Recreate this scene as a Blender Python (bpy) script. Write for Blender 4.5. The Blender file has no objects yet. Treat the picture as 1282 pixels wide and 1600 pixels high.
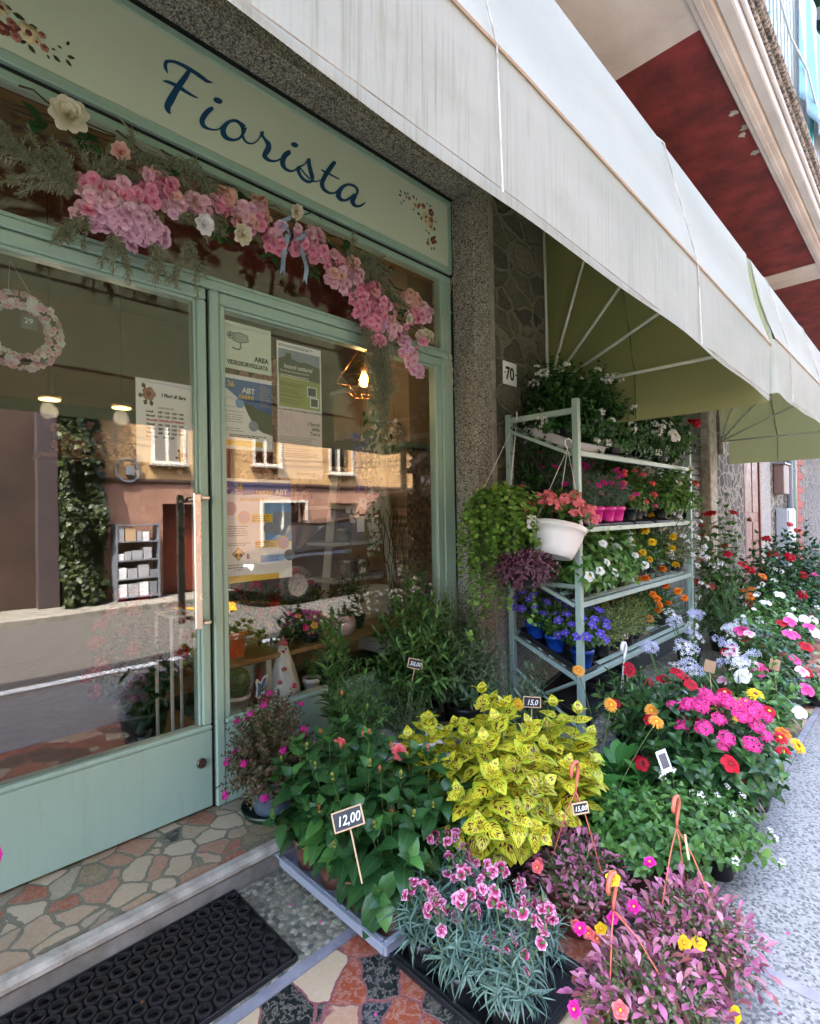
import bpy, math, random
import numpy as np
from mathutils import Vector, Matrix
R = math.radians
sc = bpy.context.scene
COL = sc.collection

# ------------------------------------------------------------------ camera, sky, sun, exposure
cam = bpy.data.cameras.new("camera")
cam.sensor_fit = 'VERTICAL'; cam.sensor_height = 36.0; cam.lens = 36.0 * 821.46 / 1600.0
cam.clip_start = 0.02; cam.clip_end = 2000
cam_o = bpy.data.objects.new("camera", cam); COL.objects.link(cam_o)
_v = Vector((0.70715718, 0.70703377, 0.00565484)); _r = Vector((0.70701124, -0.70699904, -0.01695479)); _u = Vector((0.00798965, -0.01598773, 0.99984027))
cam_o.matrix_world = Matrix(((_r.x, _u.x, -_v.x, 0), (_r.y, _u.y, -_v.y, 0), (_r.z, _u.z, -_v.z, 1.30), (0, 0, 0, 1)))
sc.camera = cam_o

world = bpy.data.worlds.new("World"); sc.world = world; world.use_nodes = True
wn = world.node_tree.nodes; wl = world.node_tree.links
sky = wn.new("ShaderNodeTexSky"); sky.sky_type = 'NISHITA'; sky.sun_disc = False
SUN_EL, SUN_AZ = 58.0, 147.0        # elevation; direction towards the sun, measured from +X counter-clockwise
sky.sun_elevation = R(SUN_EL); sky.sun_rotation = R(90 - SUN_AZ); sky.air_density = 1.0; sky.dust_density = 3.0; sky.ozone_density = 0.5
wn["Background"].inputs[1].default_value = 0.15
wl.new(sky.outputs[0], wn["Background"].inputs[0])
sun = bpy.data.lights.new("sun", 'SUN'); sun.energy = 2.0; sun.angle = R(0.5); sun.color = (1.0, 0.93, 0.82)
sun_o = bpy.data.objects.new("sun", sun); COL.objects.link(sun_o)
_d = Vector((math.cos(R(SUN_EL)) * math.cos(R(SUN_AZ)), math.cos(R(SUN_EL)) * math.sin(R(SUN_AZ)), math.sin(R(SUN_EL))))
sun_o.rotation_euler = _d.to_track_quat('Z', 'Y').to_euler(); sun_o.location = (0, 0, 12)
sc.view_settings.view_transform = 'Standard'; sc.view_settings.look = 'None'
sc.view_settings.exposure = 4.05; sc.view_settings.gamma = 1.0
sc.render.engine = 'CYCLES'
sc.cycles.max_bounces = 8; sc.cycles.diffuse_bounces = 4; sc.cycles.glossy_bounces = 3; sc.cycles.transparent_max_bounces = 12
sc.cycles.use_denoising = True
sc.cycles.caustics_reflective = False; sc.cycles.caustics_refractive = False

# ------------------------------------------------------------------ colour + material helpers
def lin(c):
    return tuple(((x / 255) / 12.92 if x / 255 <= 0.04045 else ((x / 255 + 0.055) / 1.055) ** 2.4) for x in c)

class NT:
    def __init__(s, name):
        s.m = bpy.data.materials.new(name); s.m.use_nodes = True
        s.t = s.m.node_tree; s.n = s.t.nodes; s.l = s.t.links
        s.b = s.n["Principled BSDF"]; s.out = s.n["Material Output"]
    def add(s, typ, **k):
        n = s.n.new(typ)
        for a, v in k.items(): setattr(n, a, v)
        return n
    def link(s, a, b): s.l.new(a, b)
    def coord(s, kind='Object'): return s.add("ShaderNodeTexCoord").outputs[kind]
    def mapping(s, src, scale=(1, 1, 1), rot=(0, 0, 0)):
        m = s.add("ShaderNodeMapping"); s.link(src, m.inputs[0]); m.inputs['Scale'].default_value = scale; m.inputs['Rotation'].default_value = rot
        return m.outputs[0]
    def noise(s, src, scale, detail=4, rough=.55, out='Fac'):
        n = s.add("ShaderNodeTexNoise"); s.link(src, n.inputs['Vector']); n.inputs['Scale'].default_value = scale
        n.inputs['Detail'].default_value = detail; n.inputs['Roughness'].default_value = rough
        return n.outputs[out]
    def vor(s, src, scale, feature='F1', out='Distance', rnd=1.0):
        n = s.add("ShaderNodeTexVoronoi", feature=feature); s.link(src, n.inputs['Vector']); n.inputs['Scale'].default_value = scale
        n.inputs['Randomness'].default_value = rnd
        return n.outputs[out]
    def ramp(s, fac, stops, interp='LINEAR'):
        n = s.add("ShaderNodeValToRGB"); e = n.color_ramp.elements; n.color_ramp.interpolation = interp
        while len(e) < len(stops): e.new(0.5)
        for i, (p, c) in enumerate(stops):
            e[i].position = p; e[i].color = (c[0], c[1], c[2], 1) if hasattr(c, '__len__') else (c, c, c, 1)
        s.link(fac, n.inputs[0]); return n.outputs[0]
    def mix(s, fac, a, b, mode='MIX'):
        n = s.add("ShaderNodeMix", data_type='RGBA', blend_type=mode)
        for sock, v in ((n.inputs[0], fac), (n.inputs[6], a), (n.inputs[7], b)):
            if isinstance(v, (int, float)): sock.default_value = v
            elif isinstance(v, tuple): sock.default_value = (v[0], v[1], v[2], 1)
            else: s.link(v, sock)
        return n.outputs[2]
    def math(s, op, a, b=None, c=None):
        n = s.add("ShaderNodeMath", operation=op)
        for i, v in enumerate((a, b, c)):
            if v is None: continue
            if isinstance(v, (int, float)): n.inputs[i].default_value = v
            else: s.link(v, n.inputs[i])
        return n.outputs[0]
    def bump(s, h, strength=.3, dist=.01):
        n = s.add("ShaderNodeBump"); n.inputs['Strength'].default_value = strength; n.inputs['Distance'].default_value = dist
        s.link(h, n.inputs['Height']); s.link(n.outputs[0], s.b.inputs['Normal']); return n.outputs[0]
    def col(s, c):
        if isinstance(c, tuple): s.b.inputs['Base Color'].default_value = (c[0], c[1], c[2], 1)
        else: s.link(c, s.b.inputs['Base Color'])
    def set(s, rough=None, metal=None, spec=None):
        if rough is not None:
            if isinstance(rough, (int, float)): s.b.inputs['Roughness'].default_value = rough
            else: s.link(rough, s.b.inputs['Roughness'])
        if metal is not None: s.b.inputs['Metallic'].default_value = metal
        if spec is not None: s.b.inputs['Specular IOR Level'].default_value = spec
        return s

def plain(name, rgb, rough=.6, metal=0, var=.12, scale=9, bump=0, spec=.5):
    """painted / plastic / metal surface with a little uneven tone and gloss"""
    t = NT(name); c = lin(rgb); o = t.coord()
    n = t.noise(o, scale, 5)
    t.col(t.mix(n, tuple(x * (1 - var) for x in c), tuple(min(1, x * (1 + var)) for x in c)))
    t.set(t.ramp(t.noise(o, scale * 3, 3), [(.3, max(0, rough - .1)), (.7, min(1, rough + .1))]), metal, spec)
    if bump: t.bump(t.noise(o, scale * 12, 3), bump, .002)
    return t.m

def sheet_shader(t, colour, rough, trans, spec=.4):
    """thin living tissue: principled mixed with translucent, same colour"""
    t.col(colour); t.set(rough, 0, spec)
    tr = t.add("ShaderNodeBsdfTranslucent")
    if isinstance(colour, tuple): tr.inputs[0].default_value = (*colour, 1)
    else: t.link(colour, tr.inputs[0])
    mx = t.add("ShaderNodeMixShader"); mx.inputs[0].default_value = trans
    t.link(t.b.outputs[0], mx.inputs[1]); t.link(tr.outputs[0], mx.inputs[2]); t.link(mx.outputs[0], t.out.inputs[0])

def leafmat(name, cols, rough=.42, trans=.25, vein=.25, edge=None):
    t = NT(name); g = t.add("ShaderNodeNewGeometry").outputs['Random Per Island']
    cs = [lin(c) for c in cols]
    c = t.ramp(g, [(i / max(1, len(cs) - 1), x) for i, x in enumerate(cs)])
    uv = t.coord('UV'); sp = t.add("ShaderNodeSeparateXYZ"); t.link(uv, sp.inputs[0])
    d = t.math('ABSOLUTE', t.math('SUBTRACT', sp.outputs[0], .5))
    if vein:
        v1 = t.ramp(d, [(0, 1), (.05, 0)])
        wv = t.math('SINE', t.math('MULTIPLY', t.math('SUBTRACT', sp.outputs[1], t.math('MULTIPLY', d, .8)), 44))
        v2 = t.math('MULTIPLY', t.ramp(wv, [(.93, 0), (1, .6)]), 1)
        lt = t.mix(.5, c, (1, 1, .7), 'MULTIPLY'); lt = t.mix(.35, c, lin((190, 205, 140)))
        c = t.mix(t.math('MULTIPLY', t.math('MAXIMUM', v1, v2), vein * 2), c, lt)
    if edge is not None:
        c = t.mix(t.ramp(d, [(.36, 0), (.44, 1)]), c, lin(edge))
    c = t.mix(t.math('MULTIPLY', t.noise(t.coord(), 40, 3), .35), c, t.mix(1.0, c, (.55, .6, .5), 'MULTIPLY'))
    sheet_shader(t, c, rough, trans)
    return t.m

def petalmat(name, stops, var=.18, rough=.6, trans=.3):
    """stops: (position base->tip, rgb)"""
    t = NT(name); uv = t.coord('UV'); sp = t.add("ShaderNodeSeparateXYZ"); t.link(uv, sp.inputs[0])
    c = t.ramp(sp.outputs[1], [(p, lin(x)) for p, x in stops])
    g = t.add("ShaderNodeNewGeometry").outputs['Random Per Island']
    c = t.mix(t.math('MULTIPLY', g, var * 2), c, t.mix(1.0, c, (.72, .60, .66), 'MULTIPLY'))
    streak = t.noise(t.mapping(uv, (26, 2, 1)), 1.0, 2)
    c = t.mix(t.math('MULTIPLY', streak, .25), c, t.mix(1.0, c, (.8, .7, .76), 'MULTIPLY'))
    sheet_shader(t, c, rough, trans, .25)
    return t.m

# ------------------------------------------------------------------ mesh chunks
class Ch:
    __slots__ = ('V', 'F', 'UV')
    def __init__(s, V, F, UV=None):
        s.V = np.asarray(V, np.float64).reshape(-1, 3); s.F = F   # F: list of (array (m,k), mi)
        s.UV = np.asarray(UV, np.float64).reshape(-1, 2) if UV is not None else np.zeros((len(s.V), 2))
    def mi(s, k): return Ch(s.V, [(f, k) for f, _ in s.F], s.UV)
    def move(s, x, y, z): return Ch(s.V + np.array([x, y, z]), s.F, s.UV)
    def tf(s, M): M = np.asarray(M); return Ch(s.V @ M[:3, :3].T + M[:3, 3], s.F, s.UV)

def faces(L, mi=0):
    d = {}
    for f in L: d.setdefault(len(f), []).append(f)
    return [(np.array(v, np.int64), mi) for v in d.values()]

def join(L):
    L = [c for c in L if c is not None and len(c.V)]
    V = []; UV = []; F = []; n = 0
    for c in L:
        V.append(c.V); UV.append(c.UV); F += [(f + n, m) for f, m in c.F]; n += len(c.V)
    if not V: return Ch(np.zeros((0, 3)), [])
    return Ch(np.concatenate(V), F, np.concatenate(UV))

def inst(T, Ms):
    Ms = np.asarray(Ms)
    if len(Ms) == 0: return Ch(np.zeros((0, 3)), [])
    N = len(Ms); k = len(T.V)
    V = np.einsum('nij,vj->nvi', Ms[:, :3, :3], T.V) + Ms[:, None, :3, 3]
    off = (np.arange(N) * k)
    F = [((f[None] + off[:, None, None]).reshape(-1, f.shape[1]), m) for f, m in T.F]
    return Ch(V.reshape(-1, 3), F, np.tile(T.UV, (N, 1)))

def insts(Ts, Ms, rng):
    Ms = np.asarray(Ms)
    if len(Ms) == 0: return Ch(np.zeros((0, 3)), [])
    pick = rng.integers(0, len(Ts), len(Ms))
    return join([inst(T, Ms[pick == i]) for i, T in enumerate(Ts)])

def build(name, ch, mats, parent=None, smooth=False, loc=None, rot=None):
    me = bpy.data.meshes.new(name)
    nv = len(ch.V); me.vertices.add(nv); me.vertices.foreach_set("co", ch.V.astype(np.float32).ravel())
    lv = np.concatenate([f.ravel() for f, _ in ch.F]); tot = np.concatenate([np.full(len(f), f.shape[1]) for f, _ in ch.F])
    mi = np.concatenate([np.full(len(f), m) for f, m in ch.F]); st = np.concatenate([[0], np.cumsum(tot)[:-1]])
    me.loops.add(len(lv)); me.loops.foreach_set("vertex_index", lv.astype(np.int32))
    me.polygons.add(len(tot)); me.polygons.foreach_set("loop_start", st.astype(np.int32)); me.polygons.foreach_set("loop_total", tot.astype(np.int32))
    me.polygons.foreach_set("material_index", mi.astype(np.int32))
    me.polygons.foreach_set("use_smooth", np.full(len(tot), smooth))
    uvl = me.uv_layers.new(name="UVMap"); uvl.data.foreach_set("uv", ch.UV[lv].astype(np.float32).ravel())
    if not isinstance(mats, (list, tuple)): mats = [mats]
    if any(m and any(w in m.name for w in ('_leaf', '_petal', '_leaves', '_bract', '_sprig')) for m in mats): me.polygons.foreach_set("use_smooth", np.full(len(tot), True))
    for m in mats: me.materials.append(m)
    me.update(calc_edges=True)
    o = bpy.data.objects.new(name, me); COL.objects.link(o)
    if parent: o.parent = parent
    if loc is not None: o.location = loc
    if rot is not None: o.rotation_euler = rot
    return o

def tag(o, label, cat=None, group=None, kind=None):
    if label: o['label'] = label
    if cat: o['category'] = cat
    if group: o['group'] = group
    if kind: o['kind'] = kind
    return o

def thing(name, label, cat, loc=(0, 0, 0), rotz=0, group=None):
    o = bpy.data.objects.new(name, None); COL.objects.link(o); o.empty_display_size = .05
    o.location = loc; o.rotation_euler = (0, 0, rotz)
    return tag(o, label, cat, group)

def struct(name, ch, m, smooth=False):
    o = build(name, ch, m, smooth=smooth); o['kind'] = 'structure'; return o

def kids(o): return [c for c in bpy.data.objects if c.parent == o]
def copy_thing(root, label, loc, rotz=0, scale=1.0, group=None, tree=None):
    r = root.copy(); COL.objects.link(r); r.location = loc; r.rotation_euler = (0, 0, rotz); r.scale = (scale,) * 3 if not isinstance(scale, tuple) else scale
    r['label'] = label
    if group: r['group'] = group
    for c in (tree if tree is not None else kids(root)):
        d = c.copy(); COL.objects.link(d); d.parent = r
        for g in kids(c):
            e = g.copy(); COL.objects.link(e); e.parent = d
    return r

# ------------------------------------------------------------------ primitives
def box(x0, x1, y0, y1, z0, z1, c=0.0, mi=0):
    x0, x1 = sorted((x0, x1)); y0, y1 = sorted((y0, y1)); z0, z1 = sorted((z0, z1))
    c = min(c, (x1 - x0) * .45, (y1 - y0) * .45, (z1 - z0) * .45)
    if c <= 0:
        V = [(x, y, z) for z in (z0, z1) for y in (y0, y1) for x in (x0, x1)]
        return Ch(V, faces([(0, 2, 3, 1), (4, 5, 7, 6), (0, 1, 5, 4), (2, 6, 7, 3), (0, 4, 6, 2), (1, 3, 7, 5)], mi))
    lo = (x0, y0, z0); hi = (x1, y1, z1); V = []; idx = {}
    for s in [(a, b, d) for a in (0, 1) for b in (0, 1) for d in (0, 1)]:
        for ax in range(3):
            p = [hi[k] if s[k] else lo[k] for k in range(3)]
            for k in range(3):
                if k != ax: p[k] += (-c if s[k] else c)
            idx[(s, ax)] = len(V); V.append(p)
    F = []
    for ax in range(3):
        o = [k for k in range(3) if k != ax]
        for sd in (0, 1):
            q = []
            for a, b in ((0, 0), (1, 0), (1, 1), (0, 1)):
                s = [0, 0, 0]; s[ax] = sd; s[o[0]] = a; s[o[1]] = b; q.append(idx[(tuple(s), ax)])
            F.append(q)
    for ax in range(3):
        o = [k for k in range(3) if k != ax]
        for a in (0, 1):
            for b in (0, 1):
                s0 = [0, 0, 0]; s0[o[0]] = a; s0[o[1]] = b; s1 = list(s0); s1[ax] = 1; s0 = tuple(s0); s1 = tuple(s1)
                F.append([idx[(s0, o[0])], idx[(s1, o[0])], idx[(s1, o[1])], idx[(s0, o[1])]])
    for s in [(a, b, d) for a in (0, 1) for b in (0, 1) for d in (0, 1)]: F.append([idx[(s, 0)], idx[(s, 1)], idx[(s, 2)]])
    V = np.array(V, float); ctr = V.mean(0); G = []
    for f in F:
        p = V[f]; n = np.cross(p[1] - p[0], p[2] - p[0])
        G.append(tuple(f) if n @ (p.mean(0) - ctr) > 0 else tuple(f[::-1]))
    return Ch(V, faces(G, mi))

def tube(P, r, n=6, mi=0, cap=True, squash=None):
    P = np.asarray(P, float); m = len(P); r = np.full(m, r) if np.isscalar(r) else np.asarray(r, float)
    T = np.gradient(P, axis=0); T /= np.linalg.norm(T, axis=1)[:, None] + 1e-12
    up = np.array([0, 0, 1.]) if abs(T[0] @ [0, 0, 1]) < .9 else np.array([0, 1., 0])
    a = np.cross(T[0], up); a /= np.linalg.norm(a); V = []; UV = []
    for i in range(m):
        a = a - T[i] * (a @ T[i]); a /= np.linalg.norm(a) + 1e-12; b = np.cross(T[i], a)
        for k in range(n):
            t = 2 * math.pi * k / n
            V.append(P[i] + r[i] * (math.cos(t) * a + math.sin(t) * b * (squash or 1))); UV.append((k / n, i / (m - 1)))
    F = [(i * n + k, i * n + (k + 1) % n, (i + 1) * n + (k + 1) % n, (i + 1) * n + k) for i in range(m - 1) for k in range(n)]
    if cap: F.append(tuple(range(n))[::-1]); F.append(tuple((m - 1) * n + k for k in range(n)))
    return Ch(V, faces(F, mi), UV)

def lathe(prof, n=24, mi=0, sq=False, x=0, y=0, z=0):
    """prof: list of (r, z). sq -> rounded square section"""
    V = []; UV = []
    for i, (r, h) in enumerate(prof):
        for k in range(n):
            t = 2 * math.pi * (k + .5) / n; c, s = math.cos(t), math.sin(t)
            if sq: q = (abs(c) ** 5 + abs(s) ** 5) ** (-1 / 5); c *= q; s *= q
            V.append((r * c + x, r * s + y, h + z)); UV.append((k / n, i / (len(prof) - 1)))
    m = len(prof); F = [(i * n + k, i * n + (k + 1) % n, (i + 1) * n + (k + 1) % n, (i + 1) * n + k) for i in range(m - 1) for k in range(n)]
    if prof[0][0] > 1e-5: F.append(tuple(range(n))[::-1])
    if prof[-1][0] > 1e-5: F.append(tuple((m - 1) * n + k for k in range(n)))
    return Ch(V, faces(F, mi), UV)

def grid(fn, nu, nv, mi=0):
    V = [fn(i / nu, j / nv) for i in range(nu + 1) for j in range(nv + 1)]
    UV = [(i / nu, j / nv) for i in range(nu + 1) for j in range(nv + 1)]
    F = [(i * (nv + 1) + j, (i + 1) * (nv + 1) + j, (i + 1) * (nv + 1) + j + 1, i * (nv + 1) + j + 1) for i in range(nu) for j in range(nv)]
    return Ch(V, faces(F, mi), UV)

def prism(poly, axis, a, b, mi=0):
    """extrude a 2-D polygon along axis from a to b. axis 'y': poly is (x,z)"""
    n = len(poly)
    def p(q, d): return (q[0], d, q[1]) if axis == 'y' else ((d, q[0], q[1]) if axis == 'x' else (q[0], q[1], d))
    V = [p(q, a) for q in poly] + [p(q, b) for q in poly]
    F = [tuple(range(n)), tuple(range(2 * n - 1, n - 1, -1))] + [(i, n + i, n + (i + 1) % n, (i + 1) % n) for i in range(n)]
    return Ch(V, faces(F, mi))

def ico(r, x=0, y=0, z=0, n=8, mi=0, sz=1.0):
    pr = [(max(1e-4, r * math.sin(math.pi * i / n)), -r * sz * math.cos(math.pi * i / n)) for i in range(n + 1)]
    return lathe(pr, n + 2, mi, x=x, y=y, z=z)

def rx(a): c, s = math.cos(a), math.sin(a); M = np.eye(4); M[1, 1] = c; M[1, 2] = -s; M[2, 1] = s; M[2, 2] = c; return M
def ry(a): c, s = math.cos(a), math.sin(a); M = np.eye(4); M[0, 0] = c; M[0, 2] = s; M[2, 0] = -s; M[2, 2] = c; return M
def rz(a): c, s = math.cos(a), math.sin(a); M = np.eye(4); M[0, 0] = c; M[0, 1] = -s; M[1, 0] = s; M[1, 1] = c; return M
def tr(x, y, z, s=1.0): M = np.eye(4) * s; M[3, 3] = 1; M[:3, 3] = (x, y, z); return M
def nrm(v): v = np.asarray(v, float); return v / (np.linalg.norm(v) + 1e-12)
def frame(pos, d, up=(0, 0, 1), s=1.0):
    """Y axis along d, Z axis near up"""
    d = nrm(d); x = np.cross(d, up)
    if np.linalg.norm(x) < 1e-4: x = np.cross(d, (1, .3, 0))
    x = nrm(x); z = np.cross(x, d); M = np.eye(4); M[:3, 0] = x * s; M[:3, 1] = d * s; M[:3, 2] = z * s; M[:3, 3] = pos; return M
def face_frame(pos, n, spin=0, s=1.0):
    """Z axis along n"""
    n = nrm(n); x = np.cross((0, 0, 1), n)
    if np.linalg.norm(x) < 1e-3: x = np.array([1., 0, 0])
    x = nrm(x); y = np.cross(n, x); c, q = math.cos(spin), math.sin(spin)
    M = np.eye(4); M[:3, 0] = (x * c + y * q) * s; M[:3, 1] = (y * c - x * q) * s; M[:3, 2] = n * s; M[:3, 3] = pos; return M

# ------------------------------------------------------------------ leaf and flower shapes
SHP = {'ovate': lambda t: math.sin(math.pi * t ** .62) ** .85, 'lance': lambda t: math.sin(math.pi * t ** .85) ** .9, 'spoon': lambda t: math.sin(math.pi * t ** 1.7) ** .8,
       'strap': lambda t: min(1, 4 * t + .35) * (1 - t ** 3), 'petal': lambda t: (.22 + .78 * math.sin(math.pi * min(1, t) * .62) ** 1.2) * (1 - t ** 9 * .75), 'round': lambda t: math.sqrt(max(0, 1 - (2 * t - 1) ** 2)) * .98 + .02}
def leaf(L, W, shape='ovate', fold=.25, droop=.25, n=5, serr=0, wav=0, stalk=0, twist=0, seed=0):
    f = SHP[shape]; V = []; UV = []; F = []; rg = random.Random(seed)
    y = 0; z = 0; ts = [i / n for i in range(n + 1)]
    for i, t in enumerate(ts):
        ang = -droop * 2 * t + (rg.random() - .5) * wav
        if i: y += L / n * math.cos(ang); z += L / n * math.sin(ang)
        w = W / 2 * max(.03, f(min(.995, max(.012, t))))
        if serr and 0 < i < n: w *= 1 + (serr if i % 2 else -serr)
        a = twist * t
        for sgn, u in ((-1, 0), (0, .5), (1, 1)):
            lift = fold * w * abs(sgn) + wav * .3 * w * sgn * math.sin(i * 2.1)
            V.append((sgn * w * math.cos(a), stalk + y, z + lift + sgn * w * math.sin(a))); UV.append((u, t))
    for i in range(n):
        b = i * 3; F += [(b, b + 1, b + 4, b + 3), (b + 1, b + 2, b + 5, b + 4)]
    c = Ch(V, faces(F), UV)
    if stalk:
        w = W * .025
        c = join([c, Ch([(-w, 0, 0), (w, 0, 0), (w, stalk, 0), (-w, stalk, 0)], faces([(0, 1, 2, 3)]), [(.5, .02)] * 4)])
    return c

def flower(layers, centre=None, seed=1):
    """layers: dicts n,L,W,elev,droop,fold,shape,z,mi"""
    rg = random.Random(seed); out = []
    for k, ly in enumerate(layers):
        n = ly['n']
        for i in range(n):
            p = leaf(ly['L'] * (1 + (rg.random() - .5) * ly.get('jit', .1)), ly['W'], ly.get('shape', 'petal'), ly.get('fold', .15), ly.get('droop', .2), ly.get('seg', 4), wav=ly.get('wav', .15), seed=seed * 31 + k * 7 + i)
            p = p.mi(ly.get('mi', 0)); p = p.move(0, ly.get('r0', .0), 0)
            M = rz(2 * math.pi * (i + .5 * (k % 2)) / n + (rg.random() - .5) * .15) @ tr(0, 0, ly.get('z', 0)) @ rx(ly['elev'] + (rg.random() - .5) * .2)
            out.append(p.tf(M))
    if centre:
        r, h, m = centre
        out.append(lathe([(r * .9, 0), (r, h * .4), (r * .75, h * .85), (r * .3, h), (1e-4, h * .95)], 10, m))
    return join(out)

def dome_pts(rng, n, rx_, ry_, h, z0=0, full=.05):
    out = []; ga = math.pi * (3 - math.sqrt(5)); ph = rng.random() * 6
    for i in range(n):
        zz = 1 - (i + .5) / n * (1 - full)
        rr = math.sqrt(max(0, 1 - zz * zz)); a = ga * i + ph
        j = rng.normal(0, .06, 3)
        out.append((rx_ * (rr * math.cos(a) + j[0]), ry_ * (rr * math.sin(a) + j[1]), z0 + h * (zz + j[2])))
    return np.array(out)

def shoots(rng, tips, base_r, base_z, nodes=5, size=(.6, 1.0), ang=65, mode='opp', start=.25, curve=.25, stem_r=.002, leaf_up=.2, whorl=2, tipleaf=True):
    """stems from a pot mouth to the tips with leaves along them: leaf matrices, stem chunk, tip frames"""
    Ms = []; st = []; ends = []
    for T in tips:
        T = np.asarray(T, float); a = math.atan2(T[1], T[0]); d = min(base_r, math.hypot(T[0], T[1]) * .5)
        B = np.array([d * math.cos(a) * rng.random(), d * math.sin(a) * rng.random(), base_z])
        mid = (B + T) / 2; mid[2] += curve * np.linalg.norm(T - B) * .5; mid[:2] *= (1 - curve * .5)
        ts = np.linspace(0, 1, 7)[:, None]; P = (1 - ts) ** 2 * B + 2 * ts * (1 - ts) * mid + ts ** 2 * T
        if stem_r: st.append(tube(P, np.linspace(stem_r, stem_r * .5, 7), 4, 1, cap=False))
        ph = rng.random() * 6.28; dT = nrm(P[-1] - P[-2]); ends.append((T, dT))
        for k in range(nodes):
            t = start + (1 - start) * (k + rng.random() * .3) / nodes
            p = (1 - t) ** 2 * B + 2 * t * (1 - t) * mid + t ** 2 * T; tg = nrm(2 * (1 - t) * (mid - B) + 2 * t * (T - mid))
            x = nrm(np.cross(tg, (0.3, .2, 1))); y = np.cross(tg, x); s = size[0] + (size[1] - size[0]) * (1 - t) / (1 - start + 1e-6)
            na = whorl if mode == 'opp' else 1
            for q in range(na):
                aa = ph + (k * math.pi / 2 + q * 2 * math.pi / na if mode == 'opp' else k * 2.4) + rng.normal(0, .15)
                el = R(ang) * (1.0 - .35 * t) + rng.normal(0, .15)
                dr = nrm(math.cos(el) * tg + math.sin(el) * (math.cos(aa) * x + math.sin(aa) * y) + np.array([0, 0, leaf_up * .3]))
                Ms.append(frame(p, dr, tg * .7 + np.array([0, 0, .5]), s * (1 + rng.normal(0, .1))))
        if tipleaf:
            for q in range(3):
                aa = ph + q * 2.1; el = .45
                dr = nrm(math.cos(el) * dT + math.sin(el) * (math.cos(aa) * x + math.sin(aa) * y)); Ms.append(frame(P[-1], dr, dT, size[0] * .75))
    return Ms, join(st), ends

def pot(r, h, m, rim=.006, parent=None, sq=False, name='pot', n=24, taper=.74, z=0):
    pr = [(r * taper * .6, 0.002), (r * taper, 0), (r * taper, .004), (r * .97, h - .02), (r, h - .02), (r + rim * .5, h - .018), (r + rim * .5, h), (r - .004, h), (r - .006, h - .015)]
    o = build(name, lathe(pr, n, sq=sq, z=z), m, parent, smooth=not sq); return o
def soil(r, z, parent, m):
    rg = random.Random(3)
    c = grid(lambda u, v: ((r * u) * math.cos(v * 6.2832), (r * u) * math.sin(v * 6.2832), z + rg.random() * .004), 4, 14)
    return build('soil', c, m, parent)

ORD = ['first', 'second', 'third', 'fourth', 'fifth', 'sixth', 'seventh', 'eighth', 'ninth', 'tenth', 'eleventh', 'twelfth', 'thirteenth', 'fourteenth']

def text(name, body, size, m, parent=None, loc=(0, 0, 0), rot=(R(90), 0, 0), shear=0, depth=.0004, align='LEFT', sx=1.0, bold=0.0):
    cu = bpy.data.curves.new(name, 'FONT'); cu.body = body; cu.size = size; cu.shear = shear; cu.extrude = depth; cu.align_x = align; cu.offset = bold; cu.resolution_u = 3
    t = bpy.data.objects.new(name, cu); COL.objects.link(t)
    bpy.context.view_layer.update()
    me = bpy.data.meshes.new_from_object(t.evaluated_get(bpy.context.evaluated_depsgraph_get()))
    me.name = name
    me.materials.clear(); me.materials.append(m)
    bpy.data.objects.remove(t); bpy.data.curves.remove(cu)
    o = bpy.data.objects.new(name, me); COL.objects.link(o); o.location = loc; o.rotation_euler = rot; o.scale = (sx, 1, 1)
    if parent: o.parent = parent
    return o
# ------------------------------------------------------------------ materials of the place
def palladiana(name, scale, stones, mortar, width=.035, seed=(0, 0, 0), rough=.32):
    t = NT(name); o = t.coord()
    mp = t.add("ShaderNodeMapping"); t.link(o, mp.inputs[0]); mp.inputs['Location'].default_value = seed; o2 = mp.outputs[0]
    wob = t.add("ShaderNodeVectorMath", operation='ADD'); ns = t.add("ShaderNodeVectorMath", operation='SCALE'); t.link(t.noise(o2, 14, 2, out='Color'), ns.inputs[0]); ns.inputs['Scale'].default_value = .035
    t.link(o2, wob.inputs[0]); t.link(ns.outputs[0], wob.inputs[1]); o2 = wob.outputs[0]
    d = t.vor(o2, scale, 'DISTANCE_TO_EDGE'); c = t.vor(o2, scale, 'F1', 'Color')
    sp = t.add("ShaderNodeSeparateXYZ"); t.link(c, sp.inputs[0])
    n = len(stones); base = t.ramp(sp.outputs[0], [(i / n, lin(s)) for i, s in enumerate(stones)], 'CONSTANT')
    vn = t.noise(o, scale * 3.2, 8, .7)
    vein = t.ramp(vn, [(.46, 0), (.5, 1), (.53, 0)])
    base = t.mix(t.math('MULTIPLY', vein, .4), base, lin((205, 190, 175)))
    base = t.mix(t.math('MULTIPLY', t.noise(o, scale * 9, 6), .55), base, t.mix(1.0, base, (.5, .48, .46), 'MULTIPLY'))
    mort = t.mix(t.vor(o, 130, 'F1', 'Distance'), lin(mortar), tuple(x * .55 for x in lin(mortar)))
    wd = t.math('MULTIPLY', t.noise(o, 20, 3), width * 2)
    msk = t.ramp(t.math('SUBTRACT', d, wd), [(0, 1), (.012, 0)])
    c = t.mix(msk, base, mort)
    c = t.mix(t.math('MULTIPLY', t.ramp(t.noise(o, 3, 5), [(.45, 0), (.75, 1)]), .3), c, lin((120, 112, 100)))
    t.col(c); t.set(t.mix(msk, (rough,) * 3, (.85,) * 3), 0, .5)
    t.bump(t.math('SUBTRACT', t.math('MULTIPLY', msk, -.6), t.math('MULTIPLY', t.noise(o, 90, 3), .3)), .5, .004)
    return t.m
M = {}
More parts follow.
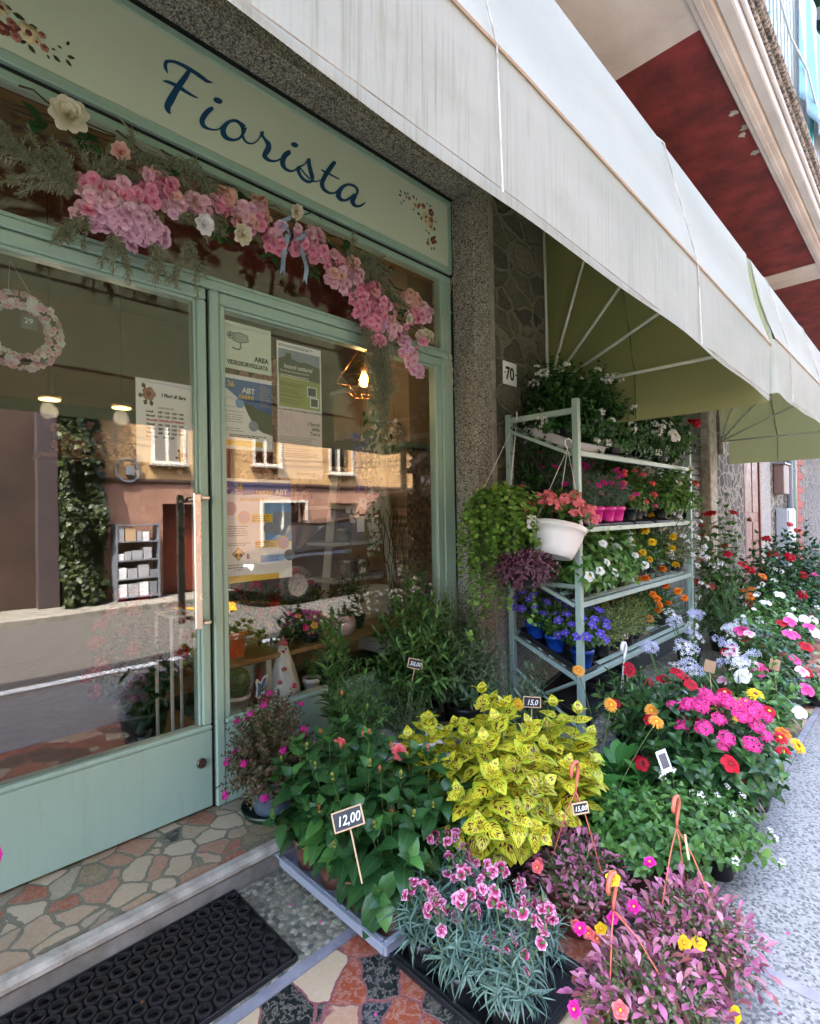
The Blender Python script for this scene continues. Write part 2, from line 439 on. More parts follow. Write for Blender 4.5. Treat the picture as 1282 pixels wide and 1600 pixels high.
M['pal_dark'] = palladiana('crazy_marble_paving', 8.2, [(160, 82, 58), (38, 48, 46), (190, 150, 120), (150, 70, 52), (176, 128, 100), (28, 38, 38), (205, 182, 148), (150, 84, 62), (48, 54, 62), (172, 104, 78)], (150, 92, 92), .02, (3.1, 1.7, 0))
M['pal_light'] = palladiana('crazy_marble_tread', 10.5, [(176, 152, 122), (150, 138, 118), (172, 128, 102), (196, 178, 152), (140, 122, 92), (46, 50, 48), (186, 160, 130), (160, 96, 74), (168, 156, 134), (190, 170, 140)], (132, 128, 108), .05, (0.4, 5.2, 0), .5)

def chips(name, scale, cols, rough=.6, bump=.35, big=1.0, dirt=(90, 85, 78), dirt_amt=.25):
    """stone-chip surface: terrazzo, granite grit, pebble-dash"""
    t = NT(name); o = t.coord()
    ns = t.add("ShaderNodeVectorMath", operation='SCALE'); t.link(t.noise(o, scale * .8, 2, out='Color'), ns.inputs[0]); ns.inputs['Scale'].default_value = 1.1 / scale
    ad = t.add("ShaderNodeVectorMath", operation='ADD'); t.link(o, ad.inputs[0]); t.link(ns.outputs[0], ad.inputs[1])
    c = t.vor(ad.outputs[0], scale, 'F1', 'Color'); sp = t.add("ShaderNodeSeparateXYZ"); t.link(c, sp.inputs[0])
    n = len(cols); base = t.ramp(sp.outputs[0], [(i / n, lin(x)) for i, x in enumerate(cols)], 'CONSTANT')
    d = t.vor(ad.outputs[0], scale, 'F1', 'Distance')
    base = t.mix(t.math('MULTIPLY', t.ramp(d, [(.35, 0), (.7, 1)]), .45), base, lin(dirt))
    base = t.mix(t.math('MULTIPLY', t.ramp(t.noise(o, 2.3, 6, .65), [(.4, 0), (.75, 1)]), dirt_amt), base, lin(dirt))
    t.col(base); t.set(rough, 0, .45); t.bump(t.math('MULTIPLY', d, -1), bump, .004)
    return t.m
M['terrazzo'] = chips('granite_chip_paving', 125, [(146, 146, 144), (124, 125, 124), (154, 154, 151), (76, 78, 80), (137, 138, 137), (62, 64, 67), (150, 150, 147), (102, 104, 106), (141, 141, 138)], .55, .25, dirt=(124, 124, 120), dirt_amt=.35)
M['pebble'] = chips('washed_pebble_concrete', 60, [(150, 146, 128), (120, 118, 104), (176, 172, 152), (92, 92, 84), (140, 132, 112), (108, 112, 100)], .8, .8, dirt=(104, 102, 90))
M['grit'] = chips('granite_grit_render', 150, [(172, 168, 156), (130, 126, 116), (200, 196, 184), (92, 90, 84), (154, 148, 136), (66, 64, 62), (164, 158, 148)], .75, .6, dirt=(104, 100, 92), dirt_amt=.4)
M['grit_pale'] = chips('pale_pebble_dash', 120, [(186, 182, 174), (150, 146, 140), (206, 202, 196), (128, 124, 120), (170, 168, 160), (110, 108, 106)], .8, .7, dirt=(150, 146, 138), dirt_amt=.35)
M['granite_edge'] = chips('granite_slab', 80, [(150, 140, 130), (60, 56, 52), (186, 174, 160), (110, 100, 92), (44, 42, 42), (170, 160, 150)], .6, .4, dirt=(110, 98, 86), dirt_amt=.3)

def rubble(name, scale, stones, mortar, stretch=1.5, mw=.09):
    t = NT(name); o = t.coord(); o = t.mapping(o, (1, 1, stretch))
    ns = t.add("ShaderNodeVectorMath", operation='SCALE'); t.link(t.noise(o, 5, 3, out='Color'), ns.inputs[0]); ns.inputs['Scale'].default_value = .16
    ad = t.add("ShaderNodeVectorMath", operation='ADD'); t.link(o, ad.inputs[0]); t.link(ns.outputs[0], ad.inputs[1]); w = ad.outputs[0]
    d = t.vor(w, scale, 'DISTANCE_TO_EDGE'); c = t.vor(w, scale, 'F1', 'Color'); sp = t.add("ShaderNodeSeparateXYZ"); t.link(c, sp.inputs[0])
    n = len(stones); b = t.ramp(sp.outputs[0], [(i / (n - 1), lin(s)) for i, s in enumerate(stones)])
    b = t.mix(t.noise(o, 22, 8, .7), b, t.mix(1.0, b, (.35, .34, .34), 'MULTIPLY'))
    b = t.mix(t.ramp(t.noise(o, 60, 6, .7), [(.55, 0), (.75, .5)]), b, lin((190, 184, 170)))
    mm = t.ramp(t.math('SUBTRACT', d, t.math('MULTIPLY', t.noise(o, 16, 4), mw)), [(0, 1), (.05, 0)])
    mc = t.mix(t.noise(o, 70, 4), lin(mortar), tuple(x * .55 for x in lin(mortar)))
    t.col(t.mix(mm, b, mc)); t.set(.85, 0, .3)
    h = t.math('ADD', t.math('MULTIPLY', mm, .55), t.math('MULTIPLY', t.noise(o, 24, 8, .7), .9)); t.bump(h, 1.0, .035)
    return t.m
M['rubble'] = rubble('rubble_stone_wall', 4.6, [(112, 108, 94), (142, 136, 118), (92, 90, 82), (156, 148, 128), (124, 120, 108)], (150, 144, 126))
M['rubble_pale'] = rubble('pale_rubble_stone_wall', 5.0, [(104, 100, 90), (140, 134, 122), (86, 84, 80), (154, 146, 132)], (176, 170, 156), 1.4, .12)
M['rubble_grey'] = rubble('grey_squared_stone_wall', 3.4, [(128, 124, 122), (150, 144, 140), (112, 110, 110), (162, 148, 142)], (172, 166, 160), 1.8, .06)

def plaster(name, rgb, rgb2, scale=3, bump=.3, fine=60):
    t = NT(name); o = t.coord()
    f = t.ramp(t.noise(o, scale, 8, .6), [(.35, 0), (.68, 1)])
    c = t.mix(f, lin(rgb), lin(rgb2)); c = t.mix(t.ramp(t.noise(o, fine, 4), [(.6, 0), (.8, .35)]), c, tuple(x * .5 for x in lin(rgb)))
    t.col(c); t.set(.85, 0, .3); t.bump(t.noise(o, fine, 5), bump, .004); return t.m
M['cream'] = plaster('cream_plaster', (214, 205, 196), (190, 178, 170), 2.5)
M['red_soffit'] = plaster('dark_red_painted_plaster', (128, 52, 50), (84, 36, 36), 5.5, .4, 35)
M['white_wall'] = plaster('white_plaster', (206, 204, 200), (186, 184, 180), 2)
M['yellow_wall'] = plaster('yellow_ochre_plaster', (206, 168, 116), (184, 144, 98), 1.4)
M['pink_wall'] = plaster('pink_plaster', (182, 138, 116), (150, 112, 96), 1.2)
M['brown_wall'] = plaster('worn_brown_plaster', (92, 70, 60), (62, 50, 44), 1.0)  # brown lowered so the colour holds the far house's shade
M['concrete'] = plaster('rough_concrete', (158, 152, 142), (110, 106, 98), 7, .7, 40)
M['concrete_pale'] = plaster('worn_pale_concrete', (196, 190, 178), (140, 134, 122), 12, .9, 55)
M['in_green'] = plaster('dark_green_interior_paint', (62, 66, 52), (52, 56, 44), 3, .1)
M['in_brown'] = plaster('terracotta_interior_paint', (132, 84, 58), (112, 70, 50), 2, .1)
M['in_beige'] = plaster('beige_interior_paint', (190, 160, 134), (168, 140, 116), 3, .1)
M['asphalt'] = chips('asphalt', 240, [(92, 88, 84), (78, 76, 73), (104, 100, 95), (68, 67, 66)], .85, .4, dirt=(94, 88, 82), dirt_amt=.5)
M['road_paint'] = plain('white_road_paint', (226, 224, 218), .7, var=.2, scale=20)
M['yellow_paint'] = plain('yellow_road_paint', (226, 160, 40), .7, var=.2, scale=20)
M['marble_strip'] = plaster('grey_marble_strip', (146, 146, 154), (112, 112, 124), 9, .05)
def worn_paint():
    t = NT('sage_green_painted_metal'); o = t.coord()
    c = t.mix(t.noise(o, 3, 5), lin((146, 174, 160)), lin((158, 186, 174)))
    c = t.mix(t.math('MULTIPLY', t.ramp(t.noise(t.mapping(o, (40, 40, 3)), 1.0, 5, .65), [(.52, 0), (.75, 1)]), .22), c, lin((112, 122, 104)))
    c = t.mix(t.math('MULTIPLY', t.ramp(t.noise(o, 55, 6, .7), [(.66, 0), (.72, 1)]), .35), c, lin((90, 96, 84)))
    c = t.mix(t.math('MULTIPLY', t.ramp(t.noise(o, 2.1, 6, .7), [(.5, 0), (.8, 1)]), .25), c, lin((132, 146, 126)))
    t.col(c); t.set(t.ramp(t.noise(o, 8, 4), [(.3, .30), (.7, .5)]), 0, .5); t.bump(t.noise(t.mapping(o, (30, 30, 200)), 1.0, 3), .08, .002); return t.m
M['frame'] = worn_paint()
M['frame_dark'] = plain('sage_green_frame_profile', (128, 150, 138), .4, var=.08, scale=5)
M['gap'] = plain('black_gap_shade_and_cord', (14, 14, 13), .7)  # black for the shade in frame gaps, also cords and wires
M['sign'] = plain('pale_green_sign_panel', (198, 208, 190), .5, var=.04, scale=2)
M['sign_blue'] = plain('petrol_blue_vinyl', (8, 66, 104), .45, var=.04)
M['ink'] = plain('black_ink', (24, 24, 26), .6)
M['ink_grey'] = plain('grey_ink', (92, 92, 96), .6)
M['ink_red'] = plain('crimson_ink', (190, 40, 70), .6)
M['ink_green'] = plain('dark_green_print', (42, 52, 34), .6)
M['white_ink'] = plain('white_print', (235, 235, 232), .6)
M['paper'] = plain('white_paper', (244, 245, 247), .7, var=.03)
M['paper_green'] = plain('pale_green_plastic_sheet', (226, 238, 222), .5, var=.03)
M['steel'] = plain('brushed_steel', (206, 198, 190), .30, metal=.9, var=.03, scale=6)
M['brass'] = plain('worn_brass', (150, 120, 90), .35, metal=.8)
M['copper'] = plain('copper_wire', (222, 160, 112), .3, metal=.85)
M['bronze_lock'] = plain('dark_bronze', (96, 84, 76), .4, metal=.7)
M['rack'] = plain('pale_green_rack_metal', (150, 172, 164), .42, var=.1, scale=12)
M['blackplastic'] = plain('black_nursery_plastic', (24, 26, 30), .45, var=.2, scale=20)
M['greytray'] = plain('grey_nursery_tray', (146, 152, 166), .45, var=.08, scale=14)
M['greytray2'] = plain('pale_grey_tray', (176, 176, 180), .5, var=.08)
M['terracotta'] = plain('brown_terracotta_plastic', (130, 88, 72), .55, var=.12, scale=20)
M['brownpot'] = plain('dark_brown_plastic_pot', (86, 48, 38), .5, var=.12)
M['whiteplastic'] = plain('white_plastic', (228, 226, 226), .38, var=.03, scale=8)
M['slatepot'] = plain('slate_blue_plastic', (88, 102, 116), .45, var=.1)
M['darkgreen_p'] = plain('dark_green_plastic', (22, 44, 32), .4)
M['bluepot'] = plain('cobalt_blue_plastic', (20, 62, 150), .35, var=.06)
M['magentapot'] = plain('magenta_plastic', (214, 40, 148), .4, var=.05)
M['hook'] = plain('terracotta_plastic_hook', (196, 104, 82), .4, var=.06)
M['soil'] = plaster('potting_soil', (44, 32, 24), (26, 20, 16), 30, 1.0, 120)
M['rubber'] = plain('black_rubber', (30, 29, 30), .55, var=.3, scale=30, bump=.2)
M['board'] = plain('black_chalkboard', (34, 38, 42), .6, var=.2)
M['wood_pale'] = plain('pale_wood', (206, 172, 136), .6, var=.15, scale=25)
M['wood_shelf'] = plain('honey_wood', (150, 118, 84), .5, var=.2, scale=6)
M['door_red'] = plain('red_brown_wood_door', (112, 52, 36), .5, var=.18, scale=6)
M['white_wood'] = plain('white_painted_wood', (214, 208, 196), .5, var=.06)
M['shutter'] = plain('dark_green_shutter_paint', (26, 84, 66), .5, var=.1)
M['turq'] = plain('turquoise_paint', (60, 190, 190), .45, var=.1)
M['palebar'] = plain('pale_grey_metal_bar', (196, 204, 202), .4)
M['car'] = plain('black_car_paint', (24, 26, 30), .2, var=.1, spec=.8)
M['carglass'] = plain('dark_car_glass', (30, 36, 42), .06, spec=1.0)
M['tyre'] = plain('tyre_rubber', (22, 22, 22), .8)
M['blue'] = plain('bright_blue_cloth', (24, 110, 220), .6)
M['redlamp'] = plain('red_lens', (160, 20, 20), .2)
M['grey_metal'] = plain('grey_pipe_metal', (130, 134, 142), .45, var=.1)
M['mailbox'] = plain('white_meter_box', (180, 186, 194), .45, var=.04)

# fabric of the awnings: pale dirty outside, olive inside
def awning_mat():
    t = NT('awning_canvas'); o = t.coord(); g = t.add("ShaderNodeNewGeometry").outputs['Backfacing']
    st = t.noise(t.mapping(o, (130, 130, 2.4)), 1.0, 5, .6)
    lg = t.noise(t.mapping(o, (1.4, 2, 2.4)), 1.3, 5)
    base = t.mix(t.ramp(lg, [(.3, 0), (.7, 1)]), lin((178, 180, 166)), lin((194, 193, 180)))
    sx = t.add("ShaderNodeSeparateXYZ"); t.link(o, sx.inputs[0])
    low = t.math('MULTIPLY', t.math('SUBTRACT', 2.18, sx.outputs[2]), 50)
    low = t.ramp(low, [(0, .25), (1, 1)])
    streak = t.math('MULTIPLY', t.ramp(st, [(.50, 0), (.72, 1)]), low)
    base = t.mix(t.math('MULTIPLY', streak, .62), base, lin((134, 136, 112)))
    grime = t.math('MULTIPLY', t.ramp(t.noise(t.mapping(o, (1.6, 1, 3)), 3.0, 7, .7), [(.5, 0), (.8, 1)]), low)
    base = t.mix(t.math('MULTIPLY', grime, .4), base, lin((150, 152, 128)))
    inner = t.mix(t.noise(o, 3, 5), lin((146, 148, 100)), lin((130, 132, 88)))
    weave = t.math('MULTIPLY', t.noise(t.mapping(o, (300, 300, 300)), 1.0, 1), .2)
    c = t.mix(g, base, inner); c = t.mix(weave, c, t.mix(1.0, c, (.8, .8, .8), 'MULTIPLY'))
    t.col(c); t.set(.85, 0, .2)
    tb = t.add("ShaderNodeBsdfTranslucent"); tb.inputs[0].default_value = (*lin((176, 178, 128)), 1)
    mx = t.add("ShaderNodeMixShader"); mx.inputs[0].default_value = .34
    t.link(t.b.outputs[0], mx.inputs[1]); t.link(tb.outputs[0], mx.inputs[2]); t.link(mx.outputs[0], t.out.inputs[0])
    t.bump(t.math('ADD', t.math('MULTIPLY', t.noise(t.mapping(o, (1.1, 1.1, 3.2)), 1.5, 2), .45), t.math('MULTIPLY', t.noise(t.mapping(o, (500, 500, 500)), 1.0, 1), .02)), .5, .03)
    return t.m
M['awning'] = awning_mat()
M['rib'] = plain('pale_metal_rib', (206, 208, 196), .4)
M['piping'] = plain('faded_orange_piping', (198, 178, 160), .7)

def glass_mat(name, r0, tint):
    t = NT(name); lw = t.add("ShaderNodeLayerWeight"); lw.inputs[0].default_value = .5
    f = t.math('POWER', lw.outputs['Facing'], 4.0); fac = t.math('ADD', r0, t.math('MULTIPLY', f, 1 - r0))
    tp = t.add("ShaderNodeBsdfTransparent"); tp.inputs[0].default_value = (*tint, 1)
    gl = t.add("ShaderNodeBsdfGlossy"); gl.inputs['Roughness'].default_value = 0.0
    bp = t.add("ShaderNodeBump"); bp.inputs['Strength'].default_value = .06; bp.inputs['Distance'].default_value = .01
    t.link(t.noise(t.coord(), 1.6, 2), bp.inputs['Height']); t.link(bp.outputs[0], gl.inputs['Normal'])
    mx = t.add("ShaderNodeMixShader"); t.link(fac, mx.inputs[0]); t.link(tp.outputs[0], mx.inputs[1]); t.link(gl.outputs[0], mx.inputs[2]); t.link(mx.outputs[0], t.out.inputs[0])
    return t.m
M['glass'] = glass_mat('shop_window_glass', .12, (.97, .98, .97))
M['glass_far'] = glass_mat('house_window_glass', .25, (.5, .52, .55))

def glow(name, rgb, s):
    t = NT(name); t.col(lin(rgb)); t.b.inputs['Emission Color'].default_value = (*lin(rgb), 1); t.b.inputs['Emission Strength'].default_value = s; return t.m

# ------------------------------------------------------------------ ground, road, pavement
struct('ground', box(-60, 120, -90, 60, -.9, -.14), M['asphalt'])
struct('road', box(-40, 60, -4.4, -.62, -.139, -.105), M['asphalt'])
struct('far_pavement', box(-40, 60, -5.6, -4.4, -.139, -.02, .01), M['concrete'])
struct('kerb', box(-20, 40, -.62, -.50, -.139, -.003, .012), M['granite_edge'])
pv = join([box(-12, 1.72, -.498, .540, -.138, 0), box(1.762, 12, -.498, .540, -.138, 0), box(12.042, 30, -.498, .540, -.138, 0)])
struct('pavement', pv, M['terrazzo'])
struct('pavement_joint', join([box(1.722, 1.760, -.498, .540, -.138, .0015), box(12.002, 12.04, -.498, .540, -.138, .0015), box(-12, 30, .542, .575, -.138, .0015)]), M['marble_strip'])
struct('marble_paving', box(-3, 30, .577, 1.292, -.138, 0), M['pal_dark'])
struct('paving_border', box(-3, 30, 1.294, 1.328, -.138, .003), M['marble_strip'])
struct('entrance_paving', box(-3, 30, 1.330, 1.738, -.138, 0), M['pebble'])
struct('road_line', join([box(-40, 60, -1.18, -1.05, -.105, -.101)]), M['road_paint'])
zz = []
for k in range(6):
    x = 3.2 + k * .9
    for (xa, ya, xb, yb) in ((x, -4.2, x + .45, -3.2), (x + .45, -3.2, x + .9, -4.2)):
        zz.append(prism([(xa, ya), (xa + .12, ya), (xb + .12, yb), (xb, yb)], 'z', -.105, -.101))
struct('road_zigzag', join(zz), M['yellow_paint'])

# door step: thin marble tread on a rough concrete riser
st_ = struct('door_step', join([box(-2.5, 2.52, 1.742, 2.40, -.1, .072, .004, 0), box(-2.5, 2.52, 1.786, 2.40, .073, .098, .0, 1), box(-2.5, 2.52, 1.730, 1.784, .060, .0975, .012, 2)]), [M['concrete'], M['pal_light'], M['concrete_pale']])

# ------------------------------------------------------------------ the building the shop is in
bd = thing('shop_building', 'stone and plaster building with a balcony over the flower shop', 'building', (0, 0, 0))
def part(name, ch, m, parent=None, label=None, smooth=False):
    o = build(name, ch, m, parent or bd, smooth); 
    if label: o['label'] = label
    return o
part('granite_pier', join([box(2.535, 2.715, 1.952, 2.30, .0, 3.56, .006), box(2.690, 2.735, 1.946, 1.96, .0, 3.56, .004, 1)]), [M['grit'], M['concrete']])
part('stone_panel', join([box(2.736, 3.36, 1.960, 2.3, .95, 3.56)]), M['rubble'])
part('pebble_dash_panel', join([box(2.736, 3.36, 1.955, 2.3, 0, .948), box(3.362, 3.56, 1.952, 2.3, 0, 3.56, .004)]), M['grit_pale'])
part('lintel', join([box(-6, 2.533, 1.952, 2.30, 3.262, 3.56, .006), box(-6, -1.6, 1.952, 2.3, 0, 3.258)]), M['grit'])
# shop opening beyond the rack; invented dark slats stand in for its dim window
part('pebble_dash_wall', box(3.562, 5.198, 1.956, 2.3, 0, 3.2, .003), M['grit'])
s2 = part('dark_slat_infill', join([box(5.2, 7.12, 2.05, 2.10, .0, 3.2, .0)] + [box(5.202, 7.118, 2.030, 2.049, .02 + k * .085, .02 + k * .085 + .078, .006) for k in range(37)]), plain('dark_grey_slats', (66, 68, 66), .5, var=.2))
part('far_lintel', join([box(3.562, 7.118, 1.952, 2.3, 3.202, 3.56)]), M['grit'])
part('pale_jamb', box(7.122, 7.40, 1.930, 2.3, 0, 3.56, .01), M['concrete_pale'])
part('pale_stone_panel', box(7.402, 8.80, 1.955, 2.3, 0, 3.56), M['rubble_pale'])
dr = part('house_door', join([box(8.86, 9.74, 1.975, 2.02, .1, 2.75, .004), box(8.93, 9.27, 1.965, 1.974, .25, 1.1, .006), box(9.33, 9.67, 1.965, 1.974, .25, 1.1, .006), box(8.93, 9.27, 1.965, 1.974, 1.25, 2.6, .006), box(9.33, 9.67, 1.965, 1.974, 1.25, 2.6, .006), box(8.802, 8.858, 1.95, 2.03, 0, 2.8, .004), box(9.742, 9.798, 1.95, 2.03, 0, 2.8, .004)]), M['door_red'])
part('door_knob', join([ico(.035, 9.0, 1.93, 1.15), lathe([(.03, 0), (.03, .008)], 12).tf(tr(9.0, 1.964, 1.15) @ rx(R(90)))]), M['brass'], dr, smooth=True)
part('over_door_wall', box(8.802, 9.798, 1.955, 2.3, 2.802, 3.56), M['rubble_pale'])
part('granite_jamb', box(9.80, 10.48, 1.948, 2.3, 0, 3.56, .006), M['grit_pale'])
part('service_wall', box(10.482, 11.9, 1.956, 2.3, 0, 3.56), M['rubble_pale'])
part('brick_quoin', join([box(12.30, 13.16 + (k % 2) * .38, 1.944, 2.3, k * .145 + .004, k * .145 + .141, .004) for k in range(24)]), plain('red_brick', (150, 66, 52), .8, var=.3, scale=7))
part('squared_stone_wall', box(12.302, 30, 1.956, 2.3, 0, 3.56), M['rubble_grey'])
part('recess_wall', box(11.902, 12.298, 2.1, 2.3, 0, 3.56), M['cream'])
part('upper_wall', join([box(-8, 30, 1.95, 2.3, 3.82, 6.3)]), M['white_wall'])
part('eaves', join([box(-8, 30, .80, 2.3, 6.302, 6.5, .02)]), M['cream'])
part('back_wall', box(-8, 30, 8.0, 8.2, -.1, 6.3), M['cream'])
part('roof', join([box(-8, 30, 2.302, 8.2, 6.302, 6.48, .01), box(-8.2, -8.0, 1.95, 8.0, -.1, 6.3)]), M['brown_wall'])  # unseen; added to stop the sun leaking in behind the shop wall
# balcony
part('balcony_soffit', join([box(-6, 30, .67, 2.3, 3.605, 3.70)] + [box(xa, xb, .757, 1.949, 3.590, 3.604, .003) for xa, xb in ((-6, 2.77), (6.19, 6.62), (10.0, 10.45), (13.9, 14.4), (17.8, 30))] + [box(-6, 30, .672, .756, 3.575, 3.604, .006), box(-6, 30, .70, .73, 3.565, 3.574, .003)]), M['cream'])
for k, (xa, xb) in enumerate(((2.771, 6.189), (6.621, 9.999), (10.451, 13.899), (14.401, 17.799))):
    part('red_panel', box(xa, xb, .757, 1.949, 3.598, 3.604), M['red_soffit'])
rng = np.random.default_rng(4)
fl = []
for x, y in ((3.50, .79), (3.68, .775), (3.98, .785), (3.74, .80)):
    a = rng.random() * 6; pts = [(x + .022 * (.5 + 1.2 * rng.random()) * math.cos(a + q * .57), y + .018 * (.5 + 1.2 * rng.random()) * math.sin(a + q * .57)) for q in range(11)]
    fl.append(prism(pts, 'z', 3.594, 3.5979))
part('flaked_plaster', join(fl), M['concrete_pale'])
part('balcony_fascia', join([box(-6, 30, .61, .671, 3.60, 3.705, .008), box(-6, 30, .59, .609, 3.66, 3.704, .006)]), M['white_wall'])
part('balcony_slab', join([box(-6, 30, .575, 2.3, 3.706, 3.730, .006), box(-6, 30, .545, 2.3, 3.732, 3.768, .012)]), M['granite_edge'])
# railing
rl = part('balcony_railing', join([box(2.6, 30, .575, .60, 4.70, 4.74, .004), box(2.6, 30, .578, .597, 3.82, 3.84, .003)] + [box(x, x + .04, .57, .605, 3.769, 4.70, .004) for x in np.arange(2.95, 30, 1.7)] + [box(x, x + .045, .62, .66, 3.769, 4.72, .004) for x in (3.22, 3.36)]), M['turq'])
bars = [tube([(x, .588, 3.84), (x, .588, 4.7)], .0075, 5) for x in np.arange(2.62, 13, .10)]
part('baluster', join(bars[:100]), M['palebar'])['kind'] = 'stuff'
# upper shutters
for k, x in enumerate((3.4, 5.6, 7.9, 10.6)):
    sl = [box(x, x + 1.1, 1.905, 1.949, 3.9 + j * .16, 3.9 + j * .16 + .075, .004) for j in range(14)]
    sl += [box(x - .06, x - .002, 1.90, 1.948, 3.85, 6.15), box(x + 1.102, x + 1.16, 1.90, 1.948, 3.85, 6.15), box(x - .06, x + 1.16, 1.90, 1.948, 6.152, 6.2)]
    part('louvred_shutter', join(sl), M['shutter'])
# laundry on the railing
def towel(u, v):
    x = 3.85 + .25 * (1 - v) * (1 - u) + 1.5 * u; return (x, .553 - .012 * math.sin(u * 19) - .02 * abs(v - .1), 4.79 - (1.06 - .40 * u) * v + .012 * math.sin(u * 9))
tw = build('towel', join([grid(lambda u, v: towel(u, v), 40, 16)]), None, smooth=True)
tm = NT('striped_towel'); o_ = tm.coord(); sx_ = tm.add("ShaderNodeSeparateXYZ"); tm.link(o_, sx_.inputs[0])
tm.col(tm.ramp(tm.math('MODULO', sx_.outputs[0], .5), [(0, lin((176, 178, 186))), (.3, lin((110, 152, 180))), (.5, lin((110, 152, 180))), (.52, lin((178, 180, 188)))], 'LINEAR')); tm.set(.9); tm.bump(tm.noise(o_, 200, 2), .3, .003)
tw.data.materials.clear(); tw.data.materials.append(tm.m)
so = tw.modifiers.new('thick', 'SOLIDIFY'); so.thickness = .006
tag(tw, 'white towel with pale blue stripes hanging over the balcony railing', 'towel')
sb_ = thing('sunblind', 'green and white striped sunblind above the balcony railing', 'sunblind', (0, 0, 0))
sm_ = NT('striped_blind_cloth'); o_ = sm_.coord(); sx_ = sm_.add("ShaderNodeSeparateXYZ"); sm_.link(o_, sx_.inputs[0])
sm_.col(sm_.ramp(sm_.math('DIVIDE', sm_.math('MODULO', sx_.outputs[0], .30), .30), [(0, lin((190, 190, 186))), (.5, lin((16, 62, 52)))], 'CONSTANT')); sm_.set(.85)
build('cloth', grid(lambda u, v: (2.2 + 10 * u, .52 + 1.42 * v, 5.35 + .45 * v - .03 * math.sin(v * 3.14)), 40, 6), sm_.m, sb_, smooth=True)
build('front_rail', tube([(2.2, .52, 5.35), (12.2, .52, 5.35)], .02, 8), M['palebar'], sb_)
for x in (2.3, 5.6, 9.0, 12.0): build('arm', tube([(x, 1.94, 4.9), (x, .53, 5.34)], .012, 6), M['shutter'], sb_)
cb = build('cable', tube([(2.9, .57, 4.2), (3.6, .53, 3.93), (4.0, .51, 3.97), (4.6, .53, 4.02), (5.4, .55, 4.1)], .006, 5), M['palebar'], smooth=True)
tag(cb, 'thin pale cable looped along the edge of the balcony', 'cable')

# mailboxes, meter box, pipes on the far wall
mb = thing('letter_box', 'rusty letter box on a bracket on the far stone wall', 'letter box', (10.95, 1.9, 1.55))
build('body', box(-.22, .22, -.10, .05, 0, .5, .01), plain('rusty_metal', (130, 108, 100), .6, var=.3), mb)
build('lid', box(-.26, .26, -.13, .05, .502, .53, .004), M['grey_metal'], mb)
build('bracket', box(-.3, .9, -.16, -.13, .62, .65, .003), M['grey_metal'], mb)
mt = thing('meter_box', 'white utility meter cabinet with two doors beside the grey downpipe', 'meter cabinet', (11.15, 1.9, .35))
build('cabinet', box(-.3, .36, -.12, .05, 0, .95, .01), M['mailbox'], mt)
build('door', box(-.27, .33, -.135, -.121, .05, .55, .004), M['mailbox'], mt)
build('door', box(-.27, .33, -.135, -.121, .6, .92, .004), M['greytray2'], mt)
build('vent', join([box(-.2, .26, -.14, -.136, .1 + j * .03, .115 + j * .03) for j in range(8)]), M['grey_metal'], mt)
for k, (x, r_, lab) in enumerate(((11.72, .05, 'pale grey downpipe on the far wall beside the meter box'), (12.05, .055, 'dark downpipe in the corner before the red brick quoins'))):
    pp = thing('downpipe', lab, 'pipe', (x, 1.88, 0))
    build('pipe', tube([(0, 0, .05), (0, 0, 3.5)], r_, 12, cap=True), M['grey_metal'] if k == 0 else M['frame_dark'], pp, smooth=True)
    for z in (.8, 2.0): build('clip', lathe([(r_ + .006, z), (r_ + .012, z), (r_ + .012, z + .03), (r_ + .006, z + .03)], 12), M['grey_metal'], pp)

# house number
hn = thing('house_number', 'white tile with the black house number 70 on the stone wall', 'house number', (2.893, 1.957, 2.21))
build('tile', box(-.075, .075, -.012, 0, -.075, .075, .004), M['paper'], hn)
text('numeral', '70', .115, M['ink'], hn, (-.058, -.0135, -.042), sx=.85, bold=.003)
for sx_i in (-.062, .062): build('screw', lathe([(.006, 0), (.006, .002)], 8).tf(tr(sx_i, -.012, 0) @ rx(R(90))), M['ink_grey'], hn)

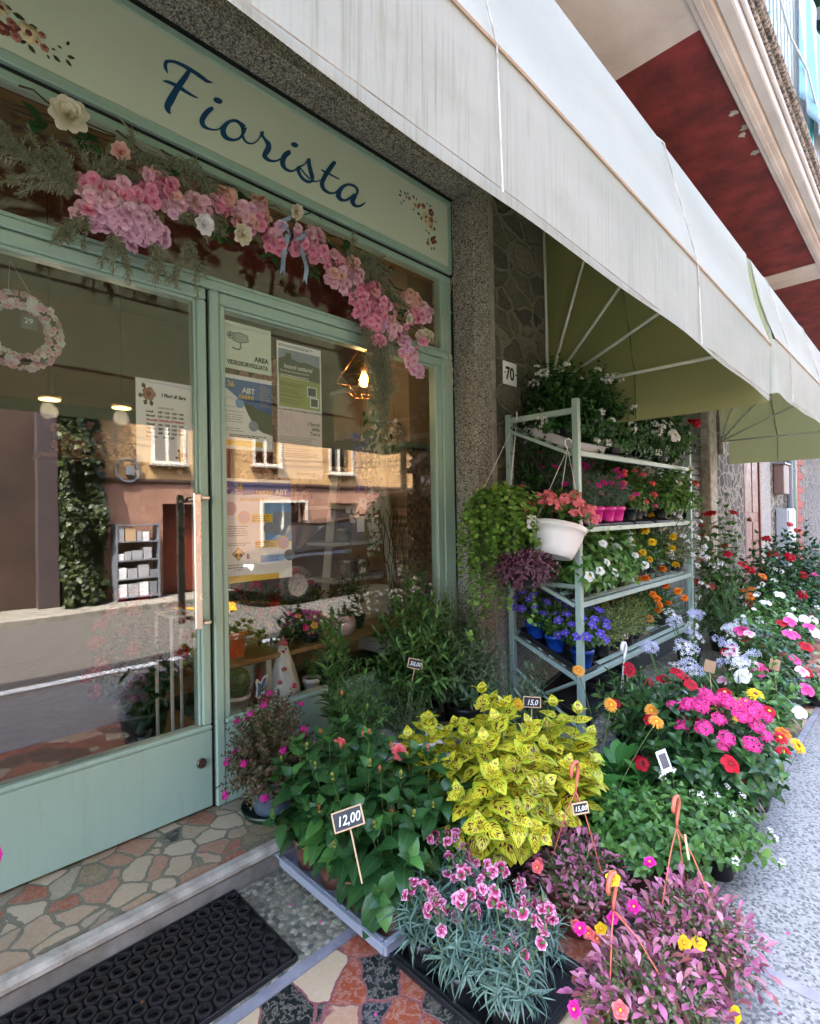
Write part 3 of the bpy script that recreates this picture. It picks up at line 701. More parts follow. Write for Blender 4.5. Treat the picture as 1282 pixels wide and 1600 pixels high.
# ------------------------------------------------------------------ awnings
PIV_Z, AR, WY = 2.172, 1.345, 1.952
def lift(x, x1): return min(.062, max(0, .026 * (x1 - x)))      # the front bar hangs a little lower at its far end
def awning(x0, x1, label, seed=0, drop=.30):
    a = thing('awning', label, 'awning', (0, 0, 0), group='canvas dome awnings')
    angs = [R(q) for q in (0, 23.3, 46.9, 70.5, 90)]
    prof = [(WY - AR * math.cos(q) - (0.0), PIV_Z + AR * math.sin(q)) for q in angs]
    rg = random.Random(seed)
    def sag(x, i, t):   # cloth sags a little between ribs
        return -.018 * math.sin(math.pi * t) * (1 + .3 * math.sin(x * 3 + i))
    # main skin: piecewise from the front rib up to the wall
    n = 60; V = []; UV = []
    rows = []
    for i in range(4):
        for t in (0, .25, .5, .75): rows.append((i, t))
    rows.append((3, 1.0))
    for (i, t) in rows:
        for j in range(n + 1):
            x = x0 + (x1 - x0) * j / n
            y = prof[i][0] * (1 - t) + prof[i + 1][0] * t; z = prof[i][1] * (1 - t) + prof[i + 1][1] * t
            s = sag(x, i, t); ca = angs[i] + (angs[i + 1] - angs[i]) / 2
            V.append((x, y - s * math.cos(ca), z + s * math.sin(ca) + (lift(x, x1) * (1 - t) if i == 0 else 0))); UV.append((j / n, (i + t) / 4))
    F = [(r * (n + 1) + j, r * (n + 1) + j + 1, (r + 1) * (n + 1) + j + 1, (r + 1) * (n + 1) + j) for r in range(len(rows) - 1) for j in range(n)]
    top = Ch(V, faces(F), UV)
    build('canopy', top, M['awning'], a, smooth=True)
    # valance round front and both ends
    def path(u):
        L = [(x0, WY - .10), (x0, prof[0][0]), (x1, prof[0][0]), (x1, WY - .10)]
        d = [math.dist(L[k], L[k + 1]) for k in range(3)]; s = u * sum(d)
        for k in range(3):
            if s <= d[k] + 1e-9: q = s / d[k]; return (L[k][0] * (1 - q) + L[k + 1][0] * q, L[k][1] * (1 - q) + L[k + 1][1] * q)
            s -= d[k]
        return L[3]
    def val(u, v):
        x, y = path(u); w = .004 * math.sin(u * 61) * v + .006 * math.sin(u * 23 + 1) * v
        z = PIV_Z + lift(x, x1) - drop * v + .003 * math.sin(u * 40) * v * v
        return (x + w * .5, y + w, z)
    vg = grid(val, 150, 5); vg = Ch(vg.V, [(f[:, ::-1], m) for f, m in vg.F], vg.UV)
    build('valance', vg, M['awning'], a, smooth=True)
    hem = [(path(u)[0], path(u)[1] - .003, PIV_Z + lift(path(u)[0], x1) - drop + .016) for u in np.linspace(.26, .94, 60)]
    build('hem_stitching', tube([h for h in hem if abs(h[1] - prof[0][0]) < .01], .0014, 4), M['concrete_pale'], a)
    # end fans
    for xe, s in ((x0, 1), (x1, -1)):
        FV = []
        for i in range(4):
            p0 = (WY, PIV_Z)
            def fn(u, v, i=i):
                y1 = prof[i][0] * (1 - v) + prof[i + 1][0] * v; z1 = prof[i][1] * (1 - v) + prof[i + 1][1] * v
                return (xe + s * .025 * math.sin(math.pi * v) * u, p0[0] + (y1 - p0[0]) * u, p0[1] + (z1 - p0[1]) * u)
            g = grid(fn, 8, 6)
            if s < 0: g = Ch(g.V, [(f[:, ::-1], m) for f, m in g.F], g.UV)
            FV.append(g)
        build('end_panel', join(FV), M['awning'], a, smooth=True)
        for i in range(5):
            e = (xe + s * .014, prof[i][0] + .02 * (i == 0), prof[i][1])
            build('rib', tube([(xe + s * .014, WY - .01, PIV_Z), e], .011, 6), M['rib'], a, smooth=True)
        # seam down the end panel
        build('seam', tube([(xe + s * .005, WY - .62, PIV_Z - drop + .01), (xe + s * .005, WY - .62, PIV_Z), (xe + s * .005, WY - .52, PIV_Z + .9)], .010, 4, squash=.25), plain('olive_seam', (78, 86, 44), .8), a)
    for i in (0, 1, 2, 3):
        build('cross_bar', tube([(x0 + .02, prof[i][0] + .018, prof[i][1] - .012 + (lift(x0, x1) if i == 0 else 0)), (x1 - 2.4, prof[i][0] + .018, prof[i][1] - .012 + (lift(x1 - 2.4, x1) if i == 0 else 0)), (x1 - .02, prof[i][0] + .018, prof[i][1] - .012)], .011, 6), M['rib'], a, smooth=True)
    build('piping', join([tube([(x0, prof[0][0] - .003, PIV_Z + lift(x0, x1)), (x1 - 2.4, prof[0][0] - .003, PIV_Z + lift(x1 - 2.4, x1)), (x1, prof[0][0] - .003, PIV_Z)], .0035, 4)]), M['piping'], a)
    for xs in np.arange(x1 - 1.25, x0, -1.25):
        pts = [(xs, prof[i][0] - .004, prof[i][1] + .002 + (lift(xs, x1) if i == 0 else 0)) for i in range(5)]
        build('cloth_seam', tube([(xs, prof[0][0] - .012, PIV_Z + lift(xs, x1) - drop)] + pts, .0025, 4), M['concrete_pale'], a)
    build('wall_bracket', box(x1 - .05, x1 + .02, WY - .05, WY, PIV_Z - .16, PIV_Z + .05, .01), M['concrete_pale'], a)
    build('wall_bracket', box(x0 - .02, x0 + .05, WY - .05, WY, PIV_Z - .16, PIV_Z + .05, .01), M['concrete_pale'], a)
    return a
awning(-2.9, 3.37, 'long pale dome awning over the flower shop window, olive inside')
awning(3.47, 7.61, 'second dome awning beyond the plant rack, its end fan further down the street')
STROKES=[[0.809,3.064,0.807,3.063,0.806,3.077,0.798,3.07,0.805,3.094,0.791,3.085,0.807,3.102,0.797,3.108,0.815,3.111,0.815,3.122,0.836,3.12,0.839,3.133,0.864,3.123,0.871,3.139,0.886,3.122,0.895,3.14,0.917,3.121,0.926,3.139,0.945,3.118,0.954,3.135,0.966,3.117,0.972,3.131,0.991,3.131,0.992,3.133],[0.886,3.126,0.901,3.126,0.865,3.086,0.884,3.084,0.84,3.041,0.862,3.038,0.82,2.999,0.844,2.997,0.801,2.958,0.829,2.958,0.792,2.925,0.818,2.935,0.801,2.907,0.815,2.92,0.815,2.905,0.817,2.908],[0.788,3.021,0.788,3.023,0.802,3.023,0.805,3.034,0.826,3.025,0.832,3.04,0.851,3.024,0.858,3.04,0.882,3.023,0.888,3.036,0.911,3.025,0.914,3.033,0.928,3.032,0.928,3.034],[0.991,3.027,0.993,3.021,0.981,3.024,0.99,3.014,0.959,3.0,0.975,2.992,0.94,2.968,0.961,2.967,0.932,2.938,0.954,2.949,0.944,2.919,0.956,2.936,0.969,2.921,0.972,2.931,0.999,2.933,0.999,2.939,1.019,2.948,1.016,2.952,1.035,2.971,1.03,2.973],[1.14,3.026,1.118,2.999,1.119,3.03,1.108,3.013,1.096,3.03,1.092,3.016,1.068,3.015,1.072,3.005,1.04,2.987,1.055,2.982,1.023,2.954,1.046,2.96,1.025,2.927,1.047,2.947,1.047,2.917,1.056,2.936,1.079,2.927,1.08,2.938,1.106,2.947,1.101,2.953,1.128,2.976,1.116,2.976,1.14,3.004,1.117,2.997,1.144,3.02,1.116,3.007],[1.117,2.976,1.127,2.984,1.126,2.955,1.135,2.964,1.144,2.949,1.148,2.958,1.169,2.958,1.168,2.964,1.192,2.979,1.188,2.982,1.21,3.008,1.204,3.008,1.222,3.035,1.213,3.034],[1.21,3.035,1.225,3.044,1.209,3.027,1.227,3.039,1.215,3.017,1.226,3.026,1.228,3.005,1.239,3.017,1.238,2.99,1.26,3.008,1.235,2.976,1.263,2.983,1.224,2.954,1.251,2.955,1.218,2.928,1.242,2.943,1.237,2.918,1.247,2.934,1.265,2.923,1.267,2.934,1.292,2.938,1.29,2.945,1.315,2.96,1.312,2.964],[1.359,3.023,1.368,3.018,1.346,3.014,1.364,3.004,1.325,2.991,1.348,2.986,1.312,2.96,1.338,2.966,1.311,2.932,1.335,2.948,1.33,2.918,1.341,2.933,1.359,2.92,1.362,2.931,1.383,2.933,1.38,2.939,1.405,2.957,1.401,2.961],[1.405,2.957,1.401,2.965,1.432,2.98,1.428,2.984,1.454,3.005,1.449,3.007,1.469,3.028,1.462,3.029],[1.46,3.031,1.473,3.038,1.458,3.022,1.477,3.033,1.46,2.997,1.48,3.009,1.468,2.968,1.489,2.982,1.477,2.945,1.497,2.956,1.477,2.934,1.487,2.928,1.46,2.925,1.456,2.91,1.437,2.927,1.426,2.914,1.42,2.942,1.406,2.93,1.415,2.96,1.397,2.951,1.418,2.968,1.404,2.967],[1.416,2.964,1.42,2.969,1.441,2.947,1.445,2.952,1.469,2.934,1.474,2.94],[1.487,2.929,1.488,2.937,1.511,2.939,1.511,2.944,1.535,2.957,1.533,2.961],[1.618,3.093,1.631,3.094,1.609,3.084,1.63,3.083,1.584,3.048,1.607,3.045,1.557,3.004,1.581,3.003,1.538,2.963,1.562,2.966,1.533,2.932,1.556,2.945,1.552,2.912,1.565,2.928,1.588,2.912,1.592,2.924,1.622,2.928,1.618,2.935,1.644,2.952,1.638,2.956],[1.539,3.011,1.542,3.015,1.556,3.009,1.559,3.016,1.591,3.01,1.594,3.017,1.65,3.013,1.653,3.017],[1.775,2.992,1.762,2.987,1.777,3.016,1.762,3.006,1.754,3.028,1.747,3.015,1.713,3.02,1.713,3.009,1.673,2.995,1.684,2.986,1.641,2.959,1.666,2.959,1.629,2.922,1.659,2.936,1.65,2.905,1.664,2.924,1.687,2.915,1.685,2.926,1.722,2.942,1.713,2.948,1.75,2.977,1.743,2.98],[1.754,2.986,1.769,2.984,1.733,2.961,1.759,2.962,1.722,2.928,1.75,2.941,1.744,2.913,1.755,2.93,1.778,2.923,1.777,2.932,1.81,2.948,1.804,2.953,1.826,2.97,1.824,2.971]]
DOTS=[[1.032,3.07,1.028,3.064,1.021,3.058,1.012,3.055,1.003,3.054,0.996,3.056,0.993,3.06,0.993,3.065,0.997,3.071,1.004,3.076,1.013,3.079,1.022,3.08,1.029,3.079,1.033,3.075],[1.408,3.065,1.404,3.059,1.397,3.054,1.388,3.051,1.38,3.05,1.373,3.052,1.37,3.056,1.37,3.061,1.374,3.067,1.381,3.071,1.39,3.075,1.399,3.076,1.405,3.074,1.409,3.07]]
DECL=[2.082,3.147,2.097,3.133,2.074,3.113,2.097,3.12,2.09,3.067,2.095,3.083,2.118,3.151,2.133,3.135,2.149,3.161,2.147,3.143,2.188,3.162,2.201,3.142,2.217,3.156,2.222,3.141,2.305,3.164,2.316,3.151,2.33,3.149,2.345,3.164,2.184,3.078,2.199,3.074,2.221,3.071,2.248,3.066,2.253,3.061,2.261,3.041,2.29,2.995,2.306,2.992,2.318,2.996,2.324,2.977,2.377,3.082,2.394,3.077,2.389,3.11,2.386,3.101,2.357,2.981,2.386,2.982,2.308,2.952,2.319,2.939,2.377,2.965,2.394,2.95,2.341,2.91,2.346,2.892,2.361,2.919,2.372,2.901,2.132,3.117,2.138,3.134,2.106,3.099,2.122,3.094,2.369,3.017,2.376,3.043,0.293,2.988,0.311,2.981,0.312,2.975,0.346,2.971,0.356,2.965,0.38,2.965,0.33,2.888,0.349,2.902,0.353,2.896,0.373,2.875,0.464,2.962,0.472,2.979,0.465,2.924,0.489,2.93,0.461,2.911,0.478,2.894,0.423,2.903,0.445,2.889,0.405,2.893,0.414,2.882,0.436,2.943,0.45,2.942,0.419,2.923,0.431,2.924]
DECF=[[2.206,3.106,0.017,0],[2.277,3.131,0.017,1],[2.244,3.125,0.01,1],[2.295,3.073,0.027,0],[2.344,3.119,0.023,2],[2.345,3.074,0.02,1],[2.336,3.031,0.027,0],[2.356,2.954,0.022,2],[2.31,2.922,0.014,1],[2.291,3.045,0.014,0],[2.159,3.128,0.011,1],[2.232,3.109,0.011,1],[0.284,2.905,0.023,2],[0.308,2.938,0.015,1],[0.313,2.922,0.013,2],[0.32,2.898,0.015,1],[0.354,2.933,0.033,0],[0.393,2.951,0.011,1],[0.399,2.911,0.013,1],[0.282,2.969,0.023,0],[0.324,2.931,0.01,2],[0.377,2.917,0.013,0]]
# ------------------------------------------------------------------ shop front
sf = thing('shopfront', 'sage green metal shopfront with a glass door and display window', 'shop front')
FB, FF = 2.19, 2.13
fr = build('frame', join([
    box(-2.6, 2.53, 2.118, FB, 3.222, 3.258, .004), box(-2.6, 2.53, 2.120, FB, 2.802, 2.842, .004),
    box(2.497, 2.532, 2.120, FB, 2.843, 3.221, .004),
    box(-2.6, 2.53, 2.132, FB, 2.752, 2.784, .004),
    box(-2.6, 2.53, 2.126, FB, 2.262, 2.300, .006), box(-2.6, 2.53, 2.136, FB, 2.302, 2.318, .003),
    box(2.43, 2.53, 2.126, FB, .10, 2.26, .006), box(2.43, 2.53, 2.134, FB, 2.319, 2.751, .004),
    box(.968, 1.008, 2.126, FB, .10, 2.260, .006),
]), M['frame'], sf)
build('gap_shade', join([box(-2.6, 2.53, 2.14, FB, 2.786, 2.801), box(2.5335, 2.5345, 2.12, FB, .1, 3.25), box(.9555, .9675, 2.15, FB, .1, 2.26), box(-2.6, 2.53, 2.1, 2.14, 3.2585, 3.2615)]), M['gap'], sf)  # black strips standing in for the shade inside the frame gaps
dw = build('display_window', join([box(1.010, 2.428, 2.130, FB, .100, .432, .004), box(1.010, 2.428, 2.124, FB, .434, .456, .006), box(1.010, 1.034, 2.130, FB, .457, 2.205, .005), box(2.37, 2.428, 2.130, FB, .457, 2.205, .005),
                       box(1.010, 2.428, 2.130, FB, 2.207, 2.258, .006), box(1.036, 2.368, 2.138, FB, 2.192, 2.205, .003)]), M['frame'], sf)
build('pane', box(1.035, 2.369, 2.150, 2.156, .457, 2.191), M['glass'], dw)
do = build('door', join([box(-.02, .953, 2.130, FB, .112, .426, .005), box(-.02, .953, 2.124, FB, .428, .448, .006), box(.915, .953, 2.130, FB, .449, 2.207, .006), box(-.02, .04, 2.130, FB, .449, 2.207, .006),
                 box(-.02, .953, 2.130, FB, 2.209, 2.256, .006), box(.903, .9145, 2.140, FB, .449, 2.207, .003), box(.042, .902, 2.140, FB, 2.194, 2.208, .003)]), M['frame'], sf)
build('pane', box(.041, .902, 2.150, 2.156, .449, 2.193), M['glass'], do)
hd = join([box(.862, .892, 2.062, 2.074, .862, 1.40, .003), box(.866, .888, 2.075, 2.129, .885, .9, .003), box(.866, .888, 2.075, 2.129, 1.365, 1.38, .003), box(.898, .93, 2.068, 2.128, .875, .89, .003), box(.898, .93, 2.068, 2.128, 1.375, 1.39, .003)])
build('handle', hd, M['steel'], do)
build('lock', lathe([(.020, 0), (.020, .006), (.017, .010), (.008, .010), (.007, .007)], 20).tf(tr(.905, 2.130, .305) @ rx(R(90))), M['bronze_lock'], do, smooth=False)
sw = build('side_window', join([box(-2.6, -.04, 2.130, FB, .100, .432, .004), box(-2.6, -.04, 2.124, FB, .434, .456, .006), box(-2.6, -.022, 2.130, FB, 2.207, 2.258, .006), box(-.065, -.024, 2.126, FB, .457, 2.2, .004), box(-.038, -.023, 2.13, FB, .1, .456)]), M['frame'], sf)
build('pane', box(-2.6, -.066, 2.150, 2.156, .457, 2.206), M['glass'], sw)
ta = build('transom_pane', box(-2.6, 2.428, 2.150, 2.156, 2.319, 2.751), M['glass'], sf)
sg = build('sign_board', box(-2.6, 2.496, 2.122, 2.16, 2.843, 3.221, .001), M['sign'], sf)
tag(sg, 'pale green shop sign reading Fiorista in blue script')
def ribbon(row, y0=2.1195, y1=2.1215):
    A = np.array(row).reshape(-1, 2, 2); n = len(A); P = []
    def cr(p0, p1, p2, p3, t): return .5 * ((2 * p1) + (-p0 + p2) * t + (2 * p0 - 5 * p1 + 4 * p2 - p3) * t * t + (-p0 + 3 * p1 - 3 * p2 + p3) * t ** 3)
    for i in range(n - 1):
        for t in (0, .25, .5, .75): P.append(cr(A[max(0, i - 1)], A[i], A[i + 1], A[min(n - 1, i + 2)], t))
    P.append(A[-1]); V = []
    for q in P: V += [(q[0][0], y0, q[0][1]), (q[1][0], y0, q[1][1]), (q[0][0], y1, q[0][1]), (q[1][0], y1, q[1][1])]
    F = []
    for i in range(len(P) - 1):
        b = i * 4; F += [(b, b + 1, b + 5, b + 4), (b + 2, b + 6, b + 7, b + 3), (b, b + 4, b + 6, b + 2), (b + 1, b + 3, b + 7, b + 5)]
    return Ch(V, faces(F))
build('lettering', join([ribbon(r, 2.1195 - .0002 * i, 2.1213) for i, r in enumerate(STROKES)] + [prism([(d[k], d[k + 1]) for k in range(0, len(d), 2)], 'y', 2.1185, 2.1213) for d in DOTS]), M['sign_blue'], sg)
lv = []
for k in range(0, len(DECL), 4):
    a, b = np.array(DECL[k:k + 2]), np.array(DECL[k + 2:k + 4]); d = b - a; n = np.array([-d[1], d[0]]) * .24
    lv.append(prism([tuple(a), tuple(a + d * .35 + n), tuple(a + d * .7 + n * .8), tuple(b), tuple(a + d * .7 - n * .8), tuple(a + d * .35 - n)], 'y', 2.1200 - .0001 * (k % 3), 2.1216))
build('leaf_decal', join(lv), M['ink_green'], sg)
pk = [plain('printed_cream_petal', (214, 196, 156), .6), plain('printed_pink_petal', (176, 116, 104), .6), plain('printed_wine_petal', (120, 56, 52), .6)]
ds = []
for k, (x, z, r_, c) in enumerate(DECF):
    for q in range(5):
        a = q * 1.2566 + k; cx, cz = x + .5 * r_ * math.cos(a), z + .5 * r_ * math.sin(a)
        ds.append(prism([(cx + .52 * r_ * math.cos(w), cz + .52 * r_ * math.sin(w)) for w in np.arange(0, 6.2, .7)], 'y', 2.1196 - .00025 * q - .0003 * (k % 4), 2.1214, c))
    ds.append(prism([(x + .3 * r_ * math.cos(w), z + .3 * r_ * math.sin(w)) for w in np.arange(0, 6.2, .8)], 'y', 2.1170 - .0003 * (k % 4), 2.1214, (2 if c != 2 else 1)))
build('flower_decal', join(ds), pk, sg)

# ------------------------------------------------------------------ room behind the glass
struct('interior_floor', box(-2.7, 3.0, 2.41, 5.6, -.02, .095), M['wood_shelf'])
struct('interior_back_wall', join([box(-2.7, 3.0, 5.5, 5.6, .1, 2.35), box(-2.7, 3.0, 5.48, 5.6, 2.352, 3.3, 0, 1)]), [M['in_green'], M['in_brown']])
struct('interior_side_wall', join([box(2.96, 3.05, 2.31, 5.5, .1, 3.3, 0, 1), box(-2.8, -2.7, 2.2, 5.5, .1, 3.3, 0, 0)]), [M['in_green'], M['in_beige']])
struct('interior_ceiling', join([box(-2.7, 3.0, 2.195, 5.5, 3.30, 3.4), box(-2.7, 3.0, 3.6, 3.9, 3.1, 3.298), box(-2.7, 3.0, 2.195, 2.31, 2.81, 3.298)]), M['in_brown'])
mo = NT('mosaic_tiles'); o_ = mo.coord(); br = mo.add("ShaderNodeTexBrick"); mo.link(mo.mapping(o_, (1, 1, 1), (R(90), 0, 0)), br.inputs[0])
br.offset = 0; br.inputs['Scale'].default_value = 1; br.inputs['Brick Width'].default_value = .026; br.inputs['Row Height'].default_value = .026; br.inputs['Mortar Size'].default_value = .0015
br.inputs['Color1'].default_value = (*lin((196, 160, 130)), 1); br.inputs['Color2'].default_value = (*lin((106, 78, 64)), 1); br.inputs['Mortar'].default_value = (*lin((120, 110, 100)), 1); br.inputs['Bias'].default_value = 0
mo.col(br.outputs[0]); mo.set(.3)
mc = thing('mosaic_pillar', 'brown mosaic tiled pillar beside the right edge of the display window', 'pillar', (2.66, 2.60, .1))
build('tiled_shaft', box(-.14, .28, -.05, .2, 0, 1.66, .004), mo.m, mc); build('ledge', box(-.18, .3, -.08, .22, 1.662, 1.70, .006), M['frame_dark'], mc)
build('upper_panel', box(-.08, .28, -.03, .2, 1.702, 2.9), M['in_beige'], mc)
# shelf board over the display floor
ds_ = thing('display_shelf', 'honey coloured board shelf along the inside of the display window', 'shelf', (0, 0, 0))
build('board', box(1.04, 2.42, 2.28, 2.72, .612, .636, .004), M['wood_shelf'], ds_)
for x in (1.3, 2.2): build('bracket', box(x, x + .03, 2.3, 2.7, .43, .611, .003), M['white_wood'], ds_)
struct('display_floor', box(1.012, 2.428, 2.195, 2.74, .36, .40), M['in_green'])
# white ladder shelving with jars
ls = thing('ladder_shelf', 'white wooden ladder shelving with jars inside the shop', 'shelf', (0, 0, 0))
def beam(a, b, w, d): return tube([a, b], [w, w], 4, squash=d / w)
build('stile', beam((2.40, 2.72, 2.02), (2.58, 2.70, .40), .055, .03), M['white_wood'], ls)
build('stile', beam((2.28, 3.02, 1.6), (2.12, 3.0, .40), .045, .03), M['white_wood'], ls)
for z in (1.62, 1.36, 1.11, .86, .62): build('shelf_board', box(2.10, 2.94, 2.82, 3.14, z - .012, z + .012, .003), M['white_wood'], ls)
jar_m = plain('grey_tin_jar', (150, 140, 124), .4, var=.3, scale=12); jar_r = plain('dark_red_tin', (96, 26, 30), .4)
for k, (x, z, r_, h) in enumerate(((2.28, .872, .055, .12), (2.42, .872, .055, .12), (2.72, 1.122, .06, .12), (2.70, 1.372, .06, .10), (2.80, 1.632, .05, .10), (2.25, 1.122, .05, .09), (2.75, .872, .05, .11), (2.42, .632, .06, .12))):
    j = thing('storage_jar', '%s jar with a lid, %s on the white ladder shelving' % ('dark red' if k in (2 + 1, 6) else 'pale grey', ('second shelf, left', 'second shelf, middle', 'third shelf, right', 'fourth shelf, right', 'top shelf, right', 'third shelf, left', 'second shelf, right', 'lowest shelf, middle')[k]), 'jar', (x, 2.92, z), group='jars on the white shelving')
    build('jar_body', lathe([(r_ * .9, 0), (r_, .01), (r_, h * .8), (r_ * .85, h * .86)], 16), jar_r if k in (3, 6) else jar_m, j, smooth=True)
    build('lid', lathe([(r_ * .9, h * .861), (r_ * .9, h), (r_ * .85, h + .004)], 16), M['steel'], j)
# pendants
for k, (x, y, z0, lab) in enumerate(((.604, 3.2, 1.93, 'glowing disc pendant lamp on a long flex, beside the flower wreath'), (.94, 3.2, 1.93, 'glowing disc pendant lamp on a long flex, above the opening hours sheet'), (-.5, 3.3, 1.93, 'glowing disc pendant lamp far left inside the shop'))):
    p = thing('pendant_lamp', lab, 'pendant lamp', (x, y, 0), group='disc pendant lamps')
    build('ceiling_rose', lathe([(.045, 2.62), (.05, 2.625), (.05, 2.64), (.01, 2.66)], 20), M['brass'], p); build('flex', tube([(0, 0, z0 + .06), (0, 0, 3.3)], .0025, 5), M['gap'], p)
    build('shade', lathe([(.050, z0 - .004), (.054, z0), (.05, z0 + .016), (.016, z0 + .024), (.012, z0 + .1), (.004, z0 + .105)], 24), M['brass'], p, smooth=True)
    build('diffuser', lathe([(.0475, z0 - .009), (.0475, z0 - .003)], 24), glow('warm_lamp_glow', (255, 206, 120), .16), p)
    L = bpy.data.lights.new('pendant_light', 'POINT'); L.energy = .22; L.color = (1, .8, .55); L.shadow_soft_size = .04; lo = bpy.data.objects.new('pendant_light', L); COL.objects.link(lo); lo.parent = p; lo.location = (0, 0, z0 - .06)
# cage lamp
cg = thing('cage_lamp', 'copper wire cage lamp with a glowing bulb hanging in the display window', 'pendant lamp', (1.99, 2.35, 2.07))
rim = [(.175 * math.cos(a), .175 * math.sin(a), .02) for a in np.linspace(0, 2 * math.pi, 7)[:-1]]
top = [(.03 * math.cos(a), .03 * math.sin(a), .20) for a in np.linspace(0, 2 * math.pi, 7)[:-1]]
bot = [(.06 * math.cos(a), .06 * math.sin(a), -.075) for a in np.linspace(0, 2 * math.pi, 7)[:-1]]
w = []
for k in range(6):
    for a, b in ((rim[k], rim[(k + 1) % 6]), (rim[k], top[k]), (rim[k], bot[k]), (bot[k], bot[(k + 1) % 6])): w.append(tube([a, b], .0028, 5))
build('cage', join(w), M['copper'], cg, smooth=True); build('socket', lathe([(.022, .07), (.024, .09), (.02, .15), (.005, .16)], 14), M['copper'], cg, smooth=True)
build('bulb', lathe([(1e-4, -.02), (.018, -.012), (.026, .012), (.022, .04), (.012, .069)], 14), glow('lit_filament_bulb', (255, 180, 76), 1.6), cg, smooth=True); build('flex', tube([(0, 0, .155), (0, 0, 1.2)], .0025, 5), M['gap'], cg)
L = bpy.data.lights.new('bulb_light', 'POINT'); L.energy = .9; L.color = (1, .66, .32); L.shadow_soft_size = .03; lo = bpy.data.objects.new('bulb_light', L); COL.objects.link(lo); lo.parent = cg; lo.location = (0, 0, .01)

# ------------------------------------------------------------------ notices on the inside of the glass
PY = 2.170
def poster(name, label, x0, x1, z0, z1, m):
    p = thing(name, label, 'poster', (x0, PY, z0)); build('sheet', box(0, x1 - x0, 0, .0006, 0, z1 - z0), m, p); return p
def ptext(p, s, x, z, size, m, **k): return text('print', s, size, m, p, (x, -.0012, z), depth=.0002, **k)
def patch(p, x0, x1, z0, z1, m, lay=1, name='print'): return build(name, box(x0, x1, -.00025 * lay, -.00025 * lay + .0002, z0, z1), m, p)
def ppoly(p, pts, m, lay=1, name='print'): return build(name, prism(pts, 'y', -.00025 * lay, -.00025 * lay + .0002), m, p)
def disc(p, x, z, r, m, lay=2): return ppoly(p, [(x + r * math.cos(a), z + r * math.sin(a)) for a in np.linspace(0, 6.283, 19)[:-1]], m, lay, 'picture')
def lines(p, x0, x1, zs, m, rg, hh=.0022, lay=1):
    out = []
    for z in zs:
        x = x0; e = x1 - rg.random() * (x1 - x0) * .3
        while x < e:
            w_ = .006 + rg.random() * .016; out.append(box(x, min(x + w_, e), -.00025 * lay, -.00025 * lay + .0002, z, z + hh)); x += w_ + .003
    build('print', join(out), m, p)
rg = random.Random(8)
p = poster('opening_hours_sheet', 'white opening hours sheet with a rose, headed I Fiori di Sara', .695, .945, 1.524, 1.85, M['paper'])
ptext(p, 'I Fiori di Sara', .108, .262, .0205, M['ink'], shear=.25, bold=.0009)
ptext(p, 'ORARI NEGOZIO', .092, .214, .0105, M['ink'], sx=.9)
for i, (d, a, c) in enumerate((('Lunedì', '8,00 - 12,00   15,00 - 19,00', 'ink'), ('Martedì', '8,00 - 12,00   15,00 - 19,00', 'ink'), ('Mercoledì', 'CHIUSURA SETTIMANALE', 'ink_red'), ('Giovedì', '8,00 - 12,00   15,00 - 19,00', 'ink'), ('Venerdì', '8,00 - 12,00   15,00 - 19,00', 'ink'), ('Sabato', '8,00 - 12,00   15,00 - 19,00', 'ink'), ('Domenica', '       8,00 - 12,00', 'ink'))):
    ptext(p, d, .042, .196 - i * .0165, .0115, M[c], bold=.0005); ptext(p, a, .094, .196 - i * .0165, .0115, M[c], bold=.0005, sx=.9)
for (x, z, s, mm) in ((.055, .268, 1, None), (.20, .030, .7, None)):
    for q in range(5): disc(p, x + s * .016 * math.cos(q * 1.26), z + s * .014 * math.sin(q * 1.26), .014 * s, pk[1], 2 + q)
    disc(p, x, z, .009 * s, pk[2], 8)
    for q in (2.2, 3.4, 4.3, 5.0): ppoly(p, [(x + s * .02 * math.cos(q), z + s * .02 * math.sin(q)), (x + s * .04 * math.cos(q + .25), z + s * .04 * math.sin(q + .25)), (x + s * .047 * math.cos(q), z + s * .05 * math.sin(q)), (x + s * .04 * math.cos(q - .25), z + s * .04 * math.sin(q - .25))], M['ink_green'], 1)
p.scale = (.87, 1, 1); p.location.x = .688
p = poster('surveillance_sign', 'pale green sign with a camera drawing reading AREA VIDEOSORVEGLIATA', 1.048, 1.276, 1.955, 2.163, M['paper_green'])
ptext(p, 'AREA', .143, .052, .030, M['ink'], bold=.0014, sx=.95); ptext(p, 'VIDEOSORVEGLIATA', .012, .020, .0265, M['ink'], bold=.0012, sx=.80)
gm = plain('print_mid_grey', (168, 178, 166), .6)
ppoly(p, [(.034, .158), (.075, .168), (.112, .160), (.116, .132), (.074, .118), (.040, .126)], M['ink'], 1); ppoly(p, [(.037, .155), (.075, .165), (.109, .157), (.113, .134), (.074, .121), (.043, .129)], gm, 2)
disc(p, .030, .146, .016, M['ink'], 3); disc(p, .030, .146, .013, gm, 4); disc(p, .027, .146, .006, M['ink'], 5)
build('print', tube([(.075, -.0008, .120), (.078, -.0008, .100), (.068, -.0008, .090), (.048, -.0008, .090), (.036, -.0008, .094)], .003, 5, squash=.2), M['ink'], p)
bl = plain('print_royal_blue', (44, 84, 160), .6, var=.25, scale=14); ye = plain('print_yellow', (232, 196, 44), .6); gr = plain('print_dark_landscape', (54, 66, 48), .6, var=.5, scale=30); grn = plain('print_lime_green', (150, 160, 66), .6, var=.2, scale=9); sky_ = plain('print_grey_sky', (136, 150, 168), .6, var=.4, scale=16); pka = plain('print_pale_pink', (222, 184, 190), .6); skb = plain('print_sky_blue', (120, 168, 220), .6, var=.2)
p = poster('race_poster', 'blue and white event poster with yellow 26 and ABT FARINI, under the camera sign', 1.036, 1.276, 1.602, 1.930, M['paper'])
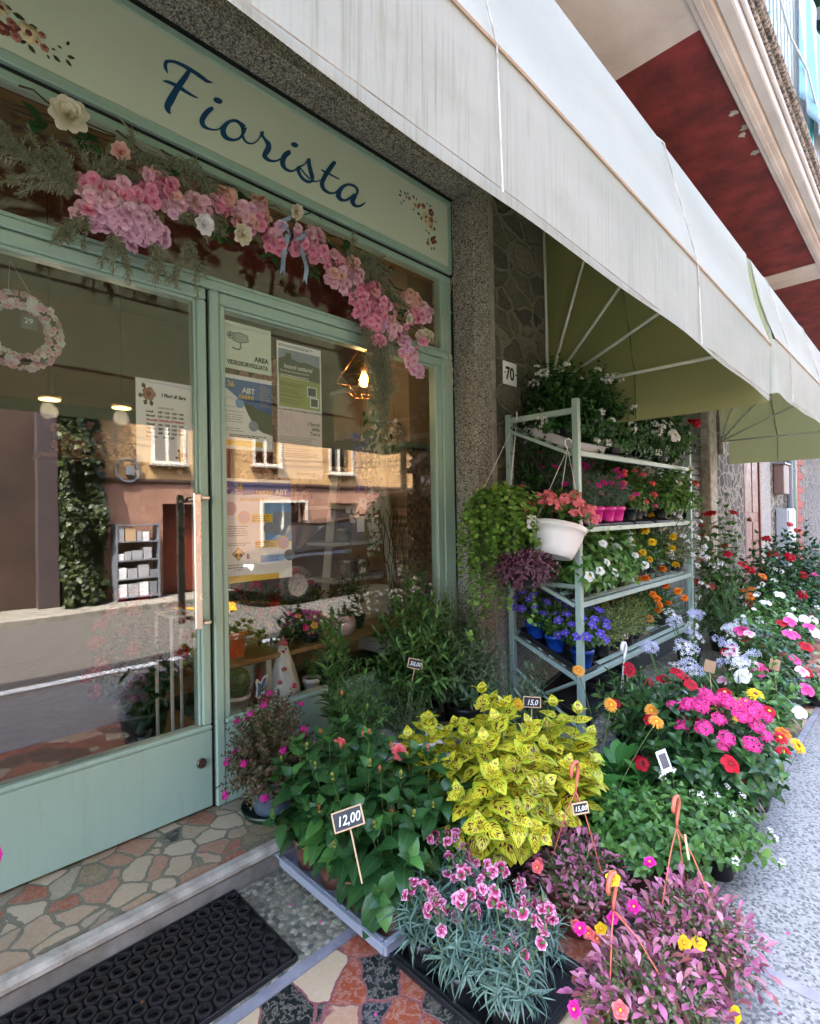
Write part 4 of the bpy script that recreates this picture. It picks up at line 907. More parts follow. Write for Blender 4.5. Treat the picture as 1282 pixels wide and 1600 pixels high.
ppoly(p, [(.0, .31), (.24, .31), (.24, .17), (.16, .18), (.09, .215), (.04, .25), (0, .275)], bl, 1); ppoly(p, [(.095, .212), (.24, .17), (.24, .075), (.19, .085), (.15, .11), (.12, .16)], gr, 2)
ptext(p, '26', .022, .274, .034, ye, bold=.0008); ptext(p, 'ABT', .092, .254, .034, M['white_ink'], bold=.001); ptext(p, 'FARINI', .078, .226, .026, ye, bold=.0008, sx=.9)
disc(p, .08, .205, .021, skb, 4); disc(p, .145, .11, .024, sky_, 4); patch(p, 0, .19, .016, .040, ye, 2); lines(p, .008, .1, [.185, .165, .15, .14, .13, .12, .09, .08], M['ink_grey'], rg); lines(p, .03, .22, [.055, .062], M['ink'], rg, .004); lines(p, .18, .235, [.295, .285, .275, .265, .255, .245, .235, .225, .215, .205], ye, rg, .002, 3)
p = poster('night_event_poster', 'green landscape poster with white script, upper right of the notices', 1.306, 1.556, 1.813, 2.131, M['paper'])
patch(p, .008, .242, .22, .285, sky_, 1); patch(p, .008, .242, .012, .2195, grn, 1); ppoly(p, [(.008, .235), (.045, .25), (.05, .268), (.075, .27), (.08, .245), (.12, .235), (.16, .24), (.242, .225), (.242, .15), (.008, .165)], gr, 2)
ptext(p, 'Incanti notturni', .034, .196, .030, M['white_ink'], shear=.35, sx=.85, bold=.0005); ptext(p, 'Concerti per camminatori notturni', .014, .178, .0135, M['white_ink'], shear=.3, sx=.85)
lines(p, .02, .2, [.16, .151], M['white_ink'], rg, .004, 4); lines(p, .014, .15, [.125, .118, .112, .095, .085, .078, .066, .06, .045, .036, .028], M['ink'], rg, .0022, 4); patch(p, .165, .222, .075, .125, M['paper'], 4); patch(p, .170, .216, .08, .120, M['ink'], 5); patch(p, .180, .232, .024, .073, M['paper'], 4); patch(p, .186, .226, .03, .068, M['ink'], 5); lines(p, .01, .24, [.296, .303], M['ink_grey'], rg, .004)
p = poster('concert_sheet', 'pale pink printed sheet reading I Suoni della Terra', 1.304, 1.556, 1.485, 1.808, plain('faint_pink_paper', (226, 212, 214), .7))
for i, s_ in enumerate(('I Suoni', 'della', 'Terra')): ptext(p, s_, .238, .262 - i * .024, .026, M['ink'], align='RIGHT', bold=.0003)
for q in range(26): x = .01 + rg.random() * .1; z = .22 + rg.random() * .09 - (x * .3); patch(p, x, x + .005, z, z + .012 + rg.random() * .012, pka, 1)
lines(p, .015, .235, [.196, .186, .178, .166, .158, .14, .13, .118, .11, .102], M['ink_grey'], rg, .0024)
lines(p, .012, .05, [.085, .077, .069, .06, .052, .045], M['ink_grey'], rg, .002); lines(p, .1, .24, [.018, .024], M['ink_grey'], rg, .004)
p = poster('programme_poster', 'large blue white and yellow event programme, 26 giugno, lowest of the notices', 1.030, 1.370, 1.016, 1.474, M['paper'])
ppoly(p, [(0, .445), (.34, .445), (.34, .375), (.2, .392), (.1, .385), (0, .39)], bl, 1); ptext(p, '26', .056, .405, .040, ye, bold=.001); ptext(p, 'ven', .004, .408, .02, M['white_ink']); ptext(p, 'giugno', .036, .386, .022, M['white_ink']); ptext(p, 'FARINI', .158, .388, .028, ye, bold=.0008); ptext(p, 'ABT', .255, .388, .036, M['white_ink'], bold=.001)
ptext(p, 'PROGRAMMA', .08, .358, .022, ye, bold=.0005); patch(p, .20, .34, .17, .35, skb, 1); patch(p, .245, .34, .2, .31, sky_, 2); patch(p, .0, .14, .0, .03, ye, 1); patch(p, .14, .27, .0, .026, ye, 2)
disc(p, .035, .325, .03, pka, 3); disc(p, .10, .285, .030, ye, 3); disc(p, .10, .285, .026, pka, 4); disc(p, .22, .235, .028, sky_, 4); disc(p, .295, .165, .032, ye, 4); disc(p, .295, .165, .027, pka, 5); disc(p, .325, .105, .027, gr, 4)
patch(p, .135, .24, .262, .3, ye, 3); patch(p, .15, .262, .145, .178, ye, 3); patch(p, .175, .30, .08, .112, skb, 3); lines(p, .155, .255, [.169, .160, .151], M['ink'], rg, .004, 5); lines(p, .14, .235, [.288, .278, .268], M['ink'], rg, .003, 5); lines(p, .19, .29, [.1, .092, .085], bl, rg, .003, 5)
lines(p, .01, .13, [.245, .235, .225, .215, .205, .17, .162], M['ink_grey'], rg, .003); lines(p, .02, .14, [.075, .064], M['ink'], rg, .0035)
ppoly(p, [(.07, .155), (.10, .125), (.07, .095), (.04, .125)], M['ink'], 2); ppoly(p, [(.07, .151), (.096, .125), (.07, .099), (.044, .125)], ye, 3); disc(p, .06, .12, .008, M['ink'], 4); disc(p, .08, .12, .008, M['ink'], 4)
patch(p, .108, .122, .1, .122, pk[1], 4)
ptext(p, 'IN VISTA', .05, .052, .01, M['ink'])

# chalkboard price tags
def price(label, loc, rotz, body, w=.075, h=.045, tilt=-12, roll=0, stick=.16, size=.03, frame_m='wood_pale'):
    t = thing('price_tag', label, 'price tag', loc, R(rotz)); t.rotation_euler = (R(tilt), R(roll), R(rotz))
    build('frame', join([box(-w / 2, w / 2, -.003, .003, h / 2 - .004, h / 2, .001), box(-w / 2, w / 2, -.003, .003, -h / 2, -h / 2 + .004, .001), box(-w / 2, -w / 2 + .004, -.0028, .0028, -h / 2 + .0041, h / 2 - .0041), box(w / 2 - .004, w / 2, -.0028, .0028, -h / 2 + .0041, h / 2 - .0041)]), M[frame_m], t)
    build('board', box(-w / 2 + .004, w / 2 - .004, -.001, .002, -h / 2 + .004, h / 2 - .004), M['board'], t)
    text('price', body, size, M['white_ink'], t, (0, -.0015, -size * .36), align='CENTER', shear=.3, sx=.9, depth=.0002, bold=size * .012)
    if stick: build('stick', tube([(0, .003, -h / 2 + .01), (0, .004, -h / 2 - stick)], .0022, 5), M['wood_pale'], t)
    return t
# ------------------------------------------------------------------ across the street (seen in the glass)
oh = thing('ochre_house', 'ochre and pink rendered house across the street, mirrored in the shop glass', 'house', (0, 0, 0))
HY = -5.2
def hole_wall(x0, x1, z0, z1, holes, y0, y1):
    out = []; xs = sorted({x0, x1} | {h[0] for h in holes} | {h[1] for h in holes})
    for a, b in zip(xs[:-1], xs[1:]):
        hs = sorted([h for h in holes if h[0] <= a and h[1] >= b], key=lambda h: h[2]); z = z0
        for h in hs:
            if h[2] > z: out.append(box(a, b, y0, y1, z, h[2]))
            z = h[3]
        if z < z1: out.append(box(a, b, y0, y1, z, z1))
    return join(out)
lowh = [(3.42, 4.02, -.02, 1.56), (5.35, 6.35, .75, 1.6), (7.0, 7.8, -.02, 1.6)]
uph = [(3.30, 3.78, 2.32, 3.5), (5.2, 5.75, 2.38, 3.5), (7.05, 7.6, 2.3, 3.5)] + [(x, x + .6, 4.6, 5.8) for x in (3.3, 5.2, 7.1)]
build('ground_floor_wall', hole_wall(2.47, 9.6, -.1, 1.93, lowh, HY - .3, HY), M['pink_wall'], oh)
build('upper_wall', hole_wall(2.47, 9.6, 2.0, 6.6, uph, HY - .3, HY), M['yellow_wall'], oh)
build('string_course', box(2.45, 9.62, HY - .3, HY + .04, 1.932, 1.998, .01), M['brown_wall'], oh)
build('rear_block', box(2.47, 9.6, HY - 5, HY - .6, -.1, 6.6), M['in_brown'], oh)
build('roof', prism([(HY - 5, 6.62), (HY + .5, 6.62), (HY + .5, 6.72), (HY - 2.4, 7.9)], 'x', 2.2, 9.8), plain('roof_tiles', (150, 84, 62), .8, var=.3), oh)
for (a, b, c, d) in uph + lowh[1:2]:
    w_ = build('window', join([box(a - .05, b + .05, HY - .02, HY + .03, c - .05, c - .001, .004), box(a - .05, b + .05, HY - .02, HY + .03, d + .001, d + .05), box(a - .05, a - .001, HY - .02, HY + .03, c, d), box(b + .001, b + .05, HY - .02, HY + .03, c, d), box((a + b) / 2 - .02, (a + b) / 2 + .02, HY - .1, HY - .06, c, d)]), M['white_wood'], oh)
    build('sill', box(a - .1, b + .1, HY - .02, HY + .10, c - .09, c - .051, .004), M['concrete_pale'], w_)
    build('pane', box(a, b, HY - .12, HY - .11, c, d), M['glass_far'], w_)
build('house_door', box(3.42, 4.02, HY - .22, HY - .2, -.02, 1.56), M['door_red'], oh)
build('garage_door', box(7.0, 7.8, HY - .22, HY - .2, -.02, 1.6), M['ink_grey'], oh)
cl = build('cable_coil', join([tube([(2.86 + (.16 + q * .01) * math.cos(a), HY + .03 + .008 * q, 2.12 + (.17 + q * .008) * math.sin(a)) for a in np.linspace(0, 6.283, 22)], .008, 5) for q in range(4)] + [tube([(2.72, HY + .03, 2.2), (2.66, HY + .03, 2.6), (2.8, HY + .03, 3.6)], .008, 5), box(2.83, 2.95, HY + .005, HY + .09, 2.04, 2.18, .005)]), M['grey_metal'])
tag(cl, 'coil of cable on the ochre wall across the street', 'cable coil')
bh = thing('brown_house', 'worn brown house across the street behind a stone pilaster, both darkened for shade', 'house', (0, 0, 0))
bhh = [(-1.2, -.3, -.02, 2.0), (.55, 1.15, .5, 1.7), (-3.4, -2.4, .7, 2.0), (.5, 1.2, 2.9, 4.1), (-1.4, -.6, 2.9, 4.1)]
build('wall', hole_wall(-9, 1.9, -.1, 6.0, bhh, HY - .5, HY - .2), M['brown_wall'], bh)
build('rear_block', box(-9, 1.9, HY - 5, HY - .9, -.1, 6.0), M['in_green'], bh)
build('pilaster', box(1.62, 1.9, HY - .19, HY - .02, -.1, 6.0, .01), plain('mauve_stone', (74, 62, 64), .8, var=.25), bh)  # stone tone lowered too, shade put into its colour
build('roof', prism([(HY - 5, 6.02), (HY + .3, 6.02), (HY + .3, 6.12), (HY - 2.4, 7.2)], 'x', -9.2, 2.0), M['in_brown'], bh)
for (a, b, c, d) in bhh: build('window', box(a, b, HY - .45, HY - .43, c, d), M['glass_far'], bh)
ns_ = thing('goods_rack', 'grey rack of boxes and papers in front of the pink wall across the street', 'display rack', (2.92, -5.0, -.02))
rg = random.Random(5)
build('frame', join([box(-.34, -.31, -.12, .12, 0, 1.25), box(.31, .34, -.12, .12, 0, 1.25)] + [box(-.309, .309, -.12, .12, z, z + .02) for z in (.05, .35, .65, .95, 1.22)]), M['grey_metal'], ns_)
for z in (.071, .371, .671, .971):
    x = -.3
    while x < .2: w_ = .07 + rg.random() * .1; build('box', box(x, x + w_, -.08, .10, z, z + .1 + rg.random() * .14, .003), (M['paper'], M['greytray2'], M['wood_pale'], M['grey_metal'])[rg.randrange(4)], ns_); x += w_ + .02
wi = build('street_wires', join([tube([(2.5 + 7 * t, -5.05, 3.05 - .25 * math.sin(t * 3.14) + q * .12) for t in np.linspace(0, 1, 9)], .006, 4) for q in range(2)]), M['gap']); tag(wi, 'two thin dark wires strung along the ochre house front', 'wires')
sh_ = thing('wall_downpipe', 'rusty downpipe on the corner of the ochre house across the street', 'pipe', (4.6, -5.14, 0)); build('pipe', tube([(0, 0, 0), (0, 0, 6.4)], .045, 10), M['door_red'], sh_, smooth=True)
# ivy covered gap between the houses
LT = {}
LF = {}
LF['ivy'] = leafmat('ivy_leaves', [(30, 44, 22), (52, 66, 30), (40, 56, 26), (76, 84, 44)], vein=0)
rng = np.random.default_rng(11)
lfh = [leaf(.09, .075, 'ovate', .2, .3, 3, seed=i) for i in range(3)]
Ms = []
for i in range(5200):
    x = rng.uniform(1.92, 2.46); z = rng.uniform(0, 5.0); y = HY + .12 + .10 * math.sin(x * 17 + z * 3) + .1 * math.sin(z * 6) + rng.normal(0, .05)
    Ms.append(frame((x, y, z), (rng.normal(0, .5), rng.uniform(.1, 1), rng.normal(-.5, .5)), (0, .6, 1), rng.uniform(.7, 1.4)))
hg = thing('ivy_hedge', 'tall ivy hedge filling the gap between the two houses across the street', 'hedge', (0, 0, 0))
build('foliage', insts(lfh, Ms, rng), LF['ivy'], hg)
build('core', box(1.93, 2.45, HY - .6, HY - .1, 0, 5.0), M['ink_green'], hg)
# a house further along and trees
gh = thing('grey_house', 'pale house further along the far side of the street', 'house', (0, 0, 0))
build('wall', hole_wall(11.5, 24, -.1, 6.4, [(12.3, 13.1, .8, 2.1), (14.5, 15.3, .8, 2.1), (12.3, 13.1, 3.4, 4.7), (14.5, 15.3, 3.4, 4.7), (17, 18, 0, 2.2)], HY - 1.8, HY - 1.5), M['cream'], gh)
build('rear_block', box(11.5, 24, HY - 6, HY - 2.0, -.1, 6.4), M['in_green'], gh)
build('roof', box(11.2, 24.3, HY - 6, HY - 1.1, 6.41, 6.6), M['in_brown'], gh)
tk = thing('street_tree', 'broad green tree between the houses across the street', 'tree', (10.5, -6.6, -.1))
build('trunk', tube([(0, 0, 0), (.05, 0, 1.2), (0, .05, 2.6), (.1, 0, 4)], [.16, .13, .1, .05], 9), M['in_brown'], tk, smooth=True)
Ms = []
for i in range(3000):
    p = nrm(rng.normal(0, 1, 3)) * rng.uniform(.55, 1) ** .5 * np.array([1.3, 1.2, 1.6]) * (1 + .2 * math.sin(i)); Ms.append(frame(p + [0, 0, 3.6], rng.normal(0, 1, 3), (0, 0, 1), rng.uniform(1, 2)))
build('crown', insts(lfh, Ms, rng), LF['ivy'], tk)

# parked car
def loft(prof, secs):
    """prof: closed outline (x,z); secs: (y, scale_x, scale_z, zref)"""
    n = len(prof); V = []
    for y, sx, sz, zr in secs:
        for x, z in prof: V.append((x * sx, y, zr + (z - zr) * sz))
    F = [(k * n + i, k * n + (i + 1) % n, (k + 1) * n + (i + 1) % n, (k + 1) * n + i) for k in range(len(secs) - 1) for i in range(n)]
    F += [tuple(range(n))[::-1], tuple((len(secs) - 1) * n + i for i in range(n))]
    return Ch(V, faces(F))
cr = thing('parked_car', 'black hatchback parked across the street, mirrored in the display window', 'car', (5.9, -3.85, -.105))
bodyp = [(-1.95, .28), (-1.98, .5), (-1.9, .72), (-1.1, .82), (1.75, .84), (1.9, .7), (1.95, .35), (1.85, .24), (-1.8, .22)]
build('body', loft(bodyp, [(-.84, .94, .86, .4), (-.80, .985, .96, .4), (-.6, 1, 1, .4), (.6, 1, 1, .4), (.80, .985, .96, .4), (.84, .94, .86, .4)]), M['car'], cr, smooth=False)
cab = [(-1.15, .81), (-.5, 1.28), (.3, 1.36), (1.25, 1.32), (1.72, .83)]
build('window_band', loft(cab, [(-.74, 1, .1, .83), (-.60, .93, .93, .83), (.60, .93, .93, .83), (.74, 1, .1, .83)]), M['carglass'], cr)
build('roof', loft([(-.46, 1.272), (.3, 1.345), (1.15, 1.31), (1.15, 1.335), (.3, 1.372), (-.46, 1.295)], [(-.56, .98, 1, 1.3), (.56, .98, 1, 1.3)]), M['car'], cr)
for x in (-1.2, 1.2):
    for y in (-.78, .78):
        wl_ = build('wheel', lathe([(.2, -.09), (.3, -.09), (.31, -.05), (.31, .05), (.3, .09), (.2, .09)], 22).tf(tr(x, y, .31) @ rx(R(90))), M['tyre'], cr, smooth=True)
        build('rim', lathe([(.03, -.095), (.19, -.09), (.2, -.06), (.2, .06), (.19, .09), (.03, .095)], 10).tf(tr(x, y, .31) @ rx(R(90))), M['steel'], wl_)
for y in (-.6, .6): build('headlight', box(-1.93, -1.86, y - .15, y + .15, .56, .68, .02), M['whiteplastic'], cr); build('tail_light', box(1.80, 1.90, y - .12, y + .12, .6, .78, .02), M['redlamp'], cr)
pu = thing('folded_parasol', 'bright blue folded parasol standing across the street behind the black car', 'parasol', (7.5, -4.1, -.105))
build('canopy', lathe([(.30, .55), (.22, .62), (.16, .8), (.09, 1.15), (.02, 1.35), (.001, 1.37)], 8), M['blue'], pu); build('pole', tube([(0, 0, 0), (0, 0, .6)], .02, 8), M['grey_metal'], pu); build('foot', lathe([(.2, 0), (.2, .05), (.04, .07)], 16), M['ink_grey'], pu)
# black rubber honeycomb mat at the step
mat_ = []
ring = lathe([(.0120, 0), (.0225, 0), (.0235, .004), (.0225, .0185), (.0150, .0195), (.0140, .008)], 12)
ring = Ch(ring.V, [(f, m) for f, m in ring.F if f.shape[1] == 4]); ring = join([ring, lathe([(.0005, .0035), (.0150, .0036)], 12)]); ring = Ch(ring.V, [(f, m) for f, m in ring.F if f.shape[1] == 4])
Ms = []; ties = []
px = .0480; py = px * .866; nx, ny = 26, 9
for j in range(ny):
    for i in range(nx):
        x = .818 - i * px - (px / 2 if j % 2 else 0); y = 1.367 + j * py
        Ms.append(tr(x, y, .0035))
mat_ = join([inst(ring, Ms), box(-.49, .845, 1.338, 1.342, .004, .020, .001), box(-.49, .845, 1.730, 1.734, .004, .020, .001), box(.842, .846, 1.342, 1.730, .004, .020, .001), box(-.49, .843, 1.34, 1.732, .0035, .0055)])
mt_ = build('rubber_mat', mat_, M['rubber'], smooth=False)
tag(mt_, 'black rubber honeycomb doormat at the foot of the door step', 'doormat')
dl = build('dry_leaf', leaf(.03, .012, 'lance', .4, .6, 5).tf(frame((.47, 1.50, .024), (.5, .8, .1))), plain('dead_leaf', (150, 96, 60), .8)); tag(dl, 'small curled brown leaf lying on the rubber doormat', 'dead leaf')
# ------------------------------------------------------------------ leaves
def L(key, name, cols, **k): LF[key] = leafmat(name, cols, **k)
L('hib', 'hibiscus_leaf', [(34, 70, 38), (48, 92, 46), (40, 80, 42), (84, 136, 62)], rough=.33, vein=.16)
L('olean', 'oleander_leaf', [(50, 88, 44), (78, 120, 60), (60, 100, 50), (126, 164, 88)], vein=.2)
L('olive', 'dull_narrow_leaf', [(58, 80, 54), (86, 112, 76), (112, 132, 100), (72, 96, 64)], vein=0)
L('lav', 'grey_needle_leaf', [(98, 116, 108), (122, 138, 128), (84, 102, 96)], vein=0, rough=.7)
L('dian', 'blue_green_strap_leaf', [(84, 116, 104), (112, 142, 128), (70, 100, 88), (132, 158, 144)], vein=.06, rough=.55)
L('gerb', 'bright_green_leaf', [(46, 104, 44), (70, 130, 58), (58, 116, 50), (88, 146, 70)], vein=.2)
L('lant', 'mid_green_leaf', [(46, 88, 38), (72, 118, 52), (58, 102, 44), (104, 146, 70)], vein=.14)
L('dark', 'dark_glossy_leaf', [(26, 56, 30), (42, 82, 42), (34, 68, 36), (66, 112, 54)], rough=.32, vein=.2)
L('mid', 'fresh_green_leaf', [(52, 94, 42), (84, 128, 60), (64, 108, 48), (112, 150, 78)], vein=.2)
L('imp', 'soft_green_leaf', [(66, 110, 48), (94, 140, 64), (76, 122, 54), (120, 160, 84)], vein=.25)
L('sedum', 'pale_sedum_leaf', [(120, 140, 74), (150, 160, 96), (104, 124, 66), (168, 170, 120)], vein=0, rough=.6)
L('sedumred', 'dark_red_sedum_leaf', [(92, 40, 38), (120, 60, 50), (70, 34, 34), (130, 90, 66)], vein=0, rough=.6)
L('bronze', 'bronze_small_leaf', [(84, 92, 58), (110, 84, 66), (70, 80, 48), (128, 96, 84)], vein=0, rough=.5)
L('portg', 'green_succulent_leaf', [(58, 84, 44), (92, 112, 64), (74, 84, 54), (116, 88, 74)], vein=0, rough=.3, trans=.15)
L('portp', 'mauve_succulent_leaf', [(156, 78, 120), (186, 112, 152), (116, 60, 84), (202, 138, 160), (134, 80, 76), (166, 92, 128)], vein=0, rough=.3, trans=.2)
L('trad', 'purple_narrow_leaf', [(82, 34, 62), (112, 56, 84), (66, 28, 52), (140, 88, 112)], vein=.35, rough=.35)
L('creep', 'creeping_round_leaf', [(86, 128, 50), (122, 164, 70), (70, 110, 44), (160, 196, 100)], vein=0)
L('calib', 'strap_leaf', [(70, 112, 64), (96, 138, 86), (58, 98, 54), (130, 164, 110)], vein=0)
L('dusty', 'silver_green_leaf', [(112, 124, 92), (136, 146, 112), (96, 110, 82)], vein=0, rough=.7)
L('moss', 'grey_green_artificial_sprig', [(132, 136, 112), (154, 156, 132), (112, 118, 94)], vein=0, rough=.7)
L('yel', 'yellow_artificial_leaf', [(150, 120, 30), (110, 96, 30), (176, 140, 50)], vein=0)
STEM = plain('green_stem', (78, 104, 52), .6); TWIG = plain('brown_twig', (62, 44, 34), .8, bump=.3); TWIGP = plain('pale_twig', (168, 160, 136), .7)
def coleus():
    t = NT('coleus_leaf'); uv = t.coord('UV'); sp = t.add("ShaderNodeSeparateXYZ"); t.link(uv, sp.inputs[0]); g = t.add("ShaderNodeNewGeometry").outputs['Random Per Island']
    d = t.math('ABSOLUTE', t.math('SUBTRACT', sp.outputs[0], .5))
    base = t.ramp(g, [(0, lin((214, 206, 40))), (.5, lin((226, 216, 62))), (1, lin((176, 190, 42)))])
    base = t.mix(t.ramp(d, [(.30, 0), (.46, .75)]), base, lin((150, 186, 60)))
    cmb = t.add("ShaderNodeCombineXYZ"); t.link(t.math('MULTIPLY', d, 3.0), cmb.inputs[0]); t.link(t.math('MULTIPLY', t.math('SUBTRACT', sp.outputs[1], t.math('MULTIPLY', d, .8)), 8.0), cmb.inputs[1]); t.link(t.math('MULTIPLY', g, 90), cmb.inputs[2])
    n = t.noise(cmb.outputs[0], 1.6, 3, .6)
    lim = t.math('ADD', n, t.ramp(d, [(0, .10), (.22, .06), (.40, -.25)]))
    c = t.mix(t.ramp(lim, [(.59, 0), (.615, 1)]), base, lin((84, 14, 26)))
    c = t.mix(t.ramp(d, [(0, .6), (.025, 0)]), c, lin((232, 226, 130)))
    sheet_shader(t, c, .45, .28); return t.m
LF['coleus'] = coleus()

# ------------------------------------------------------------------ petals
P = {}
def PM(k, name, stops, **kw): P[k] = petalmat(name, stops, **kw)
PM('pinkdeep', 'deep_pink_petal', [(0, (202, 52, 108)), (.3, (234, 122, 160)), (1, (246, 190, 210))])
PM('pinkpale', 'pale_pink_petal', [(0, (214, 110, 150)), (.35, (236, 178, 198)), (1, (246, 214, 224))])
PM('lilac', 'pale_lilac_petal', [(0, (206, 120, 172)), (.5, (234, 184, 216)), (1, (244, 216, 234))])
PM('cream', 'cream_petal', [(0, (196, 200, 120)), (.4, (226, 224, 190)), (1, (238, 234, 214))])
PM('blush', 'blush_petal', [(0, (206, 120, 110)), (.5, (230, 176, 160)), (1, (240, 206, 192))])
PM('magenta', 'magenta_petal', [(0, (170, 10, 110)), (.5, (214, 34, 150)), (1, (232, 60, 170))])
PM('hotpink', 'hot_pink_petal', [(0, (200, 40, 110)), (.4, (232, 70, 150)), (1, (244, 110, 178))])
PM('pentas', 'pentas_pink_petal', [(0, (206, 30, 120)), (.5, (232, 64, 150)), (1, (240, 100, 176))])
PM('red', 'red_petal', [(0, (120, 8, 24)), (.5, (186, 18, 44)), (1, (206, 30, 54))])
PM('coral', 'coral_petal', [(0, (222, 60, 60)), (.5, (238, 96, 100)), (1, (244, 140, 140))])
PM('euph', 'salmon_pink_bract', [(0, (230, 50, 90)), (.3, (242, 116, 136)), (1, (248, 156, 164))])
PM('white', 'white_petal', [(0, (214, 222, 190)), (.3, (236, 238, 236)), (1, (244, 244, 246))], var=.05)
PM('dianp', 'dianthus_petal', [(0, (226, 200, 214)), (.22, (156, 26, 78)), (.55, (206, 70, 130)), (.76, (236, 160, 196)), (1, (248, 220, 234))])
PM('yellow', 'yellow_petal', [(0, (226, 150, 20)), (.4, (240, 196, 30)), (1, (246, 214, 50))])
PM('orange', 'orange_petal', [(0, (200, 70, 20)), (.5, (236, 120, 24)), (1, (244, 156, 50))])
PM('apricot', 'apricot_petal', [(0, (210, 110, 30)), (.5, (236, 160, 50)), (1, (242, 188, 90))])
PM('blue', 'violet_blue_petal', [(0, (180, 176, 226)), (.3, (92, 76, 196)), (1, (112, 96, 214))])
PM('agap', 'pale_blue_petal', [(0, (170, 176, 216)), (.5, (194, 200, 230)), (1, (222, 226, 240))])
PM('bud', 'green_yellow_bud', [(0, (96, 126, 50)), (.5, (150, 164, 70)), (1, (214, 200, 90))])
PM('budo', 'orange_bud', [(0, (120, 130, 60)), (.4, (214, 150, 90)), (1, (236, 150, 110))])
CEN_Y = plain('yellow_flower_centre', (224, 176, 40), .8, bump=.5); CEN_B = plain('brown_flower_centre', (110, 62, 30), .9, bump=.5); CEN_G = plain('green_flower_centre', (120, 140, 60), .8)

def mesh_of(ch, mats, smooth=True):
    o = build('tmp', ch, mats, smooth=smooth); me = o.data; bpy.data.objects.remove(o); return me
FM = {}
def FLW(key, ch, *mats): FM[key] = mesh_of(ch, list(mats)); FM[key].name = key + '_flower'
star5 = lambda Lr, W, el=.35: [dict(n=5, L=Lr, W=W, elev=el, droop=.25, seg=3)]
C_daisy = lambda r, n, w: flower([dict(n=n, L=r, W=w, elev=.12, droop=.2, seg=3, r0=r * .22), dict(n=n, L=r * .85, W=w, elev=.4, droop=.25, seg=3, r0=r * .2, z=.001)], (r * .32, r * .22, 1))
C_double = lambda r, s: flower([dict(n=6, L=r, W=r * .95, elev=.1, droop=.2, seg=4, wav=.5), dict(n=6, L=r * .85, W=r * .85, elev=.55, droop=.2, seg=4, wav=.6), dict(n=5, L=r * .62, W=r * .7, elev=1.0, droop=.1, seg=3, wav=.6), dict(n=3, L=r * .4, W=r * .45, elev=1.35, droop=0, seg=3)], None, s)
C_trump = lambda r, s: flower([dict(n=5, L=r, W=r * .98, elev=.45, droop=.55, seg=5, fold=.1, r0=r * .06)], (r * .12, -.01, 1), s)
FLW('double_coral', C_double(.028, 3), P['coral']); FLW('daisy_yellow', C_daisy(.026, 16, .009), P['yellow'], CEN_Y); FLW('daisy_apricot', C_daisy(.027, 20, .008), P['apricot'], CEN_Y)
FLW('zinnia_yellow', C_daisy(.030, 15, .012), P['yellow'], CEN_B); FLW('zinnia_red', C_daisy(.028, 15, .012), P['red'], CEN_Y); FLW('zinnia_orange', C_daisy(.028, 14, .012), P['orange'], CEN_B)
FLW('trumpet_red', C_trump(.040, 1), P['red'], CEN_Y); FLW('trumpet_pink', C_trump(.042, 2), P['hotpink'], CEN_Y); FLW('trumpet_white', C_trump(.044, 3), P['white'], CEN_Y)
FLW('trumpet_pale', C_trump(.038, 2), P['pinkpale'], CEN_Y)
FLW('flat_white', flower(star5(.021, .021, .1), (.003, .003, 1)), P['white'], CEN_Y); FLW('flat_magenta', flower([dict(n=5, L=.019, W=.020, elev=.35, droop=.3, seg=3), dict(n=5, L=.015, W=.016, elev=.8, droop=.2, seg=3)], (.004, .004, 1)), P['magenta'], CEN_Y)
FLW('flat_yellow', flower([dict(n=5, L=.019, W=.020, elev=.5, droop=.3, seg=3)], (.004, .005, 1)), P['yellow'], CEN_Y); FLW('flat_red', flower([dict(n=5, L=.019, W=.020, elev=.4, droop=.3, seg=3), dict(n=4, L=.012, W=.014, elev=.9, seg=3)], (.004, .004, 1)), P['coral'], CEN_Y)
FLW('bud', flower([dict(n=5, L=.022, W=.012, elev=1.42, droop=-.16, seg=3, r0=.003)], (.006, .006, 0)), P['bud'], P['bud']); FLW('budo', flower([dict(n=5, L=.027, W=.014, elev=1.4, droop=-.16, seg=3, r0=.003)], (.006, .006, 0)), P['budo'])
FLW('dianthus', flower([dict(n=6, L=.0165, W=.015, elev=.25, droop=.25, seg=4, wav=1.0), dict(n=5, L=.013, W=.013, elev=.75, seg=3, wav=1.0), dict(n=3, L=.009, W=.009, elev=1.2, seg=3)], (.004, -.016, 1)), P['dianp'], STEM)
FLW('marigold', flower([dict(n=12, L=.020, W=.011, elev=.05, droop=.3, seg=3, wav=.5), dict(n=11, L=.018, W=.011, elev=.45, seg=3, wav=.5), dict(n=9, L=.015, W=.010, elev=.85, seg=3, wav=.5), dict(n=6, L=.011, W=.009, elev=1.25, seg=3)], None), P['yellow'])
FM['marigold_orange'] = FM['marigold'].copy(); FM['marigold_orange'].materials[0] = P['orange']
FLW('bell', flower([dict(n=5, L=.024, W=.017, elev=.95, droop=.55, seg=4, r0=.002)], None), P['blue'])
FLW('spiky_dahlia', flower([dict(n=12, L=.05, W=.014, elev=.1, droop=.2, seg=3), dict(n=10, L=.042, W=.014, elev=.4, seg=3)], (.008, .008, 1)), P['red'], CEN_Y)
def cluster(small, n, R_, hgt, s, rng, jit=.35):
    Ms = []
    for p in dome_pts(rng, n, R_, R_, hgt): Ms.append(face_frame(p, nrm(p + rng.normal(0, jit * R_, 3) + [0, 0, R_ * .3]), rng.random() * 6, s * rng.uniform(.85, 1.15)))
    return inst(small, Ms)
rngF = np.random.default_rng(77)
st5 = flower(star5(.0075, .0062, .15)); st5b = flower(star5(.012, .011, .2))
FLW('pentas_head', cluster(st5, 42, .030, .018, 1, rngF), P['pentas'])
FLW('geranium_head', cluster(st5b, 22, .034, .030, 1.25, rngF), P['red'])
